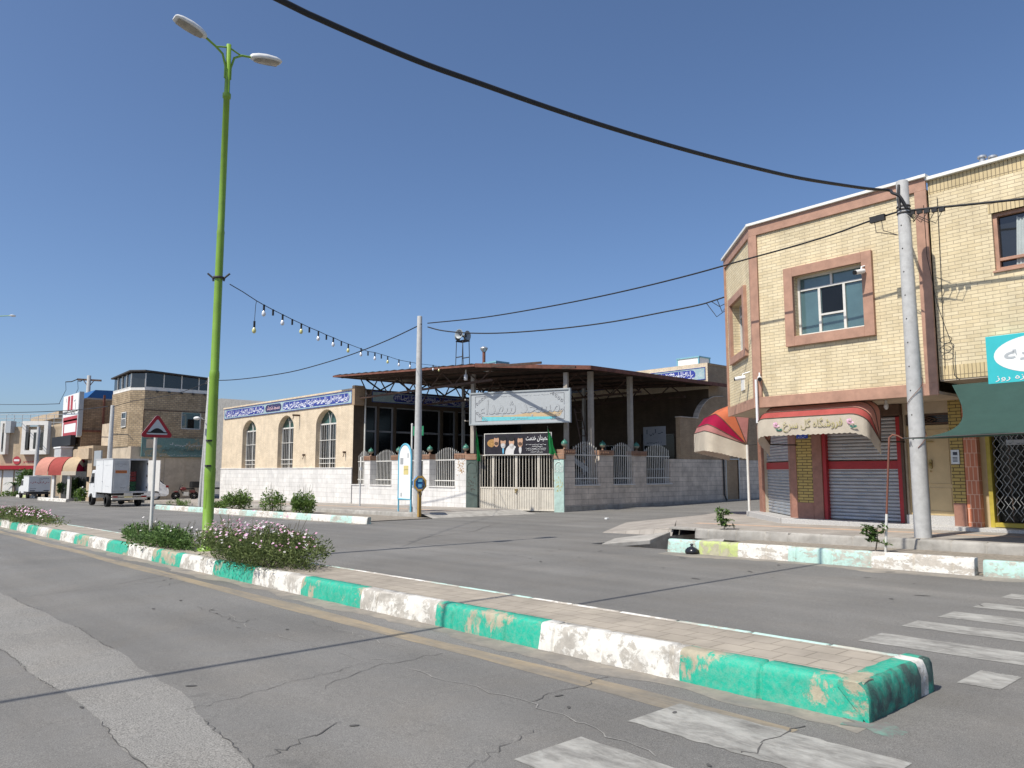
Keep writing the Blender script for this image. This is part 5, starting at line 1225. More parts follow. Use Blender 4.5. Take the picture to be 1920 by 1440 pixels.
# canopy over the courtyard
ZC = lambda x: 5.77 + 0.053 * (-21.8 - x)
can = thing('courtyard_canopy', 'dark rusty sheet-metal canopy on steel columns over the mosque courtyard', 'canopy', (-29, 25, gz(-29, 25)))
pe = [(-37.7, 20.75), (-25.4, 20.75), (-21.7, 24.0), (-21.7, 34.6)]
mb = MB(); n = 24
for k in range(n):                       # lapped sheets, each with its low edge a little proud
    xa, xb = -37.7 + 16.0 * k / n, -37.7 + 16.0 * (k + 1) / n
    ya = 20.75 if xb <= -25.35 else 20.75 + (max(xa, -25.4) + 25.4) * 3.25 / 3.7
    yb2 = 20.75 if xb <= -25.35 else 20.75 + (xb + 25.4) * 3.25 / 3.7
    za, zb_ = ZC(xa) + 0.0, ZC(xb) + 0.05
    mb.add([(xa, ya, za), (xb, yb2, zb_), (xb, 34.6, zb_), (xa, 34.6, za), (xa, ya, za + 0.03), (xb, yb2, zb_ + 0.03), (xb, 34.6, zb_ + 0.03), (xa, 34.6, za + 0.03)], [(0, 1, 2, 3), (4, 5, 6, 7), (0, 1, 5, 4), (1, 2, 6, 5), (3, 0, 4, 7)])
mb.build('roof_sheet', M['sheet'], can)
mb = MB()                                # edge angle
def bar(a, b, w, h):
    a, b = Vector(a), Vector(b); d = (b - a).normalized(); s = d.cross(ZZ).normalized() * w / 2; u = s.cross(d).normalized() * h / 2
    mb.add([a + s + u, a - s + u, a - s - u, a + s - u, b + s + u, b - s + u, b - s - u, b + s - u], [(0, 1, 2, 3), (4, 5, 6, 7), (0, 1, 5, 4), (1, 2, 6, 5), (2, 3, 7, 6), (3, 0, 4, 7)])
bar((-25.4, 20.72, ZC(-25.4) - 0.02), (-21.67, 23.98, ZC(-21.7)), 0.05, 0.17); bar((-21.67, 23.98, ZC(-21.7)), (-21.67, 34.6, ZC(-21.7)), 0.05, 0.17); bar((-37.7, 20.72, ZC(-37.7) - 0.03), (-25.4, 20.72, ZC(-25.4) - 0.03), 0.05, 0.08)
bar((-37.72, 20.75, ZC(-37.7) - 0.02), (-37.72, 34.6, ZC(-37.7) - 0.02), 0.05, 0.09)
for yy in (25.4, 27.9, 30.4, 32.9): bar((-21.66, yy, ZC(-21.7) - 0.14), (-21.66, yy, ZC(-21.7) + 0.16), 0.05, 0.05)
mb.build('edge_angle', M['rust_red'], can)
mb = MB()
for yy in (21.55, 25.0, 28.5, 32.0):     # lattice trusses
    zc_ = 5.34 if yy < 22 else 5.1
    x0, x1 = -36.2, -22.6 if yy > 24 else -25.2
    bar((x0, yy, ZC(x0) - 0.12), (x1, yy, ZC(x1) - 0.12), 0.08, 0.1); bar((x0, yy, zc_), (x1, yy, zc_ + 0.02), 0.08, 0.1)
    k = int((x1 - x0) / 0.9)
    for i in range(k):
        xa, xb = x0 + (x1 - x0) * i / k, x0 + (x1 - x0) * (i + 1) / k
        bar((xa, yy, zc_), (xa, yy, ZC(xa) - 0.12), 0.05, 0.05); bar((xa, yy, zc_ if i % 2 else ZC(xa) - 0.12), (xb, yy, ZC(xb) - 0.12 if i % 2 else zc_), 0.04, 0.05)
mb.build('truss', M['rust'], can)
mb = MB(); z0 = zR + 0.0                 # posts and braces standing on the hall wall
k = 11
for i in range(k + 1):
    y = FY + 0.6 + 12.2 * i / k; zz = ZC(CX) - 0.03
    bar((CX - 0.1, y, z0 - 0.1), (CX - 0.1, y, zz), 0.12, 0.12)
    if i < k:
        y2 = y + 12.2 / k; up_ = i % 2
        bar((CX - 0.1, y, z0 if up_ else zz), (CX - 0.1, y2, zz if up_ else z0), 0.07, 0.07)
mb.build('brace_post', M['iron'], can)
mb = MB()
for yy in range(21, 35, 2): bar((-37.6, yy + 0.2, ZC(-37.6) - 0.05), (-21.8, yy + 0.2, ZC(-21.8) - 0.05), 0.06, 0.09)
mb.build('purlin', M['rust'], can)
for px in (1108, 1182):
    p = at_x(px, 800, SX - 0.35); y = p.y
    mb = MB(); mb.box(SX - 0.45, SX - 0.25, y - 0.1, y + 0.1, gz(SX, y), ZC(SX) - 0.02); mb.build('column', M['column_beige'], can, None, 0.008)
for xx, yy in ((-36.0, 28.5), (-29.0, 31.5)):
    mb = MB(); mb.box(xx - 0.08, xx + 0.08, yy - 0.08, yy + 0.08, gz(xx, yy), ZC(xx) - 0.05); mb.build('column', M['grey_paint'], can, None, 0.008)
# things standing on the canopy
t = thing('loudspeaker_mast', 'four grey horn loudspeakers on a spindly dark steel frame above the canopy', 'loudspeaker', (-29.9, 23.6, ZC(-29.9)))
bx, by = -29.9, 23.6; bz = ZC(bx) + 0.06; zt = hz(bx, by, 640)
mb = MB()
for dx, dy in ((-0.28, -0.2), (0.28, -0.2), (-0.28, 0.2), (0.28, 0.2)): mb.tube([(bx + dx * 1.15, by + dy, bz), (bx + dx * 0.9, by + dy, zt)], 0.02, 6)
for k in (0.5, 1.0):
    z = bz + (zt - bz) * k; mb.box(bx - 0.28, bx + 0.28, by - 0.22, by - 0.17, z - 0.02, z + 0.02); mb.box(bx - 0.28, bx + 0.28, by + 0.17, by + 0.22, z - 0.02, z + 0.02)
mb.box(bx - 0.3, bx + 0.3, by - 0.22, by + 0.22, zt - 0.02, zt + 0.02)
mb.build('mast', M['iron'], t)
for a, dz in ((-75, 0.28), (195, 0.22), (10, 0.22), (100, 0.2)):
    d = Vector((math.cos(R(a)), math.sin(R(a)), 0)); u = ZZ; s = d.cross(u); c = Vector((bx, by, zt + dz + 0.05)); mb = MB(); rings = []
    for r_, h in ((0.06, 0.02), (0.065, 0.12), (0.10, 0.2), (0.17, 0.30), (0.30, 0.40), (0.32, 0.405), (0.28, 0.37), (0.15, 0.24), (0.10, 0.16), (0.07, 0.13)):
        h *= 0.8; r_ *= 0.76; rings.append([c + d * h + (s * math.cos(q * math.pi / 9) + u * math.sin(q * math.pi / 9)) * r_ for q in range(18)])
    mb.loft(rings); hn = mb.build('horn', M['sb_grey'], t)
    mb = MB(); mb.loft([[c + d * h + (s * math.cos(q * math.pi / 9) + u * math.sin(q * math.pi / 9)) * r_ for q in range(18)] for r_, h in ((0.075, 0.135), (0.07, 0.2), (0.02, 0.23))]); mb.build('driver', M['ink_dark'], hn)
vx, vy = -28.0, 23.4; mb = MB(); z0, z1 = ZC(vx), hz(vx, vy, 650)
mb.tube([(vx, vy, z0), (vx, vy, z1 - 0.25)], 0.075, 12); 
v_ = thing('vent_pipe', 'rusty vent pipe with a silver rain cap rising above the canopy', 'vent pipe', (vx, vy, z0)); mb.build('pipe', M['rust_red'], v_)
mb = MB(); mb.lathe((vx, vy, 0), [(0.09, z1 - 0.26), (0.11, z1 - 0.22), (0.19, z1 - 0.11), (0.19, z1 - 0.06), (0.07, z1), (0.0, z1 + 0.01)], 16); mb.build('rain_cap', M['alu'], v_)
q = Vector((-27.0, 23.4, ZC(-27.0) + 0.03)); ec2 = thing('evaporative_cooler', 'blue-grey evaporative cooler standing on the canopy beside the vent pipe', 'air cooler', q, 'coolers on the mosque roofs')
zt2 = hz(q.x, q.y, 680); cooler(ec2, q.x - 0.55, q.x + 0.35, q.y - 0.4, q.y + 0.4, q.z, zt2)
# hanging bulbs under the front of the canopy
p = at_y(873.5, 700, 21.2); mb = MB(); mb.tube([(p.x, 21.2, hz(p.x, 21.2, 698)), (p.x, 21.2, ZC(p.x))], 0.006, 5); zz = hz(p.x, 21.2, 706)
l_ = thing('pendant_lamp', 'white energy-saving bulb hanging from the front edge of the canopy', 'light bulb', (p.x, 21.2, zz))
mb.tube([(p.x, 21.2, zz + 0.1), (p.x, 21.2, zz + 0.3)], [0.035, 0.03], 8); mb.build('holder', M['white_metal'], l_)
mb = MB(); mb.lathe((p.x, 21.2, zz - 0.18), [(0.0, 0.0), (0.07, 0.01), (0.085, 0.05), (0.085, 0.24), (0.05, 0.29), (0.0, 0.3)], 12); mb.build('bulb', M['bulb'], l_)

# courtyard wall along the street and along the side street
cw = thing('courtyard_wall', 'marble-faced courtyard wall with brick-capped piers and spiked white railings', 'wall', (-30, FY, gz(-30, 0)))
WT = 0.42
xg0 = at_y(874, 960, FY).x               # gate corner, street side
G0 = Vector((xg0, FY, 0)); G1 = Vector((SX, at_x(1058, 960, SX).y, 0))
mz = lambda px, py: MF.sz(px, py)[1]
zsill, zcap0, zcap1 = mz(760, 912), mz(760, 862), mz(760, 853)
ops = [(MF.sz(a, 880)[0], MF.sz(b, 880)[0]) for a, b in ((661, 683), (694, 734), (747.5, 793), (805, 853))]
sE = xg0 - xc
def capped(mb, cap, M_, a, b, o0, o1, zl):
    mb.M = M_; cap.M = M_
    mb.box(a, b, o1, o0, zl, zcap0 - 0.001); cap.box(a - 0.03, b + 0.03, o1 - 0.03, o0 + 0.03, zcap0, zcap1)
    x = a
    while x < b - 0.05: cap.box(x + 0.01, x + 0.06, o0 + 0.03, o0 + 0.055, zcap0 + 0.02, zcap1 - 0.06); x += 0.11
mb = MB(MF.M); cap = MB(MF.M)
mb.box(ops[0][0], sE, -WT, 0.0, zbase - 1.0, zsill)
zp = zsill + 0.001
pillars = [(ops[0][1], ops[1][0]), (ops[1][1], ops[2][0]), (ops[2][1], ops[3][0]), (ops[3][1], sE)]
for a, b in pillars: capped(mb, cap, MF.M, a, b, 0.0, -WT, zp)
mb.build('street_face', M['marble'], cw)
# side street stretch: darker, weathered stone
SS = Pl(SX, 0.0, 90.0)                   # s = world y, n = +X
sside = lambda px, py: SS.sz(px, py)
zs0, zs1, zss = sside(1130, 853)[1], sside(1130, 844)[1], sside(1160, 910)[1]
zcap0, zcap1 = zs0, zs1
ops2 = [(sside(a, 880)[0], sside(b, 880)[0]) for a, b in ((1078, 1124), (1150, 1189), (1212, 1259))]
yE = sside(1402, 880)[0]
yD0, yD1 = sside(1362, 900)[0], sside(1385, 900)[0]
mb = MB(SS.M); cp2 = MB(SS.M); zg = gz(SX, 24) - 0.6
mb.box(G1.y, ops2[2][1], -WT, 0.0, zg, zss)
zp = zss + 0.001
for a, b in ((G1.y, ops2[0][0]), (ops2[0][1], ops2[1][0]), (ops2[1][1], ops2[2][0])): capped(mb, cp2, SS.M, a, b, 0.0, -WT, zp)
mb.box(ops2[2][1], yD0, -WT, 0.0, zg, sside(1300, 862)[1] + 0.02); mb.box(yD1, yE + 6, -WT, 0.0, zg, sside(1300, 862)[1] + 0.02); mb.box(yD0, yD1, -WT, -0.2, zg, sside(1300, 862)[1] + 0.01)
mb.build('side_face', M['marble_old'], cw)
cap.v += cp2.v and []
k = len(cap.v); cap.v += cp2.v; cap.f += [[i + k for i in f] for f in cp2.f]; cap.mi += cp2.mi; cap.sm += cp2.sm
cap.build('brick_cap', M['cap_brick'], cw)
mb = MB(SS.M); mb.box(G1.y, yE + 6, 0.0, 0.03, zg, gz(SX, 24) + 0.22); mb.build('plinth', M['concrete'], cw)
mb = MB(MF.M)
for a, b in ops: mb.box(a - 0.02, b + 0.03, -WT, 0.04, zsill + 0.002, zsill + 0.05)
mb.M = SS.M
for a, b in ops2: mb.box(a - 0.03, b + 0.03, -WT, 0.04, zss + 0.002, zss + 0.05)
mb.build('sill', M['marble'], cw)
def railing(pl, a, b, zl, zh, o):
    mb = MB(pl.M); n = max(4, int(round((b - a) / 0.135)))
    for i in range(n):
        s = a + (b - a) * (i + 0.5) / n; top = zh + 0.30 * math.sin(math.pi * (i + 0.5) / n)
        mb.tube([(s, o, zl), (s, o, top), (s, o, top + 0.02), (s, o, top + 0.1)], [0.017, 0.017, 0.024, 0.003], 6)
    h = zh - zl
    for k in (0.18, 0.86): mb.box(a, b, o - 0.008, o + 0.022, zl + h * k - 0.022, zl + h * k + 0.022)
    return mb.build('railing', M['white_metal'], cw)
zr_ = mz(760, 858)
for a, b in ops: railing(MF, a, b, zsill + 0.05, zr_ + 0.05, -WT + 0.08)
for a, b in ops2: railing(SS, a, b, zss + 0.05, zs1 - 0.02, -WT + 0.3)
# brick upper wall with a swept top where the side wall climbs to the rear hall
ys0, ys1 = sside(1275, 800)[0], RY
mb = MB(SS.M); zt0 = sside(1300, 862)[1] + 0.03; za_ = sside(1285, 783)[1]; zb_ = sside(1340, 744)[1]
yc0, yc1 = sside(1308, 783)[0], sside(1343, 746)[0]
P = [(ys0, zt0), (ys0, za_), (yc0, za_)]
for i in range(1, 9):
    u = i / 8; P.append((yc0 + (yc1 - yc0) * (1 - math.cos(u * math.pi / 2)) ** 0.75, za_ + (zb_ - za_) * math.sin(u * math.pi / 2)))
P += [(yc1 + 0.6, zb_ + 0.05), (yE + 6, zb_ + 0.05), (yE + 6, zt0)]
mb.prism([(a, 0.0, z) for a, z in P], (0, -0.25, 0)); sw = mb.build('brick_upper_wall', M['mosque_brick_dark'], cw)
mb = MB(SS.M); mb.loft([[(a, 0.04, z + 0.003), (a, -0.29, z + 0.003), (a, -0.29, z + 0.045), (a, 0.04, z + 0.045)] for a, z in P[1:-2]], True, True, False); mb.build('coping', M['marble_old'], sw)
# side door and drain pipe
sd = thing('side_door', 'grey steel door in the stone wall down the side street', 'door', (SX, (yD0 + yD1) / 2, gz(SX, yD0)))
zd0, zd1 = sside(1375, 938)[1], sside(1375, 862)[1]; zt3 = sside(1375, 846)[1]
mb = MB(SS.M); mb.box(yD0, yD1, -0.19, -0.12, zd0, zd1); 
for i in range(1, 6): mb.box(yD0 + (yD1 - yD0) * i / 6 - 0.008, yD0 + (yD1 - yD0) * i / 6 + 0.008, -0.12, -0.10, zd0 + 0.35, zd1 - 0.1)
mb.build('leaf', M['grey_paint'], sd); mb = MB(SS.M); mb.box(yD0, yD1, -0.19, -0.14, zd1 + 0.05, zt3); mb.build('fanlight', M['glass_black'], sd)
mb = MB(SS.M); mb.box(yD0 - 0.02, yD1 + 0.02, -0.19, 0.03, zd1, zd1 + 0.05); mb.box(yD0 - 0.06, yD0, -0.19, 0.035, zd0, zt3); mb.box(yD1, yD1 + 0.06, -0.19, 0.035, zd0, zt3); mb.build('frame', M['alu'], sd)
y = sside(1356, 900)[0]; mb = MB(); mb.tube([(SX - 0.1, y, sside(1356, 848)[1] + 0.15), (SX + 0.05, y, sside(1356, 850)[1]), (SX + 0.06, y, gz(SX, y) + 0.3), (SX + 0.16, y + 0.05, gz(SX, y) + 0.02)], 0.045, 8)
one(mb, 'drainpipe', M['iron'], 'dark drainpipe running down the stone wall beside the grey side door', 'drainpipe', (SX, y, gz(SX, y)))

# onion-shaped globe lamps on the piers
def globe(p, label, first=None):
    if first is not None: return dup(first, p, 0, label)
    t = thing('pier_lamp', label, 'lamp', p, 'onion-shaped lamps on the courtyard piers'); p = Vector(p)
    K = 0.66
    sc = lambda P_: [(a * K, b * K) for a, b in P_]
    mb = MB(); mb.lathe(p, sc([(0.09, -0.01), (0.08, 0.05), (0.06, 0.12), (0.07, 0.17)]), 12); mb.build('stand', M['cap_brick'], t)
    mb = MB(); mb.lathe(p, sc([(0.07, 0.165), (0.15, 0.20), (0.205, 0.28), (0.215, 0.335)]), 18); mb.build('lower_bowl', M['globe_grey'], t)
    mb = MB(); mb.lathe(p, sc([(0.217, 0.335), (0.21, 0.40), (0.17, 0.48), (0.10, 0.54), (0.04, 0.58), (0.02, 0.63), (0.0, 0.65)]), 18); mb.build('upper_dome', M['globe_green'], t)
    return t
zc1 = mz(760, 853)
sp = [((ops[0][1] + ops[1][0]) / 2, 'grey-green onion lamp on the pier nearest the brick hall'), ((ops[1][1] + ops[2][0]) / 2, 'green onion lamp on the pier behind the arched notice board'),
      ((ops[2][1] + ops[3][0]) / 2, 'grey onion lamp on the pier just right of the concrete pole')]
g0 = None
for s_, lb in sp:
    p = (xc + s_, FY + WT / 2, zc1 + 0.01); g = globe(p, lb, g0); g0 = g0 or g
zgp = hz(G0.x, FY, 853)
globe((xg0 - 0.3, FY + 0.2, zc1 + 0.01), 'green-topped onion lamp on the left gate pier', g0)
globe((SX - 0.2, G1.y + 0.25, zs1 + 0.01), 'green-topped onion lamp on the right gate pier', g0)
for (a, b), lb in zip(((ops2[0][1], ops2[1][0]), (ops2[1][1], ops2[2][0])), ('dull onion lamp between the first and second railings of the side wall', 'dull onion lamp in shade between the second and third railings of the side wall')):
    globe((SX - WT / 2, (a + b) / 2, zs1 + 0.01), lb, g0)

# gate across the cut-off corner
ga = math.degrees(math.atan2(G1.y - G0.y, G1.x - G0.x)); GT = Pl(G0.x, G0.y, ga); GL = (G1 - G0).length
gs = lambda px, py=900, o=0.0: GT.sz(px, py, o)[0]
zg0 = (gz(G0.x, 0) + gz(G1.x, 0)) / 2 + 0.03
zpt = GT.sz(880, 862)[1]
for a, b, mt, lb, mo in ((gs(874.5), gs(896), 'pillar_green', 'dark green metal-clad left gate pillar with arched panel', 'motif'), (gs(1039.5), gs(1058), 'pillar_pale', 'pale green right gate pillar with stencilled white emblem', 'motif')):
    t = thing('gate_pillar', lb, 'pillar', GT.w((a + b) / 2, 0, zg0))
    mb = MB(GT.M); mb.box(a, b, -0.45, 0.04, zg0 - 0.4, zpt - 0.002); mb.build('shaft', M[mt], t, None, 0.012)
    mb = MB(GT.M); mb.box(a - 0.03, b + 0.03, -0.48, 0.07, zpt, zpt + 0.24); mb.build('brick_cap', M['cap_brick'], t, None, 0.01)
    mb = MB(GT.M); m = (a + b) / 2; w = (b - a) * 0.40; zt = zpt - 0.12
    P = [(m - w, 0.05, zt - 0.42), (m - w, 0.05, zt - 0.2)] + [(m - w * math.cos(k * math.pi / 10), 0.05, zt - 0.2 + 0.2 * math.sin(k * math.pi / 10)) for k in range(1, 10)] + [(m + w, 0.05, zt - 0.2), (m + w, 0.05, zt - 0.42)]
    mb.tube(P, 0.014, 5); r = random.Random(int(a * 10) + 3)
    if mt == 'pillar_pale':
        for k in range(26): 
            u, z = m + r.uniform(-w, w) * 0.85, zt - r.uniform(0.04, 0.42); mb.box(u - r.uniform(0.01, 0.04), u + 0.02, 0.041, 0.047, z - 0.01, z + r.uniform(0.005, 0.03))
    else:
        mb.box(m - w, m + w, 0.041, 0.05, zt - 0.46, zt - 0.43)
    mb.build('emblem', M[mo] if mt == 'pillar_pale' else M['pillar_green'], t)
    mb = MB(GT.M)
    for k in range(34): 
        u, z = m + r.gauss(0, w * 0.4), zt - 0.6 - r.uniform(0, 0.65); mb.box(u - r.uniform(0.01, 0.035), u + 0.015, 0.041, 0.0445, z - 0.012, z + r.uniform(0.0, 0.03))
    mb.build('stencil', M['motif_yellow'] if mt == 'pillar_pale' else M['sheet'], t)
gate = thing('courtyard_gate', 'cream steel double gate with bars above and ribbed panels below', 'gate', GT.w(GL / 2, -0.1, zg0))
ga0, ga1 = gs(896.5), gs(1039); zgt = GT.sz(970, 852)[1]; zgm = GT.sz(970, 915)[1]; og = -0.12
gl_ = ga1 - ga0
for i, (u0, u1) in enumerate(((0.0, 0.19), (0.19, 0.5), (0.5, 0.79), (0.79, 1.0))):
    a, b = ga0 + gl_ * u0 + 0.005, ga0 + gl_ * u1 - 0.005
    mb = MB(GT.M); mb.box(a, b, og - 0.03, og, zg0 + 0.03, zgm); n = int((b - a) / 0.105)
    for k in range(n + 1): mb.box(a + (b - a) * k / (n + 0.0001) - 0.022 if k else a, min(b, a + (b - a) * k / (n + 0.0001) + 0.022), og, og + 0.018, zg0 + 0.05, zgm - 0.03)
    frame(mb, a, b, zg0 + 0.03, zgt, og - 0.04, og + 0.03, 0.05); mb.box(a + 0.05, b - 0.05, og - 0.035, og + 0.025, zgm - 0.03, zgm + 0.03)
    lf = mb.build('gate_leaf', M['cream_metal'], gate, None, 0.003)
    mb = MB(GT.M); n = int((b - a) / 0.15)
    for k in range(1, n + 1):
        s = a + (b - a) * k / (n + 1); mb.tube([(s, og, zgm), (s, og, zgt - 0.02)], 0.016, 6)
    mb.build('bar', M['cream_metal'], lf)
mb = MB(GT.M); m = ga0 + gl_ * 0.5; mb.box(m - 0.05, m + 0.07, og + 0.03, og + 0.06, zgm - 0.12, zgm - 0.04); mb.ball((m, og + 0.06, zgm - 0.18), 0.04); mb.build('padlock', M['brass'], gate)
# sign over the gate
sx0, sz1 = GT.sz(880, 733.5, 0.1); sx1, sz0 = GT.sz(1069.5, 794, 0.1)
sz0 = (sz0 + GT.sz(880, 796, 0.1)[1]) / 2; sz1 = (sz1 + GT.sz(1069, 731, 0.1)[1]) / 2
sgn = thing('mosque_sign', 'wide grey sign board with the raised mosque name over the gate', 'sign', GT.w((sx0 + sx1) / 2, 0.1, sz0))
W_, H_ = sx1 - sx0, sz1 - sz0
mb = MB(GT.M); mb.box(sx0, sx1, -0.02, 0.06, sz0, sz1); mb.build('panel', M['sb_panel'], sgn)
mb = MB(GT.M); frame(mb, sx0, sx1, sz0, sz1, 0.06, 0.10, 0.07); mb.build('frame', M['sb_grey'], sgn, None, 0.01)
X = lambda u: sx0 + W_ * u
Z = lambda u: sz0 + H_ * u
mb = MB(GT.M); mb.poly([(X(0.12), 0.063, Z(0.20)), (X(0.90), 0.063, Z(0.20)), (X(0.93), 0.063, Z(0.36)), (X(0.60), 0.063, Z(0.33)), (X(0.45), 0.063, Z(0.27)), (X(0.12), 0.063, Z(0.26))]); mb.build('painted_band', M['sb_tan'], sgn, recalc=False)
mb = MB(GT.M); mb.poly([(X(0.13), 0.066, Z(0.12)), (X(0.86), 0.066, Z(0.12)), (X(0.86), 0.066, Z(0.19)), (X(0.52), 0.066, Z(0.22)), (X(0.13), 0.066, Z(0.25))]); mb.build('painted_band', M['sb_teal'], sgn, recalc=False)
lettering('مسجد شهداء', M['sb_line'], sgn, GT, X(0.10), X(0.90), Z(0.47), 0.067, H_ * 0.56, offset=0.010, shear=0.12)
lettering('مسجد شهداء', M['sb_panel'], sgn, GT, X(0.104), X(0.896), Z(0.473), 0.074, H_ * 0.53, offset=-0.004, shear=0.12)
mb = MB(GT.M); squiggle(mb, X(0.15), X(0.80), Z(0.83), Z(0.87), 0.066, 34, 3, 0.012); squiggle(mb, X(0.42), X(0.60), Z(0.14), Z(0.21), 0.072, 11, 4, 0.014)
for cx_, cz_, fx, fz in ((0.06, 0.12, 1, 1), (0.94, 0.12, -1, 1), (0.06, 0.88, 1, -1), (0.94, 0.88, -1, -1)):
    for k in range(4):
        P = [(X(cx_) + fx * (0.1 + k * 0.13) + 0.09 * math.cos(q * 0.7) * (1 - q / 12), 0.066, Z(cz_) + fz * (0.34 - k * 0.1) + 0.09 * math.sin(q * 0.7) * (1 - q / 12)) for q in range(11)]; mb.tube(P, 0.012, 4)
    mb.tube([(X(cx_), 0.066, Z(cz_)), (X(cx_) + fx * 0.62, 0.066, Z(cz_)), (X(cx_) + fx * 0.62, 0.066, Z(cz_) + fz * 0.05)], 0.010, 4); mb.tube([(X(cx_), 0.066, Z(cz_)), (X(cx_), 0.066, Z(cz_) + fz * 0.5)], 0.010, 4)
mb.build('ornament', M['sb_line'], sgn)
for px, zt in ((887, 5.9), (1062, 5.72)):
    s = GT.sz(px, 820, -0.75)[0]; mb = MB(GT.M); mb.box(s - 0.09, s + 0.09, -0.84, -0.66, zg0, zt - 0.1); mb.box(s - 0.03, s + 0.03, -0.66, -0.02, sz1 - 0.3, sz1 - 0.24); mb.box(s - 0.03, s + 0.03, -0.66, -0.02, sz0 + 0.2, sz0 + 0.26); mb.build('post', M['column_beige'], sgn, None, 0.008)
# banner with four generic portraits
b0, bz1 = GT.sz(909, 814.5, 0.0); b1_, bz0 = GT.sz(1033, 852, 0.0)
bz0 = max(bz0, zgt + 0.01)
bn = thing('memorial_banner', 'black printed banner with four bearded men above the gate', 'banner', GT.w((b0 + b1_) / 2, 0.0, bz0))
BW, BH = b1_ - b0, bz1 - bz0; ob = -0.02
BX = lambda u: b0 + BW * u
BZ = lambda u: bz0 + BH * u
mb = MB(GT.M); mb.box(b0, b1_, ob - 0.012, ob, bz0, bz1); mb.build('sheet', M['banner_dark'], bn)
mb = MB(GT.M); frame(mb, b0 - 0.03, b1_ + 0.03, bz0 - 0.03, bz1 + 0.03, ob - 0.03, ob + 0.02, 0.028); mb.build('frame', M['white_metal'], bn)
def disc(mt, name, cu, cz_, ru, rz, o, clip=None):
    mb = MB(GT.M); P = []
    for k in range(20):
        u, z = cu + ru * math.cos(k * math.pi / 10), cz_ + rz * math.sin(k * math.pi / 10)
        u = min(max(u, 0.0), 1.0); z = min(max(z, 0.0), 1.0)
        if clip is not None: z = min(z, clip)
        P.append((BX(u), ob + o, BZ(z)))
    mb.poly(P); return mb.build(name, M[mt], bn, recalc=False)
disc('amber', 'portrait_print', 0.12, 0.55, 0.085, 0.2, 0.002)
for i, (u, z, hat, coat, sh_) in enumerate(((0.18, 0.70, None, 'suit', None), (0.285, 0.62, 'black', 'suit', 'sb_blue'), (0.415, 0.60, 'black', 'shirt', None), (0.545, 0.66, None, 'suit', 'shirt'))):
    disc(coat if coat != 'suit' else 'banner_dark', 'portrait_print', u, 0.02, 0.10, 0.44, 0.003 + i * 0.001, 0.5)
    if sh_: disc(sh_, 'portrait_print', u, 0.22, 0.020 if sh_ == 'shirt' else 0.012, 0.2, 0.008 + i * 0.001)
    disc('beard' if hat else 'skin', 'portrait_print', u, z - 0.16, 0.036, 0.17, 0.009 + i * 0.001)
    disc('skin', 'portrait_print', u, z, 0.040, 0.20, 0.0135 + i * 0.001)
    disc('beard' if hat else 'brown_iron', 'portrait_print', u, z - 0.16, 0.030, 0.085, 0.018 + i * 0.001)
    disc(hat or 'suit', 'portrait_print', u, z + 0.17, 0.050 if hat else 0.036, 0.13 if hat else 0.07, 0.0195 + i * 0.001)
lettering('شهیدان خدمت', M['ink_white'], bn, GT, BX(0.63), BX(0.97), BZ(0.75), ob + 0.004, BH * 0.32, offset=0.01, shear=0.1)
mb = MB(GT.M)
for a, b, z in ((0.63, 0.93, 0.46), (0.72, 0.88, 0.37), (0.63, 0.93, 0.28), (0.63, 0.93, 0.20), (0.70, 0.88, 0.10)): squiggle(mb, BX(a), BX(b), BZ(z - 0.025), BZ(z + 0.025), ob + 0.004, 20, int(z * 100), 0.018)
mb.build('lettering', M['ink_white'], bn)
# flags
def flag(px, ptop, pbot, lb, w, seed):
    s, z1 = GT.sz(px, ptop, 0.12); z0 = GT.sz(px, pbot, 0.12)[1]; t = thing('green_flag', lb, 'flag', GT.w(s, 0.12, z0), 'green flags at the gate')
    mb = MB(GT.M); mb.tube([(s, 0.12, z0 - 0.3), (s, 0.12, z1 + 0.1)], 0.012, 6); mb.build('staff', M['iron'], t)
    mb = MB(GT.M); r = random.Random(seed); n, m_ = 10, 9; 
    for j in range(m_ + 1):
        for i in range(n + 1):
            u, v = i / n, j / m_; spread = w * (0.25 + 0.75 * v)
            mb.v.append(mb.M @ Vector((s + spread * u + 0.02 * math.sin(v * 9), 0.13 + 0.06 * math.sin(u * 9 + v * 3 + seed) * (0.3 + v), z1 - (z1 - z0) * v - 0.25 * u * (1 - v * 0.6))))
    for j in range(m_):
        for i in range(n): mb.f.append([j * (n + 1) + i, j * (n + 1) + i + 1, (j + 1) * (n + 1) + i + 1, (j + 1) * (n + 1) + i]); mb.mi.append(0); mb.sm.append(True)
    mb.build('cloth', M['flag_green'], t, recalc=False)
flag(893, 806, 862, 'green flag hanging beside the left gate pillar', 0.22, 1); flag(1027, 803, 850, 'green flag hanging over the right end of the black banner', 0.42, 2)
# orange stencil on the last street pier
mb = MB(MF.M); a, zz = MF.sz(864, 876, 0.0); r = random.Random(8)
for k in range(60): 
    u, z = a + r.gauss(0, 0.13), zz + r.gauss(0, 0.20); mb.box(u - r.uniform(0.01, 0.05), u + 0.02, 0.001, 0.004, z - 0.012, z + r.uniform(0.0, 0.03))
mb.build('stencil', M['stencil'], cw)
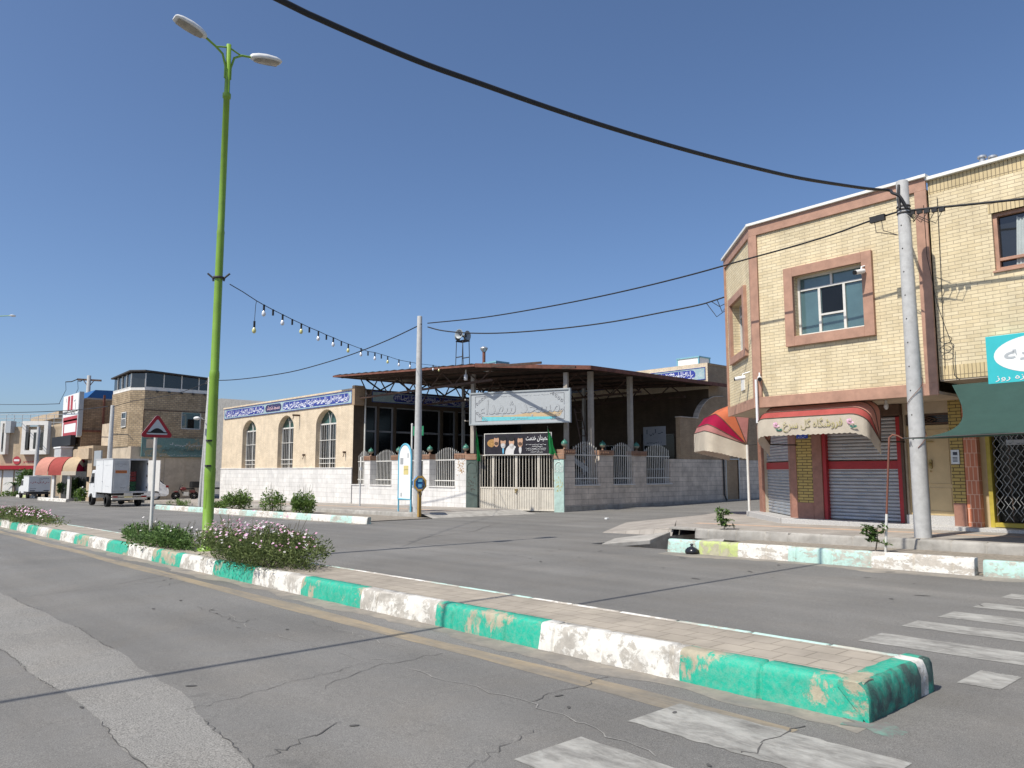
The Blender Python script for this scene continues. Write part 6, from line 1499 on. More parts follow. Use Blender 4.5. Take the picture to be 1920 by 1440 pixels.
# things seen dimly inside the courtyard
q = RP.sz(1206, 801, 3.0); q2 = RP.sz(1248, 823, 3.0)
nb = thing('courtyard_banner', 'white banner with black writing in the shade of the courtyard', 'banner', RP.w(q[0], 3.0, q2[1]))
mb = MB(RP.M); mb.box(q[0], q2[0], 2.97, 3.0, q2[1] - 0.3, q[1]); mb.build('sheet', M['sb_line'], nb)
mb = MB(RP.M); squiggle(mb, q[0] + 0.2, q2[0] - 0.1, q[1] - 0.45, q[1] - 0.12, 3.002, 6, 4, 0.05); squiggle(mb, q[0] + 0.2, q2[0] - 0.1, q2[1] - 0.2, q2[1] - 0.1, 3.002, 6, 5, 0.03); mb.build('lettering', M['ink_dark'], nb)
st = thing('courtyard_stair', 'grey stair with a sloping balustrade inside the courtyard', 'stair', RP.w(-4.5, 4.2, gz(-26, 29)))
mb = MB(RP.M)
for k in range(8): mb.box(-6.5 + k * 0.42, -6.5 + (k + 1) * 0.42, 3.3, 4.4, gz(-26, 29) - 0.2, gz(-26, 29) + 0.15 * (8 - k) + 0.55)
mb.build('steps', M['concrete'], st)
mb = MB(RP.M); mb.prism([(-6.6, 4.45, 2.25), (-5.4, 4.45, 2.25), (-2.9, 4.45, 0.85), (-2.9, 4.45, 0.65), (-5.5, 4.45, 2.0), (-6.6, 4.45, 2.0)], (0, 0.08, 0)); mb.build('balustrade', M['grey_paint'], st)
ld = MB(); a = at_x(1077, 766, SX - 1.6); b = at_x(1096, 835, SX - 1.0)
for d in (0.0, 0.42): ld.tube([a + Vector((0, d, 0)), b + Vector((0, d, -0.8))], 0.03, 5)
for k in range(7): p = a.lerp(b - ZZ * 0.8, (k + 0.5) / 7); ld.tube([p, p + Vector((0, 0.42, 0))], 0.02, 5)
one(ld, 'ladder', M['brown_iron'], 'leaning ladder in the shaded courtyard right of the sign post', 'ladder', b)
# ================================================================== street furniture, poles, cables, plants
def plan(px, y):                         # x of the vertical at image column px (on the horizon row) where it meets street line y
    return at_y(px, 884, y).x
# ---- green double street lamp on the median
LX, LY = plan(394, 5.15), 5.15
lz = gz(LX, LY) + MH - 0.03; ltop = hz(LX, LY, 84)
lamp = thing('street_lamp', 'tall lime green street lamp with two white heads on the median', 'street lamp', (LX, LY, lz), 'street lamps')
h = lambda py: hz(LX, LY, py)
mb = MB(); base = Vector((LX, LY, 0))
prof = [(0.15, lz), (0.15, lz + 0.06), (0.092, lz + 0.08), (0.091, h(905)), (0.095, h(900)), (0.095, h(880)), (0.088, h(876)), (0.080, h(712)), (0.086, h(708)), (0.086, h(700)), (0.080, h(696)), (0.074, h(694)), (0.066, h(440)), (0.071, h(436)), (0.061, h(430)), (0.056, h(185)), (0.074, h(184)), (0.074, h(176)), (0.050, h(174)), (0.044, ltop), (0.0, ltop + 0.01)]
mb.lathe(base, prof, 20); mb.build('pole', M['lime'], lamp)
def head(sgn, pitch):
    d = Vector((0.02, sgn * math.cos(R(pitch)), math.sin(R(pitch)))); s = Vector((1, 0, 0)); u = s.cross(d) * (1 if sgn > 0 else -1)
    if u.z < 0: u = -u
    a = Vector((LX, LY + sgn * 0.05, ltop - 0.32)); tip = Vector((LX, LY + sgn * 0.46, ltop - 0.06 + (0.05 if sgn < 0 else -0.02)))
    mb = MB(); mb.tube([a - ZZ * 0.35, a - ZZ * 0.12, a + Vector((0, sgn * 0.06, 0.1)), a + Vector((0, sgn * 0.2, 0.2)), tip], 0.022, 8); mb.tube([Vector((LX, LY, ltop - 0.05)), a + Vector((0, sgn * 0.2, 0.19))], 0.016, 6)
    arm = mb.build('arm', M['lime'], lamp)
    L = 0.60; rings = []
    for q, w, t, dn in ((0.0, 0.04, 0.045, 0.03), (0.06, 0.075, 0.075, 0.035), (0.25, 0.125, 0.10, 0.04), (0.5, 0.15, 0.11, 0.04), (0.8, 0.145, 0.09, 0.035), (0.95, 0.12, 0.06, 0.03), (1.0, 0.09, 0.03, 0.02)):
        c = tip + d * (q * L - 0.04); rings.append([c + s * (w * math.cos(k * math.pi / 8)) + u * ((t if k <= 8 else dn) * math.sin(k * math.pi / 8)) for k in range(16)])
    mb = MB(); mb.loft(rings); lh = mb.build('lamp_head', M['lamp_white'], lamp)
    mb = MB(); rings = []
    for q, w in ((0.12, 0.06), (0.3, 0.11), (0.6, 0.125), (0.9, 0.10)):
        c = tip + d * (q * L - 0.04) - u * 0.036; rings.append([c + s * w, c + s * w * 0.7 - u * 0.02, c - s * w * 0.7 - u * 0.02, c - s * w])
    mb.loft(rings, False, False); mb.build('lens', M['lamp_glass'], lh)
head(-1, 14); head(1, 9)
mb = MB()                                # clamp with short bent irons
z = h(521)
mb.lathe(base, [(0.092, z - 0.02), (0.1, z - 0.015), (0.1, z + 0.015), (0.092, z + 0.02)], 16)
for sg in (-1, 1): mb.tube([(LX + 0.06 * sg, LY + 0.07 * sg, z - 0.06), (LX + 0.07 * sg, LY + 0.08 * sg, z), (LX + 0.13 * sg, LY + 0.15 * sg, z + 0.08)], 0.018, 6)
mb.build('clamp', M['iron'], lamp)
mb = MB(); 
for py in (828, 875): 
    z = h(py); mb.box(LX + 0.0, LX + 0.09, LY - 0.10, LY - 0.02, z, z + 0.03)
mb.build('bracket', M['iron'], lamp)
mb = MB(); zd = lz + 0.75; a0 = R(-70)
mb.add([(LX + 0.0935 * math.cos(a0 + q * 0.09), LY + 0.0935 * math.sin(a0 + q * 0.09), zd + e) for e in (0, 0.32) for q in range(-4, 5)], [(i, i + 1, i + 10, i + 9) for i in range(8)]); mb.build('access_door', M['lime'], lamp)
mb = MB(); mb.add([(LX + 0.0895 * math.cos(-0.9 + q * 0.12), LY + 0.0895 * math.sin(-0.9 + q * 0.12), h(830) - 0.7 + e + 0.01 * (q % 2)) for e in (0, 0.16) for q in range(-4, 5)], [(i, i + 1, i + 10, i + 9) for i in range(8)]); mb.build('torn_sticker', M['paper_grey'], lamp)
# another lamp far off: only its head reaches into the frame at the left edge
# ---- triangular hump sign
RX, RY_ = plan(288.5, 5.08), 5.08
rz = gz(RX, RY_) + MH - 0.02
rs_ = thing('road_sign', 'red-bordered triangular speed hump sign on a white post in the median', 'road sign', (RX, RY_, rz))
RS = Pl(RX, RY_, 90.0); zb_ = hz(RX, RY_, 820); za_ = hz(RX, RY_, 775); zc_ = (zb_ * 2 + za_) / 3; w = 0.33; ox = 0.06
def rtri(k, o, rr=0.05):
    P = []; hh = za_ - zb_; cz = zb_ + hh / 3; C = [(-w, zb_), (w, zb_), (0.0, za_)]
    for i, (cx, cy) in enumerate(C):
        d = Vector((0 - cx, cz - cy)).normalized(); c = Vector((cx, cy)) + d * rr * 2.0
        a0 = [210, 330, 90][i]
        for q in range(5): a = R(a0 - 60 + 120 * q / 4); P.append((c.x + rr * math.cos(a), c.y + rr * math.sin(a)))
    return [(p * k, o, cz + (q - cz) * k) for p, q in P]
mb = MB(RS.M); mb.prism(rtri(1.0, ox), (0, 0.014, 0)); pl_ = mb.build('plate', M['sign_red'], rs_)
mb = MB(RS.M); mb.poly(rtri(0.66, ox + 0.017, 0.03)); mb.build('plate_field', M['sign_grey'], pl_)
mb = MB(RS.M); zq = zb_ + (za_ - zb_) * 0.17
mb.poly([(-0.20, ox + 0.02, zq), (0.2, ox + 0.02, zq), (0.2, ox + 0.02, zq + 0.02), (0.16, ox + 0.02, zq + 0.025)] + [(0.13 - 0.26 * k / 10, ox + 0.02, zq + 0.025 + 0.075 * math.sin(math.pi * k / 10)) for k in range(11)] + [(-0.2, ox + 0.02, zq + 0.02)]); mb.build('hump_symbol', M['black'], pl_)
mb = MB(RS.M); mb.prism(rtri(1.02, ox - 0.012), (0, 0.01, 0)); mb.build('back_plate', M['ink_grey'], pl_)
mb = MB(); mb.tube([(RX, RY_, rz), (RX, RY_, za_ - 0.1)], 0.034, 10); mb.build('post', M['white_metal'], rs_)
# ---- poles
def upole(x, y, zg, ztop, r0, r1, label, group='concrete utility poles', fit=None, name='utility_pole'):
    t = thing(name, label, 'utility pole', (x, y, zg), group)
    mb = MB(); mb.lathe((x, y, 0), [(r0, zg - 0.1), (r0 * 0.98 + r1 * 0.02, zg + 0.5), ((r0 + r1) / 2, (zg + ztop) / 2), (r1, ztop - 0.02), (r1 * 0.92, ztop), (0, ztop + 0.005)], 18); mb.build('shaft', M['concrete_pole'], t)
    return t
p = at_g(1731, 1008, 0.2); PX_, PY_ = p.x, p.y
zt = hz(PX_, PY_, 340)
pr_ = upole(PX_, PY_, p.z, zt, 0.155, 0.115, 'thick grey concrete pole with a stencilled number in front of the corner shop')
pole_r = Pl(PX_, PY_, math.degrees(math.atan2(PY_, PX_)) + 90)
mb = MB()
for k in range(11):
    z = p.z + 1.9 + k * 0.48; r = 0.155 + (0.115 - 0.155) * (z - p.z) / (zt - p.z); a = R(-100); mb.ball((PX_ + math.cos(a) * r, PY_ + math.sin(a) * r, z), 0.014, 6, 4)
mb.build('bolt_hole', M['iron'], pr_)
z = hz(PX_, PY_, 832); rr = 0.147; me = lettering('۲۵۸', M['ink_dark'], pr_, Pl(PX_, PY_, -55.0), -0.095, 0.095, z, rr, 0.12, persian=False, offset=0.01)
for v in me.data.vertices:               # wrap the number round the shaft
    q = v.co; n = Pl(PX_, PY_, -55.0); rel = Vector((q.x, q.y, 0)); s_ = rel.dot(n.t); a = s_ / rr
    c = n.t * (rr + 0.003) * math.sin(a) + n.n * (rr + 0.003) * math.cos(a); v.co = Vector((c.x, c.y, q.z))
mb = MB()
def wrap(z0, z1, turns, r):
    return [(PX_ + r * math.cos(2 * math.pi * turns * k / 30 - 1.2), PY_ + r * math.sin(2 * math.pi * turns * k / 30 - 1.2), z0 + (z1 - z0) * k / 30) for k in range(31)]
mb.tube(wrap(hz(PX_, PY_, 840), hz(PX_, PY_, 680), 1.6, 0.158), 0.006, 5); mb.build('tie_wire', M['rust_red'], pr_)
mb = MB(); zz = hz(PX_, PY_, 398)
mb.tube([(PX_ - 0.02, PY_ - 0.13, zz + 0.55), (PX_ - 0.03, PY_ - 0.16, zz + 0.35), (PX_ - 0.02, PY_ - 0.15, zz + 0.05)], 0.025, 6)
for a in range(3): mb.lathe((PX_, PY_, zz - 0.05 + a * 0.07), [(0.125, 0), (0.135, 0.01), (0.135, 0.03), (0.125, 0.04)], 14)
mb.build('hook', M['iron'], pr_)
pc = at_g(782, 966, 0.12); CXp, CYp = plan(783, 16.85), 16.85; zc = gz(CXp, 0) + 0.16
ztc = hz(CXp, CYp, 593)
upole(CXp, CYp, zc, ztc, 0.16, 0.095, 'pale concrete pole behind the blue pay phone at the mosque corner')
ALX, ALY = plan(386, 15.9), 15.9; zl = gz(ALX, 0) + 0.05; ztl = hz(ALX, ALY, 707)
ta = upole(ALX, ALY, zl, ztl, 0.17, 0.11, 'concrete pole with a slanting strut standing behind the green street lamp')
mb = MB(); mb.tube([(ALX - 0.9, ALY + 0.1, zl - 0.05), (ALX - 0.1, ALY + 0.02, ztl - 0.7)], [0.13, 0.09], 12); mb.build('strut', M['concrete_pole'], ta)
mb = MB(); za = hz(ALX, ALY, 790); tip = at_y(378, 786, ALY - 0.5)
mb.tube([(ALX, ALY, za), (ALX - 0.15, ALY - 0.25, za + 0.12), (tip.x, tip.y, za + 0.15)], 0.025, 6); lm = mb.build('lamp_arm', M['alu'], ta)
mb = MB(); mb.ball((tip.x - 0.22, tip.y - 0.18, za + 0.13), 0.2, 10, 6, (1.5, 0.8, 0.5)); mb.build('lamp_head', M['lamp_white'], lm)
mb = MB(); mb.box(ALX - 0.5, ALX + 0.5, ALY - 0.08, ALY + 0.05, ztl - 0.35, ztl - 0.28); 
for k in range(4): mb.lathe((ALX - 0.45 + 0.3 * k, ALY, ztl - 0.28), [(0.05, 0), (0.06, 0.06), (0.04, 0.1), (0.0, 0.12)], 8)
mb.build('insulator_bracket', M['iron'], ta)
# poles further down the street
x2, y2 = plan(204, 14.8), 14.8
upole(x2, y2, gz(x2, 0), hz(x2, y2, 760), 0.2, 0.12, 'concrete pole rising behind the roof of the white box truck')
x3, y3 = plan(67, 15.0), 15.0
upole(x3, y3, gz(x3, 0), hz(x3, y3, 800), 0.22, 0.13, 'far concrete pole in front of the white-framed windows')
x4, y4 = plan(156, 22.0), 22.0; zt4 = hz(x4, y4, 704)
t = upole(x4, y4, gz(x4, 0), zt4, 0.3, 0.2, 'far pole with a wide timber crossarm above the brown brick wall', 'concrete utility poles')
mb = MB(); za, zb4 = hz(x4, y4, 711), hz(x4, y4, 716); c = Vector((x4, y4, za)); d = RT * 1.35
mb.prism([c - d + Vector((0, 0, 0.1)), c + d + Vector((0, 0, -0.05)), c + d - ZZ * 0.2 + Vector((0, 0, -0.05)), c - d - ZZ * 0.1], FH * 0.15); mb.tube([c - d * 0.45 - ZZ * 0.1, Vector((x4, y4, za - 0.9))], 0.05, 5); mb.tube([c + d * 0.45 - ZZ * 0.1, Vector((x4, y4, za - 0.9))], 0.05, 5); mb.build('crossarm', M['brown_iron'], t)
mb = MB()
for dx, hx, dz in ((-1.3, -2.6, -0.3), (-0.6, -1.25, -0.2)):
    a = c + RT * dx; e = c + RT * hx + ZZ * dz; mb.tube([a, a.lerp(e, 0.5) - ZZ * 0.12, e], 0.06, 5); mb.tube([e, e + RT * 0.1 - ZZ * 0.9, e - RT * 0.6 - ZZ * 2.5], 0.025, 5)
mb.build('jumper_wire', M['cable'], t)
# ---- overhead cables
def cable(A, B, pts, r, label, extra0=None, extra1=None, name='overhead_cable', mat='cable', n=8, sub=4):
    """cable in the upright plane through A and B; pts are sight lines along it"""
    ang = math.degrees(math.atan2(B[1] - A[1], B[0] - A[0])); pl = Pl(A[0], A[1], ang); K = []
    for px, py in pts: s_, z_ = pl.sz(px, py); K.append(pl.w(s_, 0, z_))
    if extra0: K = [Vector(e) for e in extra0] + K
    if extra1: K += [Vector(e) for e in extra1]
    out = []
    for i in range(len(K) - 1):          # smooth through the points
        p0, p1, p2, p3 = K[max(0, i - 1)], K[i], K[i + 1], K[min(len(K) - 1, i + 2)]
        for q in range(sub):
            u = q / sub; out.append(0.5 * ((2 * p1) + (p2 - p0) * u + (2 * p0 - 5 * p1 + 4 * p2 - p3) * u * u + (-p0 + 3 * p1 - 3 * p2 + p3) * u ** 3))
    out.append(K[-1]); mb = MB(); mb.tube(out, r, n)
    if label is None: return mb, out
    o = one(mb, name, M[mat], label, 'cable', K[0]); return o, out
A = (PX_ - 0.12, PY_); 
pts = [(1668, 357), (1640, 355), (1600, 350), (1500, 334), (1400, 311), (1300, 285), (1200, 256.5), (1100, 225.5), (1000, 192), (900, 156.5), (800, 121), (700, 80), (600, 36), (525, 0)]
XC = -6.28
mbc, P = cable((XC, 16), (XC, 0), pts, 0.03, None)
e = P[-1]; dv = (P[-1] - P[-5]).normalized()
ext = [e + dv * 2 + ZZ * 0.05, e + dv * 5 + ZZ * 0.25, e + dv * 9 + ZZ * 0.7, e + dv * 14 + ZZ * 1.6]
cable((XC, 16), (XC, 0), pts, 0.03, 'thick black twisted cable sweeping from the right pole across the sky', [(PX_ + 0.1, PY_ - 0.1, hz(PX_, PY_, 395)), (PX_ - 0.0, PY_ - 0.16, hz(PX_, PY_, 372)), (PX_ - 0.15, PY_ - 0.14, hz(PX_, PY_, 361))], ext)
cable((PX_, PY_), (CXp, CYp), [(1684, 397), (1640, 411), (1560, 440), (1480, 464), (1400, 486), (1300, 514), (1200, 539), (1100, 561), (1000, 580), (900, 596), (802, 606)], 0.02, 'upper black cable running from the right pole to the mosque corner pole')
cL = CHU.w(LU, 0.02, 0)
cable((cL.x, cL.y), (CXp, CYp), [(1361, 556), (1340, 563), (1310, 572), (1250, 584), (1150, 603), (1050, 616), (950, 624), (880, 624.5), (830, 620), (802, 613)], 0.022, 'lower black cable from the corner building to the mosque corner pole')
cable((CXp, CYp), (ALX, ALY), [(790, 608), (740, 632), (690, 653), (640, 671), (560, 694), (500, 705), (450, 711), (420, 713), (392, 713)], 0.022, 'sagging black cable between the mosque corner pole and the strutted pole')
ea, eb = at_y(1850, 380, PY_ + 0.05), at_y(1920, 372.5, PY_ + 0.05); ed = (eb - ea).normalized(); CABX = [eb + ed * 1.5 + ZZ * 0.02, eb + ed * 4 + ZZ * 0.1, eb + ed * 8 + ZZ * 0.4]
cable((PX_, PY_), (PX_ + 5, PY_ + 0.1), [(1696, 396), (1740, 391), (1790, 386), (1850, 380), (1920, 372.5)], 0.024, 'black cable leaving the right pole towards the right edge', None, CABX)
cable((ALX, ALY), (x2, y2), [(392, 716), (330, 738), (250, 752), (206, 765)], 0.02, 'thin cable from the strutted pole down the street to the truck-side pole')
cable((x2, y2), (x3 - 20, y3), [(203, 762), (150, 768), (80, 772), (0, 774)], 0.03, 'dark cable across the far shop fronts to the left edge', None)
cable((x2 + 2, y2), (x3 - 20, y3 - 1), [(112, 757), (60, 758.5), (0, 758.5)], 0.025, 'thin high cable above the far roofs at the left edge')
# splices and service drops on the right pole
mb = MB(); zz = hz(PX_, PY_, 394)
for k in range(5):
    c = at_y(1710 + 14 * k, 395.5 - 1.4 * k, PY_ + 0.02); mb.box(c.x - 0.05, c.x + 0.05, c.y - 0.03, c.y + 0.03, c.z - 0.07, c.z)
    mb.tube([c - ZZ * 0.06, c + Vector((-0.12, -0.02, -0.2 - 0.02 * k)), Vector((PX_ + 0.22, PY_ - 0.08, zz - 0.28 + 0.03 * k)), Vector((PX_ + 0.1, PY_ - 0.1, zz - 0.12))], 0.008, 5)
for k in range(2):
    c = at_y(1652 - 13 * k, 408 + 3.5 * k, PY_ + 0.02); mb.box(c.x - 0.08, c.x + 0.08, c.y - 0.04, c.y + 0.04, c.z - 0.07, c.z + 0.06); mb.tube([c, c + Vector((0.05, -0.05, -0.3)), Vector((PX_ - 0.1, PY_ - 0.1, zz - 0.52))], 0.008, 5)
mb.build('cable_splice', M['cable'], pr_)
def wire(P, r, label):
    P = [Vector(q) for q in P]; mb = MB(); mb.tube(P, r, 5); return one(mb, 'service_wire', M['cable'], label, 'wire', P[0])
q = UP.sz(1712, 415, 0.3)
w0 = Vector((PX_ + 0.38, PY_, zz)); 
def upw(px, py, o=0.05): s_, z_ = UP.sz(px, py, o); return UP.w(s_, o, z_)
wire([w0, upw(1738, 480, 0.25), upw(1757, 570), upw(1772, 612), upw(1784, 644)], 0.007, 'thin service wire dropping from the right pole to a coil on the brick wall')
mb = MB(); 
for cx_, cz_, a in ((1774, 637, 0), (1775, 655, 1)):
    s_, z_ = UP.sz(cx_, cz_, 0.05); mb.tube([UP.w(s_ + 0.11 * math.cos(k * math.pi / 8) - 0.02 * a, 0.06, z_ + 0.075 * math.sin(k * math.pi / 8)) for k in range(17)], 0.007, 5)
mb.tube([upw(1787, 648), upw(1787, 680), upw(1790, 704), upw(1800, 712)], 0.009, 5)
one(mb, 'wire_coil', M['cable'], 'loops of spare wire tied up on the cream brick wall', 'wire', upw(1784, 648))
wire([upw(1757, 370, -0.02), upw(1762, 470, -0.02), upw(1768, 600, -0.02), upw(1772, 690, -0.02)], 0.006, 'thin wire running straight down the cream brick wall of the right building')
mb = MB(); a = CHU.w(LU, 0.0, 0)
for px0, py0, sag in ((1335, 566, 8), (1345, 563, 14), (1325, 569, 20)):
    e0 = Pl(a.x, a.y, math.degrees(math.atan2(CYp - a.y, CXp - a.x))); s0_, z0_ = e0.sz(px0, py0); s1_, z1_ = e0.sz(1363, 560 + sag); s2_, z2_ = e0.sz((px0 + 1363) / 2, 562 + sag * 1.6); mb.tube([e0.w(s0_, 0, z0_), e0.w(s2_, 0, z2_), e0.w(s1_, 0, z1_)], 0.012, 5)
one(mb, 'cable_loop', M['cable'], 'hanging cable loops fixed to the narrow corner of the building', 'cable', a)
# ---- festoon lights from the lamp to the canopy
B_ = at_y(826, 688, 20.7); ang = math.degrees(math.atan2(B_.y - LY, B_.x - LX)); FP = Pl(LX, LY, ang)
fp = lambda px, py: (lambda q: FP.w(q[0], 0, q[1]))(FP.sz(px, py))
fl_ = thing('festoon_lights', 'string of round bulbs on a wire from the green lamp to the mosque canopy', 'string lights', fp(560, 607))
wp = [(431, 533), (455, 547), (481, 564), (495, 572), (512, 581), (530, 590), (548, 599), (565, 607), (580, 614), (597, 621), (612, 628), (625, 633), (640, 640), (653, 645), (677, 654), (690, 659), (703, 661), (727, 668), (748, 675), (769, 679), (785, 682), (812, 685), (826, 688)]
mb = MB(); mb.tube([fp(*q) for q in wp], 0.009, 5)
d0 = fp(481, 564); d1 = fp(477, 604); mb.tube([d0, d0.lerp(d1, 0.2) - Vector((0.02, 0, 0)), d1], 0.006, 4); mb.build('wire', M['cable'], fl_)
def bulb(c, mt, r=0.042):
    mb = MB(); mb.tube([c + ZZ * 0.02, c - ZZ * 0.11], 0.022, 7); hd = mb.build('socket', M['black'], fl_)
    if mt: mb = MB(); mb.lathe(c - ZZ * 0.11, [(0.018, 0.0), (r * 0.75, -0.025), (r, -0.06), (r * 0.85, -0.095), (r * 0.4, -0.115), (0, -0.12)], 12); mb.build('bulb', M[mt], hd)
for k, (px, py) in enumerate([(495, 573), (530, 591), (565, 608), (597, 622), (625, 634), (653, 646), (677, 654), (703, 662), (727, 669), (748, 675), (769, 679), (785, 682), (812, 685), (823, 687)]):
    bulb(fp(px, py), 'bulb_yellow' if k in (2, 5, 8, 11, 13) else 'bulb')
for px, py in ((512, 582), (548, 600), (580, 615), (612, 629), (640, 641), (690, 660), (715, 666)): bulb(fp(px, py), None)
bulb(d1, 'bulb_yellow')
# ---- notice board, street name sign, pay phone, thin post
NB = Pl(plan(748, 17.1), 17.1, 0.0); nb_w = NB.sz(771, 900)[0]; zg = gz(NB.p.x, 0) + 0.16
nbz0, nbz1, nbt = NB.sz(758, 936)[1], NB.sz(758, 860)[1], NB.sz(760, 833)[1]
nbd = thing('notice_board', 'white pointed-top notice board in a light blue steel frame', 'notice board', NB.w(nb_w / 2, 0, zg))
P = [(0, nbz0), (0, nbz1)] + [(nb_w / 2 * (1 - math.cos(k * math.pi / 12)) ** 0.95, nbz1 + (nbt - nbz1) * (math.sin(k * math.pi / 12)) ** 0.9) for k in range(1, 7)]
P = P + [(nb_w - a, z) for a, z in P[::-1][1:]]
mb = MB(NB.M); mb.prism([(a, -0.03, z) for a, z in P], (0, 0.05, 0)); mb.build('panel', M['board_white'], nbd)
mb = MB(NB.M); mb.tube([(a, 0.0, z) for a, z in P] + [(P[0][0], 0.0, P[0][1])], 0.045, 6)
mb.tube([(0, 0, zg - 0.1), (0, 0, nbz0)], 0.03, 8); mb.tube([(nb_w, 0, zg - 0.1), (nb_w, 0, nbz0)], 0.04, 8); mb.build('frame', M['board_blue'], nbd)
mb = MB(NB.M); mb.box(nb_w * 0.42, nb_w * 0.8, 0.021, 0.024, nbz0 + 0.95, nbz0 + 1.3); mb.build('yellow_notice', M['paper_yellow'], nbd)
mb = MB(NB.M); mb.box(nb_w * 0.14, nb_w * 0.38, 0.021, 0.024, nbz0 + 1.35, nbz0 + 1.6); mb.build('small_notice', M['paper_grey'], nbd); mb = MB(NB.M); mb.box(nb_w * 0.2, nb_w * 0.3, 0.021, 0.024, nbz0 + 0.1, nbz0 + 0.25); mb.build('small_notice', M['paper_grey'], nbd); mb = MB(NB.M); mb.box(nb_w * 0.72, nb_w * 0.8, 0.021, 0.024, nbz0 + 1.6, nbz0 + 1.78); mb.build('small_notice', M['paper_grey'], nbd)
mb = MB(NB.M); squiggle(mb, nb_w * 0.45, nb_w * 0.8, nbz0 + 1.12, nbz0 + 1.22, 0.026, 4, 3, 0.014); mb.build('lettering', M['ink_dark'], nbd)
sx_, sy_ = plan(771.5, 17.25), 17.25; zg = gz(sx_, 0) + 0.16; zt_ = hz(sx_, sy_, 796)
ss_ = thing('street_name_sign', 'small green street name sign on a white post beside the notice board', 'street sign', (sx_, sy_, zg))
mb = MB(); mb.tube([(sx_, sy_, zg - 0.05), (sx_, sy_, zt_)], 0.036, 10); mb.ball((sx_, sy_, zt_), 0.045, 8, 5); mb.build('post', M['white_metal'], ss_)
SN = Pl(sx_, sy_, 20.0); z1, z0 = hz(sx_, sy_, 799.5), hz(sx_, sy_, 817)
mb = MB(SN.M); mb.box(0.05, 0.55, -0.01, 0.01, z0, z1); pt = mb.build('plate', M['street_green'], ss_, None, 0.004)
mb = MB(SN.M); squiggle(mb, 0.12, 0.5, z0 + 0.16, z0 + 0.3, 0.012, 6, 2, 0.018); squiggle(mb, 0.2, 0.42, z0 + 0.06, z0 + 0.11, 0.012, 4, 3, 0.012); mb.build('lettering', M['ink_white'], pt)
mb = MB(); mb.box(sx_ - 0.09, sx_ + 0.03, sy_ - 0.08, sy_ + 0.06, zg - 0.02, zg + 0.2); mb.build('footing', M['concrete'], ss_)
tx = at_g(674.5, 949, 0.165); mb = MB(); zt_ = hz(tx.x, tx.y, 857); mb.tube([tx, (tx.x, tx.y, hz(tx.x, tx.y, 905))], 0.035, 8)
tp = thing('railing_post', 'thin grey post with a small white label before the mosque railing', 'post', tx); mb.build('lower_tube', M['ink_grey'], tp)
mb = MB(); mb.tube([(tx.x, tx.y, hz(tx.x, tx.y, 905)), (tx.x, tx.y, zt_), (tx.x + 0.12, tx.y + 0.08, zt_ + 0.01)], 0.024, 8); mb.build('upper_tube', M['white_metal'], tp)
mb = MB(); z = hz(tx.x, tx.y, 879); mb.box(tx.x + 0.02, tx.x + 0.09, tx.y - 0.07, tx.y + 0.03, z - 0.08, z + 0.08); mb.build('label_plate', M['board_white'], tp)
# pay phone
pp = Vector((plan(787, 16.45), 16.45, 0)); zg = gz(pp.x, 0) + 0.10
ph = thing('pay_phone', 'blue hooded pay phone with a tan surround on an ochre post', 'pay phone', (pp.x, pp.y, zg))
PH = Pl(pp.x, pp.y, 62.0); zb_, zt_ = hz(pp.x, pp.y, 921), hz(pp.x, pp.y, 892); zc = (zb_ + zt_) / 2; rr = (zt_ - zb_) / 2 / math.cos(R(22.5))
mb = MB(); mb.box(pp.x - 0.05, pp.x + 0.05, pp.y - 0.06, pp.y + 0.06, zg - 0.05, zb_ + 0.08); mb.build('post', M['phone_tan'], ph, None, 0.008)
octo = lambda k, o, dz=0: [(rr * k * 0.82 * math.cos(R(22.5 + 45 * i)), o, zc + dz + rr * k * math.sin(R(22.5 + 45 * i))) for i in range(8)]
mb = MB(PH.M); mb.loft([octo(0.86, -0.36), octo(1.0, -0.2), octo(1.0, 0.14)], True, True, False); mb.build('hood', M['phone_sky'], ph)
mb = MB(PH.M); mb.loft([octo(1.0, 0.142), octo(1.0, 0.17), octo(0.72, 0.17), octo(0.68, 0.03)], True, False, False); mb.build('surround', M['phone_tan'], ph)
mb = MB(PH.M); mb.loft([octo(0.70, 0.03), octo(0.70, 0.05)], True, True, False); mb.box(-0.13, 0.13, 0.05, 0.14, zc - 0.24, zc + 0.22); mb.build('phone_body', M['phone_blue'], ph, None, 0.01)
mb = MB(PH.M); mb.box(-0.08, 0.1, 0.141, 0.15, zc + 0.06, zc + 0.18); mb.box(-0.06, 0.06, 0.141, 0.15, zc - 0.14, zc - 0.02); mb.build('keypad', M['sb_blue'], ph)
mb = MB(PH.M); mb.tube([(0.1, 0.16, zc + 0.12), (0.13, 0.2, zc), (0.1, 0.16, zc - 0.12)], [0.035, 0.022, 0.035], 8); mb.tube([(0.1, 0.17, zc - 0.14), (0.05, 0.22, zc - 0.42), (-0.02, 0.15, zc - 0.5), (-0.03, 0.12, zc - 0.2)], 0.012, 6); mb.build('handset', M['ink_dark'], ph)

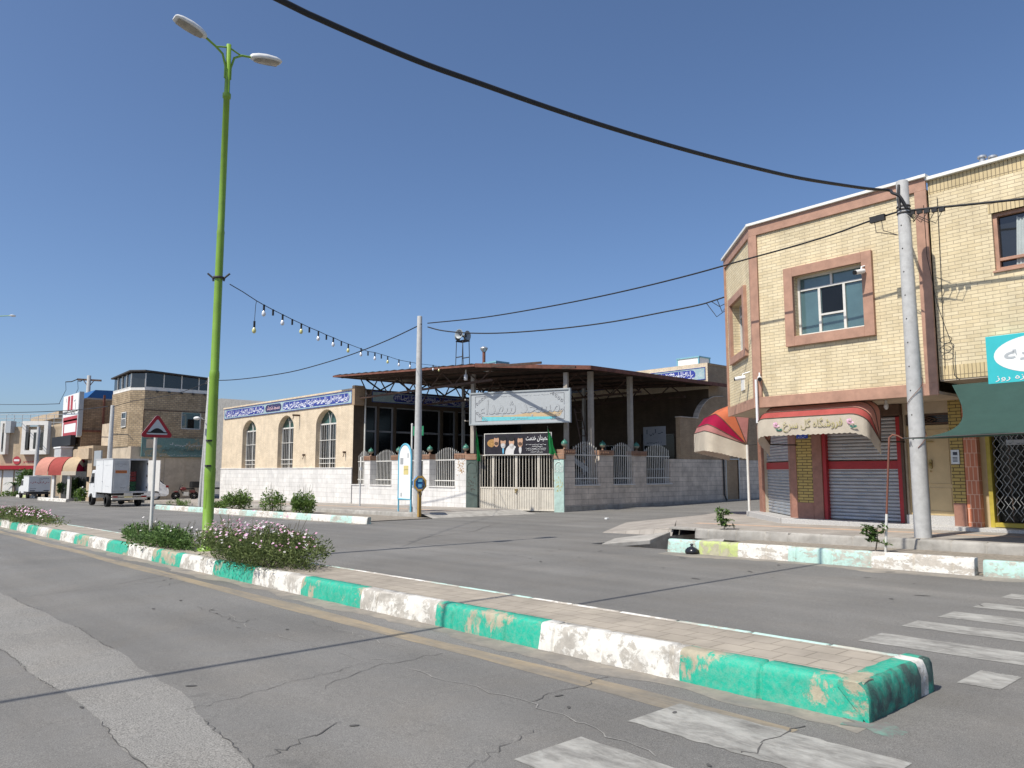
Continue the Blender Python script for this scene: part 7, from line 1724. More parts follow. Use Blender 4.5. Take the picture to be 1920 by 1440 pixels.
# ---- plants
def leaves(mb, c, rad, n, size, seed, shape='ball', droop=0.0, thin=1.0, fill=0.55):
    """leaf blades through the volume of several clumps, denser towards their skins"""
    r = random.Random(seed); c = Vector(c)
    clumps = []
    for k in range(max(4, int(rad[0] * 9))):
        a = r.uniform(0, 2 * math.pi); q = r.uniform(0.1, 0.85) ** 0.6
        clumps.append((Vector((c.x + rad[0] * q * math.cos(a), c.y + rad[1] * q * math.sin(a), c.z + rad[2] * r.uniform(0.25, 0.8 - 0.35 * q))), r.uniform(0.32, 0.55)))
    for k in range(n):
        cc, f = r.choice(clumps)
        d = Vector((r.gauss(0, 1), r.gauss(0, 1), r.gauss(0, 0.8))).normalized() * (r.random() ** fill)
        p = cc + Vector((d.x * rad[0] * f, d.y * rad[1] * f, d.z * rad[2] * f))
        if p.z < c.z - 0.02: p.z = c.z + r.uniform(0, 0.1)
        t = Vector((d.x + r.gauss(0, 0.6), d.y + r.gauss(0, 0.6), r.gauss(0.35, 0.6) - droop)).normalized(); s = t.cross(Vector((r.gauss(0, 1), r.gauss(0, 1), r.gauss(0, 1)))).normalized()
        L = size * r.uniform(0.6, 1.35); w = L * 0.28 * thin; u = t.cross(s) * L * 0.12
        mb.add([p, p + t * L * 0.5 + s * w + u, p + t * L, p + t * L * 0.5 - s * w + u], [(0, 1, 2, 3)])
def bush(name, label, c, rad, n, size, mats, seed, flowers=0, stems=10, thin=1.0, cat='shrub', group=None, fl_mats=('petal_pink', 'petal_white'), fsize=0.022):
    t = thing(name, label, cat, c, group)
    mb = MB(); leaves(mb, c, rad, n, size, seed, thin=thin); mb.build('foliage', M[mats], t, recalc=False)
    r = random.Random(seed + 1); mb = MB(); c = Vector(c)
    for k in range(stems):
        a = r.uniform(0, 6.28); q = r.uniform(0.2, 0.9); e = Vector((c.x + rad[0] * q * math.cos(a), c.y + rad[1] * q * math.sin(a), c.z + rad[2] * r.uniform(0.6, 1.25)))
        b = Vector((c.x + rad[0] * q * 0.7 * math.cos(a), c.y + rad[1] * q * 0.7 * math.sin(a), c.z - 0.03)); mb.tube([b, b.lerp(e, 0.5) + Vector((r.uniform(-0.05, 0.05), r.uniform(-0.05, 0.05), 0.03)), e], [0.007, 0.005, 0.003], 4)
    mb.build('stems', M['stem'], t)
    if flowers:
        for j, fm in enumerate(fl_mats):
            mb = MB()
            for k in range(flowers // (1 + 2 * j)):
                a = r.uniform(0, 6.28); q = r.random() ** 0.5 * 0.98; x, y = rad[0] * q * math.cos(a), rad[1] * q * math.sin(a)
                z = rad[2] * (0.35 + 0.62 * math.sqrt(max(0, 1 - q * q)) + r.uniform(-0.08, 0.16) + (0.25 if r.random() < 0.06 else 0)); p = c + Vector((x, y, z))
                nn = Vector((x / rad[0] * 0.5 + r.gauss(0, 0.3), -0.35 + r.gauss(0, 0.35), 0.8)).normalized(); s = nn.cross(Vector((1, 0.1, 0))).normalized(); u = nn.cross(s); R_ = fsize * r.uniform(0.7, 1.3)
                mb.add([p + (s * math.cos(q2 * math.pi / 4) + u * math.sin(q2 * math.pi / 4)) * (R_ if q2 % 2 else R_ * 0.8) for q2 in range(8)], [tuple(range(8))])
            mb.build('blossoms', M[fm], t, recalc=False)['kind'] = 'stuff'
    return t
zm_ = lambda x: gz(x, 5) + MH - 0.03
bush('flower_bush', 'large bush of pink and white daisies spilling over the median kerb', (-11.45, 5.0, zm_(-11)), (1.75, 0.62, 0.56), 15000, 0.062, 'leaf_olive', 1, 230, 60, 0.45, 'flower bush', 'shrubs on the median')
bush('shrub', 'low green shrub round the foot of the hump sign', (-15.75, 5.08, zm_(-15.5)), (1.75, 0.5, 0.40), 6500, 0.062, 'leaf_mid', 2, 24, 40, 0.8, 'shrub', 'shrubs on the median', ('petal_white',))
bush('flower_bush', 'far bush of pale pink daisies on the median at the left edge', (-29.5, 5.05, zm_(-29)), (4.4, 0.6, 0.40), 9000, 0.075, 'leaf_olive', 3, 150, 40, 0.6, 'flower bush', 'shrubs on the median', fsize=0.03)
for (pa, pb, ptop, pbase, y, lb, sd, m_) in ((425, 466, 914, 953, 15.2, 'leafy bush by the far kerb nearest the green lamp post', 4, 'leaf_mid'), (503, 537, 910, 955, 15.5, 'sparse upright bush in the middle of the mosque planting strip', 5, 'leaf_bright'), (555, 592, 912, 959, 15.3, 'dense round bush at the right end of the mosque planting strip', 6, 'leaf_mid')):
    a, b = plan(pa, y), plan(pb, y); m = (a + b) / 2; g = gz(m, 0) + 0.03; top = hz(m, y, ptop) - g
    wd = abs((at_y(pb, 900, y) - at_y(pa, 900, y)).dot(RT)) / 2
    bush('shrub', lb, (m, y, g), (wd * 0.92, wd * 0.85, top * 0.92), 800 if sd == 5 else 1700, 0.13, 'leaf_bright', sd, 0, 22, 0.7, 'shrub', 'shrubs before the mosque')
m = plan(418, 15.2); bush('shrub', 'low straggling bush just right of the green lamp post', (m, 15.1, gz(m, 0) + 0.03), (0.6, 0.5, 0.5), 700, 0.12, 'leaf_bright', 7, 0, 8, 0.8, 'shrub', 'shrubs before the mosque')
for px, sd, lb in ((330, 8, 'small weed clump behind the far kerb beside the hump sign'), (349, 9, 'small taller weed behind the far kerb right of the hump sign')):
    m = plan(px, 15.0); bush('weed', lb, (m, 15.0, gz(m, 0) + 0.03), (0.5, 0.4, 0.45), 260, 0.1, 'leaf_bright', sd, 0, 6, 0.6, 'weed', 'weeds by the far kerb')
m = plan(546, 14.6); bush('weed', 'dark dry weed between two mosque bushes', (m, 14.2, gz(m, 0) + 0.03), (0.22, 0.2, 0.22), 160, 0.07, 'leaf_dark', 10, 0, 6, 0.6, 'weed', 'weeds by the far kerb')
def sapling(px, py, ptop, y, label, sd, lean):
    p = at_g(px, py, 0.03); t = thing('sapling', label, 'sapling', p, 'young trees in the right planting strip'); H = hz(p.x, p.y, ptop) - p.z; r = random.Random(sd)
    top = p + Vector((lean, 0.0, H)); mb = MB(); mb.tube([p - ZZ * 0.03, p.lerp(top, 0.5) + Vector((0.02, 0, 0)), top], [0.013, 0.010, 0.004], 6); L = MB()
    for k in range(20):
        b = p.lerp(top, 0.40 + 0.03 * k); a = r.uniform(0, 6.28); e = b + Vector((math.cos(a) * r.uniform(0.12, 0.26), math.sin(a) * r.uniform(0.12, 0.26), r.uniform(-0.03, 0.12))); mb.tube([b, e], [0.005, 0.002], 4)
        for q in range(34):
            u = r.uniform(0.25, 1.05); c = b.lerp(e, u); s = Vector((r.gauss(0, 1), r.gauss(0, 1), r.gauss(0, 0.35))).normalized(); w = s.cross(Vector((r.gauss(0, .4), r.gauss(0, .4), 1))).normalized(); l = r.uniform(0.05, 0.095)
            L.add([c, c + s * l * 0.5 + w * l * 0.24, c + s * l, c + s * l * 0.5 - w * l * 0.24], [(0, 1, 2, 3)])
    mb.build('trunk', M['bark'], t); L.build('crown', M['leaf_mid'], t, recalc=False)
sapling(1358, 1007, 955, 15, 'young sapling with a small leafy head near the open drain', 1, -0.02)
sapling(1641, 1034, 988, 15, 'young sapling leaning beside the thin leaning post', 2, 0.06)
# ================================================================== left side of the street: vehicles and far buildings
def wheel(parent, c, r, w, ax='y', name='wheel'):
    mb = MB(); mb.lathe(c, [(r * 0.6, -w / 2), (r * 0.95, -w / 2), (r, -w * 0.3), (r, w * 0.3), (r * 0.95, w / 2), (r * 0.6, w / 2), (r * 0.6, -w / 2)], 24, ax); t = mb.build(name, M['rubber'], parent)
    mb = MB(); mb.lathe(c, [(0.0, -w * 0.36), (r * 0.2, -w * 0.40), (r * 0.28, -w * 0.3), (r * 0.5, -w * 0.25), (r * 0.6, -w * 0.46), (r * 0.6, w * 0.46), (r * 0.5, w * 0.25), (r * 0.28, w * 0.3), (r * 0.2, w * 0.40), (0.0, w * 0.36)], 20, ax); mb.build('rim', M['alu'], t)
    return t
# ---- box truck, seen from behind and to its left; it points away along -X
TX, TY = -47.4, 13.35; tg = gz(TX - 2, TY)
tk = thing('box_truck', 'white box truck seen from behind with its right rear door open', 'truck', (TX - 2.7, TY, tg))
Y0, Y1 = TY - 0.95, TY + 0.95; z0, z1 = tg + 0.80, tg + 2.75; xb = TX - 3.5
mb = MB()
mb.box(xb, TX, Y0, Y0 + 0.06, z0, z1); mb.box(xb, TX, Y1 - 0.06, Y1, z0, z1); mb.box(xb, TX, Y0 + 0.06, Y1 - 0.06, z1 - 0.06, z1); mb.box(xb, TX, Y0 + 0.06, Y1 - 0.06, z0, z0 + 0.08); mb.box(xb, xb + 0.06, Y0 + 0.06, Y1 - 0.06, z0 + 0.08, z1 - 0.06)
bx_ = mb.build('cargo_box', M['white_paint'], tk, None, 0.008)
mb = MB()
for yy in (Y0, Y1 - 0.07): mb.box(TX, TX + 0.03, yy, yy + 0.07, z0, z1)
mb.box(TX, TX + 0.03, Y0 + 0.07, Y1 - 0.07, z1 - 0.10, z1); mb.box(TX, TX + 0.03, Y0 + 0.07, Y1 - 0.07, z0, z0 + 0.10)
mb.box(xb - 0.02, TX, Y0 - 0.02, Y0 - 0.003, z1 - 0.06, z1 + 0.01); mb.build('door_frame', M['grey_paint'], bx_)
mb = MB(); ym = TY - 0.02; mb.box(TX + 0.0, TX + 0.045, Y0 + 0.08, ym, z0 + 0.11, z1 - 0.11); d1 = mb.build('rear_door', M['grey_paint'], tk, None, 0.01)
TB = Pl(TX + 0.046, 0, 90.0)
mb = MB(TB.M); mb.box(Y0 + 0.15, Y0 + 0.75, 0.002, 0.008, z0 + 1.12, z0 + 1.28); lb = mb.build('orange_label', M['orange_label'], d1)
lettering('۴۶۱۲۲۴۵۱', M['ink_dark'], lb, TB, Y0 + 0.19, Y0 + 0.71, z0 + 1.20, 0.010, 0.09, persian=False, offset=0.01)
mb = MB(TB.M); squiggle(mb, Y0 + 0.2, Y0 + 0.7, z0 + 1.62, z0 + 1.70, 0.003, 8, 3, 0.016); squiggle(mb, Y0 + 0.3, Y0 + 0.55, z0 + 1.5, z0 + 1.56, 0.003, 4, 4, 0.012); squiggle(mb, Y0 + 0.45, Y0 + 0.72, z0 + 0.28, z0 + 0.36, 0.003, 4, 5, 0.02); mb.build('lettering', M['ink_dark'], d1)
mb = MB(); mb.tube([(TX + 0.06, ym - 0.06, z0 + 0.05), (TX + 0.06, ym - 0.06, z1 - 0.05)], 0.014, 6); mb.box(TX + 0.05, TX + 0.08, ym - 0.14, ym - 0.02, z0 + 0.28, z0 + 0.42); mb.build('lock_bar', M['alu'], d1)
mb = MB(); a = R(62); hp = Vector((TX + 0.02, Y1 + 0.01, 0)); dv = Vector((math.sin(a), math.cos(a), 0)); nv = Vector((dv.y, -dv.x, 0)); 
mb.prism([hp + ZZ * (z0 + 0.1), hp + dv * 0.9 + ZZ * (z0 + 0.1), hp + dv * 0.9 + ZZ * (z1 - 0.1), hp + ZZ * (z1 - 0.1)], nv * 0.05); d2 = mb.build('rear_door', M['plaster_white'], tk, None, 0.01); d2['label'] = 'open rear door swung out to the right'
mb = MB()
for zz in (z0 + 0.25, z0 + 0.9, z0 + 1.6): mb.box(TX + 0.02, TX + 0.06, Y1 - 0.09, Y1 + 0.03, zz, zz + 0.12)
mb.build('hinge', M['iron'], bx_)
TS = Pl(TX, Y0, 0.0)
mb = MB(TS.M); 
mb.box(-1.9, -1.885, 0.001, 0.012, z0, z1); mb.box(-1.95, -1.80, 0.012, 0.03, z0 + 0.62, z0 + 0.66); mb.build('side_door_seam', M['ink_grey'], bx_)
mb = MB(TS.M); squiggle(mb, -1.5, -0.3, z0 + 1.55, z0 + 1.62, 0.002, 7, 1, 0.02); squiggle(mb, -3.2, -2.6, z0 + 1.55, z0 + 1.62, 0.002, 3, 2, 0.02); squiggle(mb, -1.3, -0.5, z0 + 0.35, z0 + 0.42, 0.002, 5, 6, 0.02); mb.build('lettering', M['ink_grey'], bx_)
# cab
mb = MB(); cp_ = [(xb - 0.06, 0.45), (xb - 0.06, 2.02), (xb - 0.25, 2.12), (xb - 1.0, 2.10), (xb - 1.42, 1.45), (xb - 1.62, 1.2), (xb - 1.66, 0.45)]
mb.prism([(x, Y0 + 0.06, tg + z) for x, z in cp_], (0, 1.78, 0)); cab = mb.build('cab', M['white_paint'], tk, None, 0.05)
mb = MB(); mb.prism([(xb - 0.42, Y0 + 0.05, tg + 1.32), (xb - 0.42, Y0 + 0.05, tg + 1.92), (xb - 0.98, Y0 + 0.05, tg + 1.92), (xb - 1.34, Y0 + 0.05, tg + 1.32)], (0, 0.02, 0)); mb.build('side_window', M['glass_dark'], cab)
mb = MB(); mb.box(xb - 0.34, xb - 0.33, Y0 + 0.05, Y0 + 0.065, tg + 0.6, tg + 2.0); mb.box(xb - 0.46, xb - 0.34, Y0 + 0.04, Y0 + 0.06, tg + 1.12, tg + 1.17); mb.build('door_seam', M['ink_grey'], cab)
mb = MB(); mb.prism([(xb - 1.05, Y0 + 0.15, tg + 2.04), (xb - 1.47, Y0 + 0.15, tg + 1.42), (xb - 1.49, Y0 + 0.15, tg + 1.43), (xb - 1.07, Y0 + 0.15, tg + 2.06)], (0, 1.6, 0)); mb.build('windscreen', M['glass_dark'], cab)
mb = MB(); mb.box(xb - 1.3, xb - 1.24, Y0 - 0.16, Y0 - 0.02, tg + 1.4, tg + 1.7); mb.tube([(xb - 1.27, Y0 - 0.1, tg + 1.4), (xb - 1.27, Y0 + 0.08, tg + 1.3)], 0.015, 5); mb.build('wing_mirror', M['black'], cab)
mb = MB(); mb.box(xb - 1.6, TX - 0.05, TY - 0.4, TY - 0.28, tg + 0.5, tg + 0.72); mb.box(xb - 1.6, TX - 0.05, TY + 0.28, TY + 0.4, tg + 0.5, tg + 0.72)
for q in range(6): mb.box(TX - 0.3 - q * 0.62, TX - 0.22 - q * 0.62, Y0 + 0.1, Y1 - 0.1, tg + 0.70, tg + 0.79)
mb.box(TX - 1.35, TX - 0.9, TY - 0.3, TY + 0.3, tg + 0.3, tg + 0.52); mb.build('chassis', M['iron'], tk)
for x, nm in ((TX - 1.15, 'rear'), (xb - 0.95, 'front')):
    for y in (Y0 + 0.14, Y1 - 0.14): wheel(tk, (x, y, tg + 0.36), 0.36, 0.24)
mb = MB(); mb.box(TX - 0.02, TX + 0.18, Y0 + 0.02, Y1 - 0.02, tg + 0.42, tg + 0.54); mb.box(TX - 0.02, TX + 0.1, Y0 + 0.02, Y1 - 0.02, tg + 0.60, tg + 0.66); bp = mb.build('rear_bumper', M['cream_metal'], tk, None, 0.01)
mb = MB(); [mb.box(TX + 0.1, TX + 0.13, y, y + 0.26, tg + 0.55, tg + 0.64) for y in (Y0 + 0.06, Y1 - 0.32)]; mb.build('tail_light', M['tail_red'], bp)
mb = MB(); mb.box(TX + 0.10, TX + 0.13, TY - 0.3, TY + 0.16, tg + 0.62, tg + 0.80); mb.build('spare_tin', M['cream_metal'], bp); mb = MB(); mb.box(TX + 0.12, TX + 0.135, TY - 0.28, TY + 0.14, tg + 0.55, tg + 0.62); mb.build('number_plate', M['paper_yellow'], bp)
for k, (mt, lbl) in enumerate((('crate_green', 'green crate at the bottom of the stack in the truck'), ('crate_green', 'second green crate in the stack in the truck'), ('crate_red', 'red crate in the middle of the stack in the truck'), ('crate_red', 'topmost red crate of the stack in the truck'))):
    zz = z0 + 0.085 + k * 0.29; mb = MB(); y_a, y_b, x_a, x_b = TY + 0.02, TY + 0.42, TX - 0.9, TX - 0.35
    mb.box(x_a, x_b, y_a, y_b, zz, zz + 0.02); [mb.box(x_a, x_b, y_a, y_a + 0.02, zz + q, zz + q + 0.05) or mb.box(x_b - 0.02, x_b, y_a, y_b, zz + q, zz + q + 0.05) or mb.box(x_a, x_b, y_b - 0.02, y_b, zz + q, zz + q + 0.05) for q in (0.03, 0.11, 0.19)]
    [mb.box(x, x + 0.03, y, y + 0.03, zz, zz + 0.275) for x in (x_a, x_b - 0.03) for y in (y_a, y_b - 0.03)]
    one(mb, 'crate', M[mt], lbl, 'crate', (TX - 0.6, TY + 0.2, zz), 'crates in the truck')
# ---- small van with a lettered rear
VX, VY = -80.0, 15.0; vg = gz(VX - 2, VY)
vn = thing('delivery_pickup', 'dusty white pickup with a boxed bed and red lettering on its tail', 'pickup', (VX - 2, VY, vg))
a, b = VY - 0.86, VY + 0.86
mb = MB(); mb.box(VX - 2.3, VX, a, b, vg + 0.62, vg + 1.98); mb.box(VX - 2.35, VX + 0.02, a - 0.03, b + 0.03, vg + 1.98, vg + 2.03); bd = mb.build('cargo_box', M['white_paint'], vn, None, 0.03)
mb = MB(); mb.prism([(VX - 2.35, a + 0.04, vg + 0.45), (VX - 2.35, a + 0.04, vg + 1.75), (VX - 3.3, a + 0.04, vg + 1.72), (VX - 3.85, a + 0.04, vg + 1.1), (VX - 4.6, a + 0.04, vg + 0.98), (VX - 4.65, a + 0.04, vg + 0.4)], (0, 1.64, 0)); cb = mb.build('cab', M['white_paint'], vn, None, 0.05)
mb = MB(); mb.prism([(VX - 2.6, a + 0.03, vg + 1.15), (VX - 2.6, a + 0.03, vg + 1.62), (VX - 3.25, a + 0.03, vg + 1.60), (VX - 3.7, a + 0.03, vg + 1.15)], (0, 0.02, 0)); mb.build('side_window', M['glass_dark'], cb)
for x in (VX - 0.75, VX - 3.75):
    for y in (a + 0.12, b - 0.12): wheel(vn, (x, y, vg + 0.32), 0.32, 0.2)
mb = MB(); mb.box(VX - 0.02, VX + 0.1, a + 0.02, b - 0.02, vg + 0.40, vg + 0.56); mb.box(VX - 4.4, VX - 0.05, VY - 0.5, VY + 0.5, vg + 0.42, vg + 0.6); mb.build('rear_bumper', M['iron'], vn)
VB = Pl(VX + 0.001, 0, 90.0)
mb = MB(VB.M); squiggle(mb, a + 0.12, b - 0.12, vg + 1.32, vg + 1.55, 0.004, 12, 2, 0.05); mb.build('red_lettering', M['ink_red'], bd)
mb = MB(VB.M); squiggle(mb, a + 0.8, b - 0.12, vg + 1.72, vg + 1.85, 0.004, 9, 5, 0.035); squiggle(mb, a + 0.15, a + 0.6, vg + 0.88, vg + 0.98, 0.004, 5, 3, 0.035); squiggle(mb, a + 0.8, a + 1.0, vg + 1.56, vg + 1.68, 0.004, 3, 9, 0.035); mb.build('black_lettering', M['ink_dark'], bd)
mb = MB(VB.M); [mb.box(y, y + 0.4, 0.001, 0.03, vg + 0.68, vg + 0.75) for y in (a + 0.12, b - 0.52)]; mb.build('tail_light', M['ink_dark'], bd)
# ---- white car and motorbike against the beige wall
cx0, cy0 = -56.3, 13.9; cg = gz(-56, 16) + 0.12
car = thing('parked_car', 'white hatchback parked nose left behind the hump sign post', 'car', (cx0, cy0 + 2.1, cg))
side = [(0.0, 0.38), (0.02, 0.72), (0.9, 0.95), (1.35, 1.30), (1.75, 1.50), (2.6, 1.55), (3.35, 1.50), (3.62, 1.40), (3.85, 1.15), (4.15, 0.98), (4.25, 0.75), (4.28, 0.42), (4.1, 0.30), (0.15, 0.28)]
mb = MB(); rings = []
for x, k in ((-0.84, 0.86), (-0.80, 0.97), (-0.5, 1.0), (0.5, 1.0), (0.80, 0.97), (0.84, 0.86)):
    rings.append([(cx0 + x * (0.80 if z > 1.2 else 0.93 if z > 0.96 else 1.0), cy0 + y * (1.0) + (1 - k) * (0.25 if y < 2 else -0.25), cg + (z if z < 0.9 else 0.9 + (z - 0.9) * (1.0 if k > 0.9 else 0.93))) for y, z in side])
mb.loft(rings, True, True, False); body = mb.build('body', M['white_paint'], car, None, 0.04)
mb = MB(); xo = cx0 + 0.70
mb.prism([(xo + 0.02, cy0 + 1.35, cg + 1.0), (xo - 0.05, cy0 + 1.7, cg + 1.40), (xo - 0.05, cy0 + 2.45, cg + 1.44), (xo + 0.02, cy0 + 2.45, cg + 1.0)], (0.06, 0, 0)); mb.prism([(xo + 0.02, cy0 + 2.52, cg + 1.0), (xo - 0.05, cy0 + 2.52, cg + 1.44), (xo - 0.05, cy0 + 3.2, cg + 1.40), (xo + 0.02, cy0 + 3.55, cg + 1.08)], (0.06, 0, 0)); mb.build('side_window', M['glass_dark'], body)
mb = MB(); mb.prism([(cx0 - 0.55, cy0 + 3.66, cg + 1.42), (cx0 + 0.55, cy0 + 3.66, cg + 1.42), (cx0 + 0.64, cy0 + 3.93, cg + 1.12), (cx0 - 0.64, cy0 + 3.93, cg + 1.12)], (0, 0.03, 0.02)); mb.build('rear_window', M['glass_dark'], body)
mb = MB(); [mb.box(cx0 + s * 0.6 - 0.18, cx0 + s * 0.6 + 0.2, cy0 + 4.05, cy0 + 4.24, cg + 0.88, cg + 1.02) for s in (-1, 1)]; mb.build('tail_light', M['tail_red'], body)
for y in (0.85, 3.4):
    for s in (-1, 1): wheel(car, (cx0 + s * 0.74, cy0 + y, cg + 0.32), 0.33, 0.2, 'x')
bg = gz(-56, 19.4) + 0.12; by0 = 18.7; bx0 = -55.7
bk = thing('motorcycle', 'red motorcycle with a black carrier parked beside the white car', 'motorcycle', (bx0, by0 + 0.65, bg))
for y in (0.0, 1.25):
    mb = MB(); mb.lathe((bx0, by0 + y, bg + 0.3), [(0.23, -0.04), (0.29, -0.05), (0.30, 0.0), (0.29, 0.05), (0.23, 0.04), (0.23, -0.04)], 20, 'x'); w = mb.build('wheel', M['rubber'], bk)
    mb = MB(); [mb.tube([(bx0, by0 + y, bg + 0.3), (bx0, by0 + y + 0.24 * math.cos(k * math.pi / 5), bg + 0.3 + 0.24 * math.sin(k * math.pi / 5))], 0.006, 4) for k in range(10)]; mb.lathe((bx0, by0 + y, bg + 0.3), [(0.0, -0.06), (0.05, -0.06), (0.05, 0.06), (0.0, 0.06)], 10, 'x'); mb.build('rim', M['alu'], w)
mb = MB(); mb.tube([(bx0, by0, bg + 0.3), (bx0, by0 + 0.16, bg + 0.62), (bx0, by0 + 0.28, bg + 0.95)], 0.03, 6); mb.tube([(bx0 - 0.3, by0 + 0.36, bg + 1.0), (bx0, by0 + 0.28, bg + 0.96), (bx0 + 0.3, by0 + 0.36, bg + 1.0)], 0.018, 6); mb.tube([(bx0, by0 + 0.25, bg + 0.8), (bx0, by0 + 0.5, bg + 0.45), (bx0, by0 + 0.9, bg + 0.4), (bx0, by0 + 1.25, bg + 0.3)], 0.035, 6); mb.tube([(bx0, by0 + 0.3, bg + 0.78), (bx0, by0 + 1.3, bg + 0.72)], 0.03, 6); mb.build('frame', M['iron'], bk)
mb = MB(); mb.ball((bx0, by0 + 0.5, bg + 0.76), 0.2, 12, 8, (0.65, 1.25, 0.62)); mb.ball((bx0, by0 + 0.02, bg + 0.58), 0.15, 10, 6, (0.5, 1.2, 0.3)); mb.box(bx0 - 0.09, bx0 + 0.09, by0 + 0.95, by0 + 1.3, bg + 0.5, bg + 0.68); mb.build('tank', M['bike_red'], bk)
mb = MB(); mb.box(bx0 - 0.12, bx0 + 0.12, by0 + 0.68, by0 + 1.25, bg + 0.74, bg + 0.82); mb.build('seat', M['black'], bk, None, 0.03); mb = MB(); mb.box(bx0 - 0.14, bx0 + 0.14, by0 + 0.5, by0 + 0.85, bg + 0.28, bg + 0.56); mb.build('engine', M['alu'], bk, None, 0.03)
mb = MB(); mb.box(bx0 - 0.28, bx0 + 0.28, by0 + 1.0, by0 + 1.5, bg + 0.84, bg + 1.28); mb.build('carrier_box', M['black'], bk, None, 0.02)
# ---- brick house with a glazed roof terrace
XB = -58.0; BF = Pl(XB, 0.0, 90.0)       # s = world y, n = +X
zf_ = lambda px, py: BF.sz(px, py)[1]
yA, yB = BF.sz(269, 780)[0], BF.sz(402, 780)[0]
gB = gz(XB, 18) - 0.3
bz1 = zf_(300, 733); bzb = zf_(300, 769); bzs = zf_(300, 822)
bb = thing('brick_house', 'rough brick house with a glazed roof terrace and a faded teal shop board', 'building', (XB, yA + 3, gz(XB, 18)))
cxx, cyy = XB - 0.75, yA - 0.75
wn0 = (BF.sz(340, 790)[0], BF.sz(377, 790)[0], zf_(358, 805), zf_(358, 772))
mb = MB(BF.M); wall(mb, yA, yB, bzs - 0.2, bz1, [wn0], 0.0, 0.15); mb.M = Matrix.Identity(4)
mb.poly([(XB, yA, bzs - 0.6), (cxx, cyy, bzs - 0.6), (cxx, cyy, bz1), (XB, yA, bz1)]); mb.poly([(cxx, cyy, bzs - 0.6), (cxx - 4.5, cyy, bzs - 0.6), (cxx - 4.5, cyy, bz1), (cxx, cyy, bz1)])
mb.poly([(XB, yB, gB), (XB - 8, yB, gB), (XB - 8, yB, bz1), (XB, yB, bz1)]); mb.poly([(cxx - 4.5, cyy, gB), (cxx - 4.5, yB, gB), (cxx - 4.5, yB, bz1), (cxx - 4.5, cyy, bz1)])
mb.build('wall', M['rough_brick'], bb)
mb = MB(); mb.box(XB - 4, XB - 0.02, yA, yB, gB, bzs - 0.2); mb.box(cxx - 4.4, XB - 0.03, cyy + 0.05, yA, gB, bzs - 0.6); mb.build('lower_wall', M['plaster'], bb)
mb = MB(); mb.poly([(XB, yA, bz1), (cxx, cyy, bz1), (cxx - 4.5, cyy, bz1), (cxx - 4.5, yB, bz1), (XB, yB, bz1)]); mb.build('roof', M['plaster'], bb)
mb = MB(BF.M); mb.box(yA, yB, 0.0, 0.02, bzb - 0.05, bzb + 0.02); mb.box(yA - 0.02, yA + 0.03, 0.0, 0.03, bzs, bzb); mb.build('joint_strip', M['brown_iron'], bb)
mb = MB(BF.M); mb.box(wn0[0], wn0[1], -0.17, -0.15, wn0[2], wn0[3]); w = mb.build('window', M['glass_teal'], bb)
mb = MB(BF.M); frame(mb, wn0[0], wn0[1], wn0[2], wn0[3], -0.15, -0.05, 0.06); m = (wn0[0] + wn0[1]) / 2; mb.build('frame', M['white_metal'], w); mb = MB(BF.M); mb.box(m - 0.22, m + 0.25, -0.149, -0.13, wn0[2] + 0.1, wn0[3] - 0.55); mb.build('open_sash', M['glass_black'], w)
CF = Pl(cxx, cyy, 0.0)
wv = (CF.sz(229.5, 780)[0], CF.sz(238, 780)[0], CF.sz(233, 801)[1], CF.sz(233, 773)[1]); mb = MB(CF.M); mb.box(wv[0], wv[1], 0.0, 0.03, wv[2], wv[3]); w = mb.build('window', M['glass_dark'], bb)
mb = MB(CF.M); frame(mb, wv[0], wv[1], wv[2], wv[3], 0.03, 0.07, 0.06); mb.box(wv[0], wv[1], 0.03, 0.06, wv[3] - 0.5, wv[3] - 0.44); [mb.box(wv[0] + (wv[1] - wv[0]) * k / 5, wv[0] + (wv[1] - wv[0]) * k / 5 + 0.04, 0.03, 0.06, wv[2], wv[3] - 0.5) for k in range(1, 5)]; mb.build('frame', M['white_metal'], w)
# roof terrace glazing
gz0, gz1, gzt = zf_(300, 727) - 0.05, zf_(300, 707), zf_(300, 699)
mb = MB(); mb.box(XB - 0.15, XB - 0.03, yA, yB, bz1, gz0); mb.box(cxx - 4.4, cxx, cyy + 0.02, cyy + 0.14, bz1, gz0); mb.prism([(XB - 0.03, yA, bz1), (cxx, cyy + 0.02, bz1), (cxx - 0.1, cyy + 0.12, bz1), (XB - 0.15, yA + 0.05, bz1)], (0, 0, gz0 - bz1)); mb.build('terrace_parapet', M['plaster_white'], bb)
mb = MB(); mb.box(XB - 0.10, XB - 0.08, yA, yB, gz0, gz1 + 0.25); mb.box(cxx - 4.4, cxx, cyy + 0.07, cyy + 0.09, gz0, gz1 + 0.2); mb.poly([(XB - 0.08, yA, gz0), (cxx, cyy + 0.07, gz0), (cxx, cyy + 0.07, gz1 + 0.2), (XB - 0.08, yA, gz1 + 0.2)]); tg_ = mb.build('terrace_glazing', M['glass_dark'], bb)
mb = MB(); y = yA
while y < yB: mb.box(XB - 0.07, XB - 0.02, y, y + 0.07, gz0, gz1 + 0.2); y += 1.25
mb.box(XB - 0.07, XB - 0.03, yA, yB, gz0, gz0 + 0.07)
for k in range(4): mb.box(cxx - 0.06 - k * 1.1, cxx - k * 1.1, cyy + 0.0, cyy + 0.06, gz0, gz1 + 0.2)
mb.box(cxx - 4.4, cxx, cyy + 0.01, cyy + 0.06, gz0, gz0 + 0.07); mb.build('mullion', M['white_metal'], tg_)
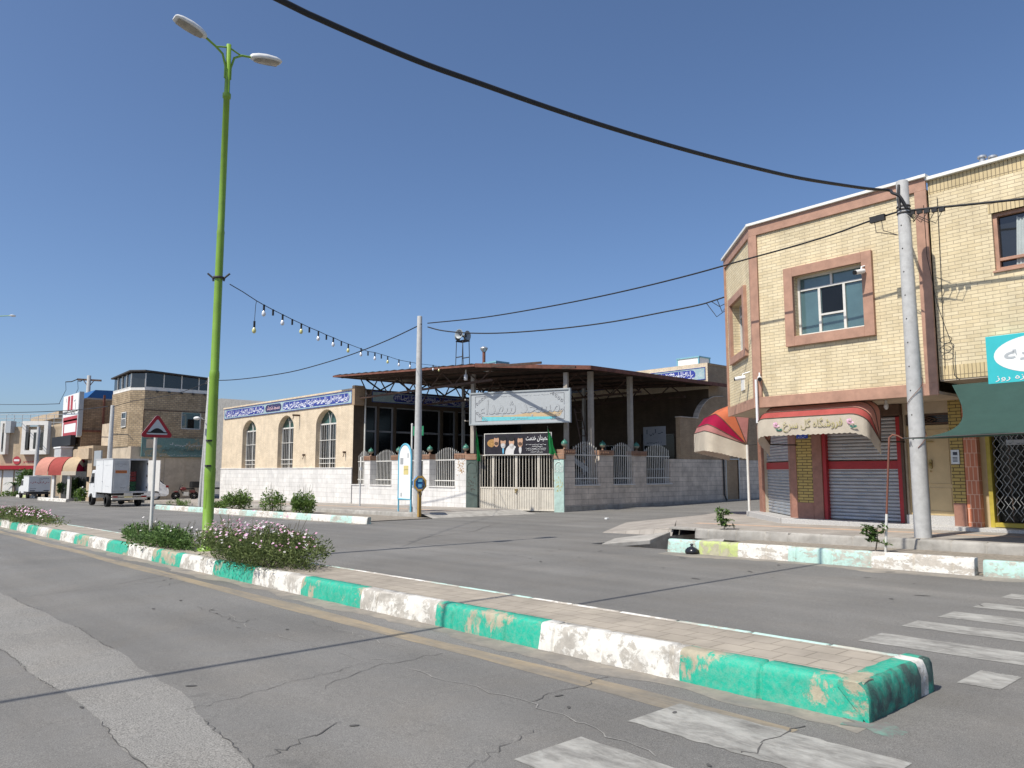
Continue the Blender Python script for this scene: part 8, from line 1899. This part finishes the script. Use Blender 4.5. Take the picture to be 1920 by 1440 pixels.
mb = MB(); mb.prism([(XB + 0.25, yA - 0.1, gz1 + 0.32), (cxx + 0.1, cyy - 0.15, gz1 + 0.32), (cxx - 4.6, cyy - 0.15, gz1 + 0.15), (cxx - 4.6, yB, gz1 + 0.15), (XB + 0.25, yB, gz1 + 0.08)], (0, 0, 0.10)); mb.build('terrace_roof', M['iron'], bb)
mb = MB(); r = random.Random(6); y = yA + 0.8
while y < yB - 0.5:
    z = gz0 - 0.2; mb.tube([(XB, y, z), (XB + 0.12, y, z - 0.05)], 0.05, 5); mb.box(XB + 0.08, XB + 0.2, y - 0.08, y + 0.08, z - 0.12, z); y += 0.85
mb.build('floodlight', M['iron'], bb)
# teal shop board
tz1, tz0 = zf_(300, 821), zf_(300, 856.5); ya_, yb_ = BF.sz(264, 840)[0], BF.sz(393, 840)[0]
ts_ = thing('shop_board', 'long faded teal shop board below the rough brick house front', 'sign', (XB + 0.1, 19, tz0))
mb = MB(BF.M); mb.box(ya_, yb_, 0.03, 0.16, tz0, tz1); tb = mb.build('panel', M['teal_sign'], ts_)
mb = MB(BF.M); r = random.Random(9)
for k in range(70):
    y = ya_ + 1.2 + (yb_ - ya_ - 1.3) * k / 70; u = r.uniform(0.2, 0.45); mb.poly([(y, 0.163, tz0 + (tz1 - tz0) * 0.18), (y + 0.04, 0.163, tz0 + (tz1 - tz0) * 0.18), (y + 0.24, 0.163, tz0 + (tz1 - tz0) * (0.18 + u)), (y + 0.19, 0.163, tz0 + (tz1 - tz0) * (0.18 + u))])
mb.build('faded_stripes', M['teal_stroke'], tb, recalc=False)
mb = MB(BF.M); mb.box(ya_ + 0.3, ya_ + 1.0, 0.161, 0.166, tz0 + (tz1 - tz0) * 0.45, tz1 - 0.12); mb.build('faded_emblem', M['plaster'], tb)
mb = MB(BF.M); squiggle(mb, ya_ + 1.9, yb_ - 0.6, tz0 + (tz1 - tz0) * 0.55, tz0 + (tz1 - tz0) * 0.8, 0.167, 14, 6, 0.06); squiggle(mb, ya_ + 0.2, yb_ - 0.2, tz0 + 0.08, tz0 + 0.22, 0.165, 22, 7, 0.03); mb.build('lettering', M['ink_grey'], tb)
mb = MB(BF.M); mb.box(yA + 1.6, yB - 2.0, 0.0, 0.03, gz(XB, 18), tz0 - 0.05); mb.build('roller_shutter', M['plaster'], bb)
# ---- brown brick shop behind it with a white sign front
X2, Yf = -68.0, 15.3; G2 = Pl(X2, 0.0, 90.0); z2 = lambda px, py: G2.sz(px, py)[1]
zt2, zb2, gg2 = z2(160, 748), z2(160, 838), gz(X2, 16)
b3 = thing('brown_brick_shop', 'brown brick shop with a tall white and red sign front above striped awnings', 'building', (X2, Yf + 3, gg2))
mb = MB(); mb.box(X2 - 5.2, X2, Yf + 0.05, Yf + 9, zb2, zt2); mb.build('wall', M['dark_brick'], b3)
mb = MB(); mb.box(X2 - 5.3, X2 + 4.5, Yf - 0.1, Yf + 9, gg2 - 0.5, zb2 - 0.003); mb.box(X2 - 5.2, X2 + 4.4, Yf - 0.35, Yf + 0.1, zb2 - 1.0, zb2 - 0.2); mb.build('shop_front', M['far_brick'], b3)
FF = Pl(X2, Yf, 0.0); fz = lambda px, py: FF.sz(px, py)[1]
mb = MB(FF.M); mb.box(-5.2, -0.02, -0.05, 0.25, fz(130, 774), zt2 + 0.5); s1_ = mb.build('sign_panel', M['board_white'], b3)
mb = MB(FF.M); mb.box(-5.2, -0.02, -0.05, 0.22, fz(130, 822), fz(130, 775) - 0.02); s2_ = mb.build('lower_sign', M['board_white'], b3)
mb = MB(FF.M); squiggle(mb, -4.6, -0.6, zt2 - 1.1, zt2 - 0.1, 0.253, 9, 3, 0.09); squiggle(mb, -4.2, -1.0, zt2 - 0.2, zt2 + 0.3, 0.253, 6, 7, 0.08); mb.build('lettering', M['ink_dark'], s1_)
mb = MB(FF.M); mb.box(-3.6, -2.9, 0.251, 0.256, fz(130, 774) + 0.1, fz(130, 774) + 1.3); mb.box(-2.6, -1.9, 0.251, 0.256, fz(130, 774) + 0.1, fz(130, 774) + 1.3); mb.build('red_stroke', M['ink_red'], s1_)
mb = MB(FF.M); zl2, zh2 = fz(130, 822), fz(130, 775); frame(mb, -4.8, -0.3, zl2 + 0.1, zl2 + 1.5, 0.221, 0.226, 0.35); mb.box(-5.0, -0.2, 0.221, 0.226, zh2 - 0.75, zh2 - 0.35); mb.build('red_panel', M['ink_red'], s2_)
mb = MB(FF.M); mb.box(-0.02, 0.25, -0.05, 0.28, fz(130, 820), zt2 + 0.55); mb.build('sign_edge', M['ink_grey'], b3)
mb = MB(G2.M); mb.box(Yf + 1.5, Yf + 1.65, 0.0, 0.1, zb2, zb2 + 4.2); mb.box(Yf - 0.1, Yf + 1.6, 0.02, 0.1, zb2 + 1.2, zb2 + 1.35); mb.build('steel_bracket', M['rust_red'], b3)
mb = MB(FF.M); la, lb_ = FF.sz(107, 828)[0] , 0.1; mb.box(-6.5, -0.05, 0.30, 0.65, fz(128, 837), fz(128, 819)); lb = one(mb, 'display_board', M['black'], 'blank black display board under the white and red shop sign', 'display', (X2 - 3, Yf, fz(128, 837)))
ac = thing('wall_cooler', 'grey box cooler with white edges on the shop front under the black board', 'air cooler', (X2 - 1.6, Yf - 0.6, fz(130, 858))); mb = MB(); k0, k1 = fz(130, 858), fz(130, 842); mb.box(X2 - 2.6, X2 - 0.4, Yf - 1.2, Yf - 0.36, k0, k1); mb.build('body', M['grey_paint'], ac, None, 0.04)
mb = MB(); mb.box(X2 - 2.7, X2 - 0.3, Yf - 1.25, Yf - 0.35, k1 + 0.003, k1 + 0.12); mb.box(X2 - 2.7, X2 - 0.3, Yf - 1.25, Yf - 0.35, k0 - 0.1, k0 - 0.003); mb.build('casing_frame', M['board_white'], ac)
# blue roof and gable seen over the brown wall
q = at_x(207, 735, -74); mb = MB(); zz = q.z
mb.prism([(-74, q.y - 1.8, zz - 0.6), (-74, q.y - 1.2, zz + 0.1), (-74, q.y + 4, zz + 0.2), (-74, q.y + 4, zz - 0.7)], (-4, 0, 0))
one(mb, 'roof_shed', M['roof_blue'], 'bright blue metal roof showing above the brown brick wall', 'roof', (-75, q.y, zz - 0.6))
mb = MB(); mb.box(-66.2, -63.2, 16.4, 23, gz(-65, 18) - 0.3, hz(-65, 17, 795)); q = mb.build('wall', M['plaster'], None, (-65, 17, gz(-65, 18)))
q.name = 'boundary_wall'; tag(q, 'plain brownish wall between the brown brick shop and the glazed brick house', 'wall')
# striped awnings
AW = Pl(-69.6, 13.0, 35.5)              # the shop front turns with the street
def barrel(s0, s1, mt, lb, lab2='aw_cream', end=False):
    zc_ = 1.40; n = 10; t = thing('shop_awning', lb, 'awning', AW.w((s0 + s1) / 2, 0.5, zc_), 'barrel awnings of the far shop')
    prof = [(1.15 * math.sin(k * math.pi / 2 / n), zc_ + 1.12 * math.cos(k * math.pi / 2 / n)) for k in range(n + 1)]
    mb = MB(AW.M); mb.add([(s0, y, z) for y, z in prof] + [(s1, y, z) for y, z in prof], [(k, k + 1, n + 2 + k, n + 1 + k) for k in range(n)], True); mb.build('hood', M[mt], t, recalc=False)
    mb = MB(AW.M); mb.add([(s0, 1.16, zc_ + 0.02), (s1, 1.16, zc_ + 0.02), (s1, 1.18, zc_ - 0.28), (s0, 1.18, zc_ - 0.28)], [(0, 1, 2, 3)]); mb.build('valance', M[lab2], t, recalc=False)
    for u0, u1, m2 in (((0, 4, 'aw_crimson'), (4, 6, 'aw_cream'), (6, 10, 'aw_crimson')) if end else ((0, 10, mt),)):
        mb = MB(AW.M); mb.add([(s1, y, z) for y, z in prof[u0:u1 + 1]] + [(s1, 0.0, zc_)], [tuple(range(u1 - u0 + 2))]); mb.build('side_cloth', M[m2], t, recalc=False)
barrel(0.7, 1.8, 'aw_faded', 'left faded pink barrel awning beside the far pole', 'aw_faded'); barrel(1.88, 3.05, 'aw_red', 'middle red barrel awning of the far shop', 'aw_red'); barrel(3.13, 4.35, 'aw_sand', 'right cream and crimson barrel awning of the far shop', 'aw_cream', True)
mb = MB(AW.M)
for x in (2.2, 3.6): mb.box(x - 0.11, x + 0.11, 0.8, 1.0, gg2, 1.4)
mb.build('shop_column', M['plaster_white'], b3)
mb = MB(); mb.box(-72.5, -64.8, Yf - 0.14, Yf - 0.102, gg2, zb2 - 1.1); mb.build('shop_glass', M['glass_black'], b3)
q = at_y(148, 866, 14.6); mb = MB(); a = at_y(184, 858, 14.9); mb.box(a.x - 1.1, a.x + 0.7, 14.9, 15.0, a.z - 0.6, a.z + 0.5); one(mb, 'shop_sign', M['sb_grey'], 'pale green square shop sign beside the cab of the box truck', 'sign', a)
# ---- pale building closing the street on the left
p1, p0 = Vector((-92.0, 19.2, 0)), Vector((-97.0, 14.5, 0)); ang = math.degrees(math.atan2(p1.y - p0.y, p1.x - p0.x)); F1 = Pl(p0.x, p0.y, ang); L1 = (p1 - p0).length
f1 = lambda px, py: F1.sz(px, py); gF = gz(-94, 16) - 0.2
b4 = thing('pale_apartment_building', 'pale brick building with white concrete window frames closing the street at the left', 'building', F1.w(L1 / 2, 0, gF))
zt, zs = f1(30, 800)[1], f1(30, 872)[1]
mb = MB(F1.M); mb.box(-4, L1 + 6, -8, 0, gF - 0.5, zt); mb.build('wall', M['far_brick'], b4)
for pa, pb, lab in ((46, 94, 'w'), (5, 17, 'n')):
    a, b = f1(pa, 830)[0], f1(pb, 830)[0]; c, d = f1((pa + pb) / 2, 852)[1], f1((pa + pb) / 2, 790)[1]
    mb = MB(F1.M); frame(mb, a, b, c, d, 0.0, 0.5, 0.42 if lab == 'w' else 0.25); m = (a + b) / 2
    if lab == 'w': mb.box(m - 0.55, m + 0.55, 0.0, 0.4, c + 0.42, d - 0.9); [mb.box(m + q - 0.16, m + q + 0.16, 0.0, 0.42, c + 0.42, d - 0.42) for q in (-1.25, 1.25)]
    fr = mb.build('window_frame', M['plaster_white'], b4)
    mb = MB(F1.M); [mb.box(m + q - 0.14, m + q + 0.14, 0.0, 0.44, c + 0.6, d - 1.2) for q in ((-0.85, 0.0, 0.85) if lab == 'w' else (0.0,))]; mb.build('pane', M['glass_dark'], fr)
mb = MB(F1.M); a, b = f1(0, 878), f1(72, 870); mb.box(-4, f1(70, 875)[0], 0.0, 0.5, f1(30, 880)[1], f1(30, 873)[1]); mb.build('red_fascia', M['sign_red'], b4)
mb = MB(F1.M); a, b = f1(44, 864)[0], f1(92, 862)[0]; squiggle(mb, a, b, f1(60, 868)[1], f1(60, 858)[1], 0.01, 12, 3, 0.12); mb.build('red_lettering', M['ink_red'], b4)
mb = MB(F1.M); c = f1(32, 863); mb.poly([(c[0] + 0.42 * math.cos(k * math.pi / 10), 0.06, c[1] + 0.42 * math.sin(k * math.pi / 10)) for k in range(20)]); rd = mb.build('round_sign', M['ink_red'], b4); mb = MB(F1.M); mb.box(c[0] - 0.3, c[0] + 0.3, 0.061, 0.07, c[1] - 0.1, c[1] + 0.1); mb.build('sign_stripe', M['ink_white'], rd)
mb = MB(F1.M); x = -3.5
while x < f1(45, 900)[0]: mb.box(x, x + 1.1, 0.0, 0.06, gF, f1(30, 882)[1]); x += 1.3
mb.build('shop_front', M['plaster_white'], b4)
mb = MB(F1.M); [mb.tube([(s, -0.3, zt), (s, -0.3, zt + 1.3)], 0.03, 5) for s in [k * 0.9 for k in range(9)]]; [mb.tube([(-4, -0.3, zt + q), (L1 + 2, -0.3, zt + q)], 0.03, 5) for q in (0.45, 0.9, 1.3)]; mb.box(f1(22, 800)[0] - 0.25, f1(22, 800)[0] + 0.35, -0.2, 0.6, f1(22, 812)[1], f1(22, 790)[1]); mb.build('roof_rail', M['ink_grey'], b4)
q0, q1 = at_y(75, 790, 26), at_y(118, 790, 26)
mb = MB(); mb.box(q0.x - 1, q1.x, 26, 34, gF, hz(q1.x, 26, 783)); mb.box(q0.x - 4, q1.x, 25.4, 34, hz(q1.x, 26, 783) + 0.004, hz(q1.x, 26, 771)); qq = mb.build('far_house', M['far_brick'], None, (q1.x, 28, gF)); tag(qq, 'plain far house with a flat projecting roof behind the white-framed windows', 'building')
q0 = at_y(415, 755, 42); q1 = at_y(500, 755, 42); mb = MB(); mb.prism([(q0.x - 14, 42, 0), (q1.x, 42, 0), (q1.x, 42, hz(q1.x, 42, 757)), (q0.x, 42, hz(q0.x, 42, 747)), (q0.x - 14, 42, hz(q0.x, 42, 747))], (0, 10, 0)); qq = mb.build('roof_hall', M['sheet_grey'], None, (q1.x, 44, 0)); tag(qq, 'low grey roof showing behind the left end of the brick mosque hall', 'building')
# kerbs and planting down there
kerb('kerb', -72, -62.5, 13.4, 0.2, 0.24, [(-62.5, 0)], [M['kerb_pale']], 1, 0.005, 0.3, 31)
kerb('kerb', -90, -81, 14.9, 0.2, 0.24, [(-87, 0), (-84, 1), (-81, 0)], [M['kerb_pale'], M['kerb_yellow']], 1, 0.005, 0.3, 32)
for (px, pw, ptop, pbase, y, n, mt, sd, lb, sz) in ((140, 30, 895, 932, 15.0, 2200, 'leaf_mid', 20, 'broad green bush in front of the far awning columns', 0.2), (118, 18, 905, 925, 15.2, 700, 'leaf_dark', 21, 'dark bush between the pickup and the far awnings', 0.2), (156, 18, 915, 938, 13.9, 600, 'leaf_bright', 22, 'pale flowering bush at the nose of the box truck', 0.18), (52, 34, 875, 915, 16.2, 1500, 'leaf_mid', 23, 'spreading green tree before the red shop fascia', 0.24), (20, 26, 918, 932, 15.2, 600, 'leaf_bright', 24, 'low bright hedge behind the yellow kerb at the left edge', 0.2)):
    x = plan(px, y); wd = pw / 1449 * (0.743 * -x + 0.669 * y) / 2; g = hz(x, y, pbase); tp = hz(x, y, ptop)
    bush('shrub', lb, (x, y, g), (wd, wd, (tp - g)), n, sz, mt, sd, 30 if sd in (20, 22) else 0, 12, 0.9, 'shrub', 'shrubs down the street', ('petal_white',), 0.05)
x, y = plan(29, 15.6), 15.6; g = gz(x, y); t = thing('palm', 'small palm with drooping fronds near the left edge', 'palm', (x, y, g)); mb = MB(); mb.tube([(x, y, g), (x, y, g + 1.1)], [0.16, 0.11], 8); mb.build('trunk', M['bark'], t); mb = MB(); r = random.Random(4)
for k in range(16):
    a = k * 0.393 + r.uniform(-.1, .1); L = 1.1; P = [Vector((x + math.cos(a) * L * u, y + math.sin(a) * L * u, g + 1.1 + 0.6 * math.sin(u * 2.4) - 0.35 * u)) for u in (0, 0.25, 0.5, 0.75, 1.0)]; s = Vector((-math.sin(a), math.cos(a), 0)) * 0.1
    mb.add([p + s * (1 - i * 0.22) for i, p in enumerate(P)] + [p - s * (1 - i * 0.22) for i, p in enumerate(P)], [(i, i + 1, 6 + i, 5 + i) for i in range(4)])
mb.build('fronds', M['leaf_dark'], t, recalc=False)
# head of a far street lamp at the left edge
fx, fy = plan(-48, 15.0), 15.0; z = hz(fx, fy, 592); t = thing('street_lamp', 'far street lamp whose white head just enters at the left edge', 'street lamp', (fx, fy, gz(fx, fy)), 'street lamps'); mb = MB(); mb.tube([(fx, fy, gz(fx, fy)), (fx, fy, z - 0.1)], [0.2, 0.1], 8); mb.build('pole', M['lime'], t)
mb = MB(); d = RT; mb.tube([Vector((fx, fy, z - 0.12)), Vector((fx, fy, z)) + d * 3.2], 0.05, 6); mb.build('arm', M['lime'], t); mb = MB(); c = Vector((fx, fy, z)) + d * 3.4; mb.ball(c, 0.25, 12, 8, (1.5, 1.5, 0.5)); mb.build('lamp_head', M['lamp_white'], t)
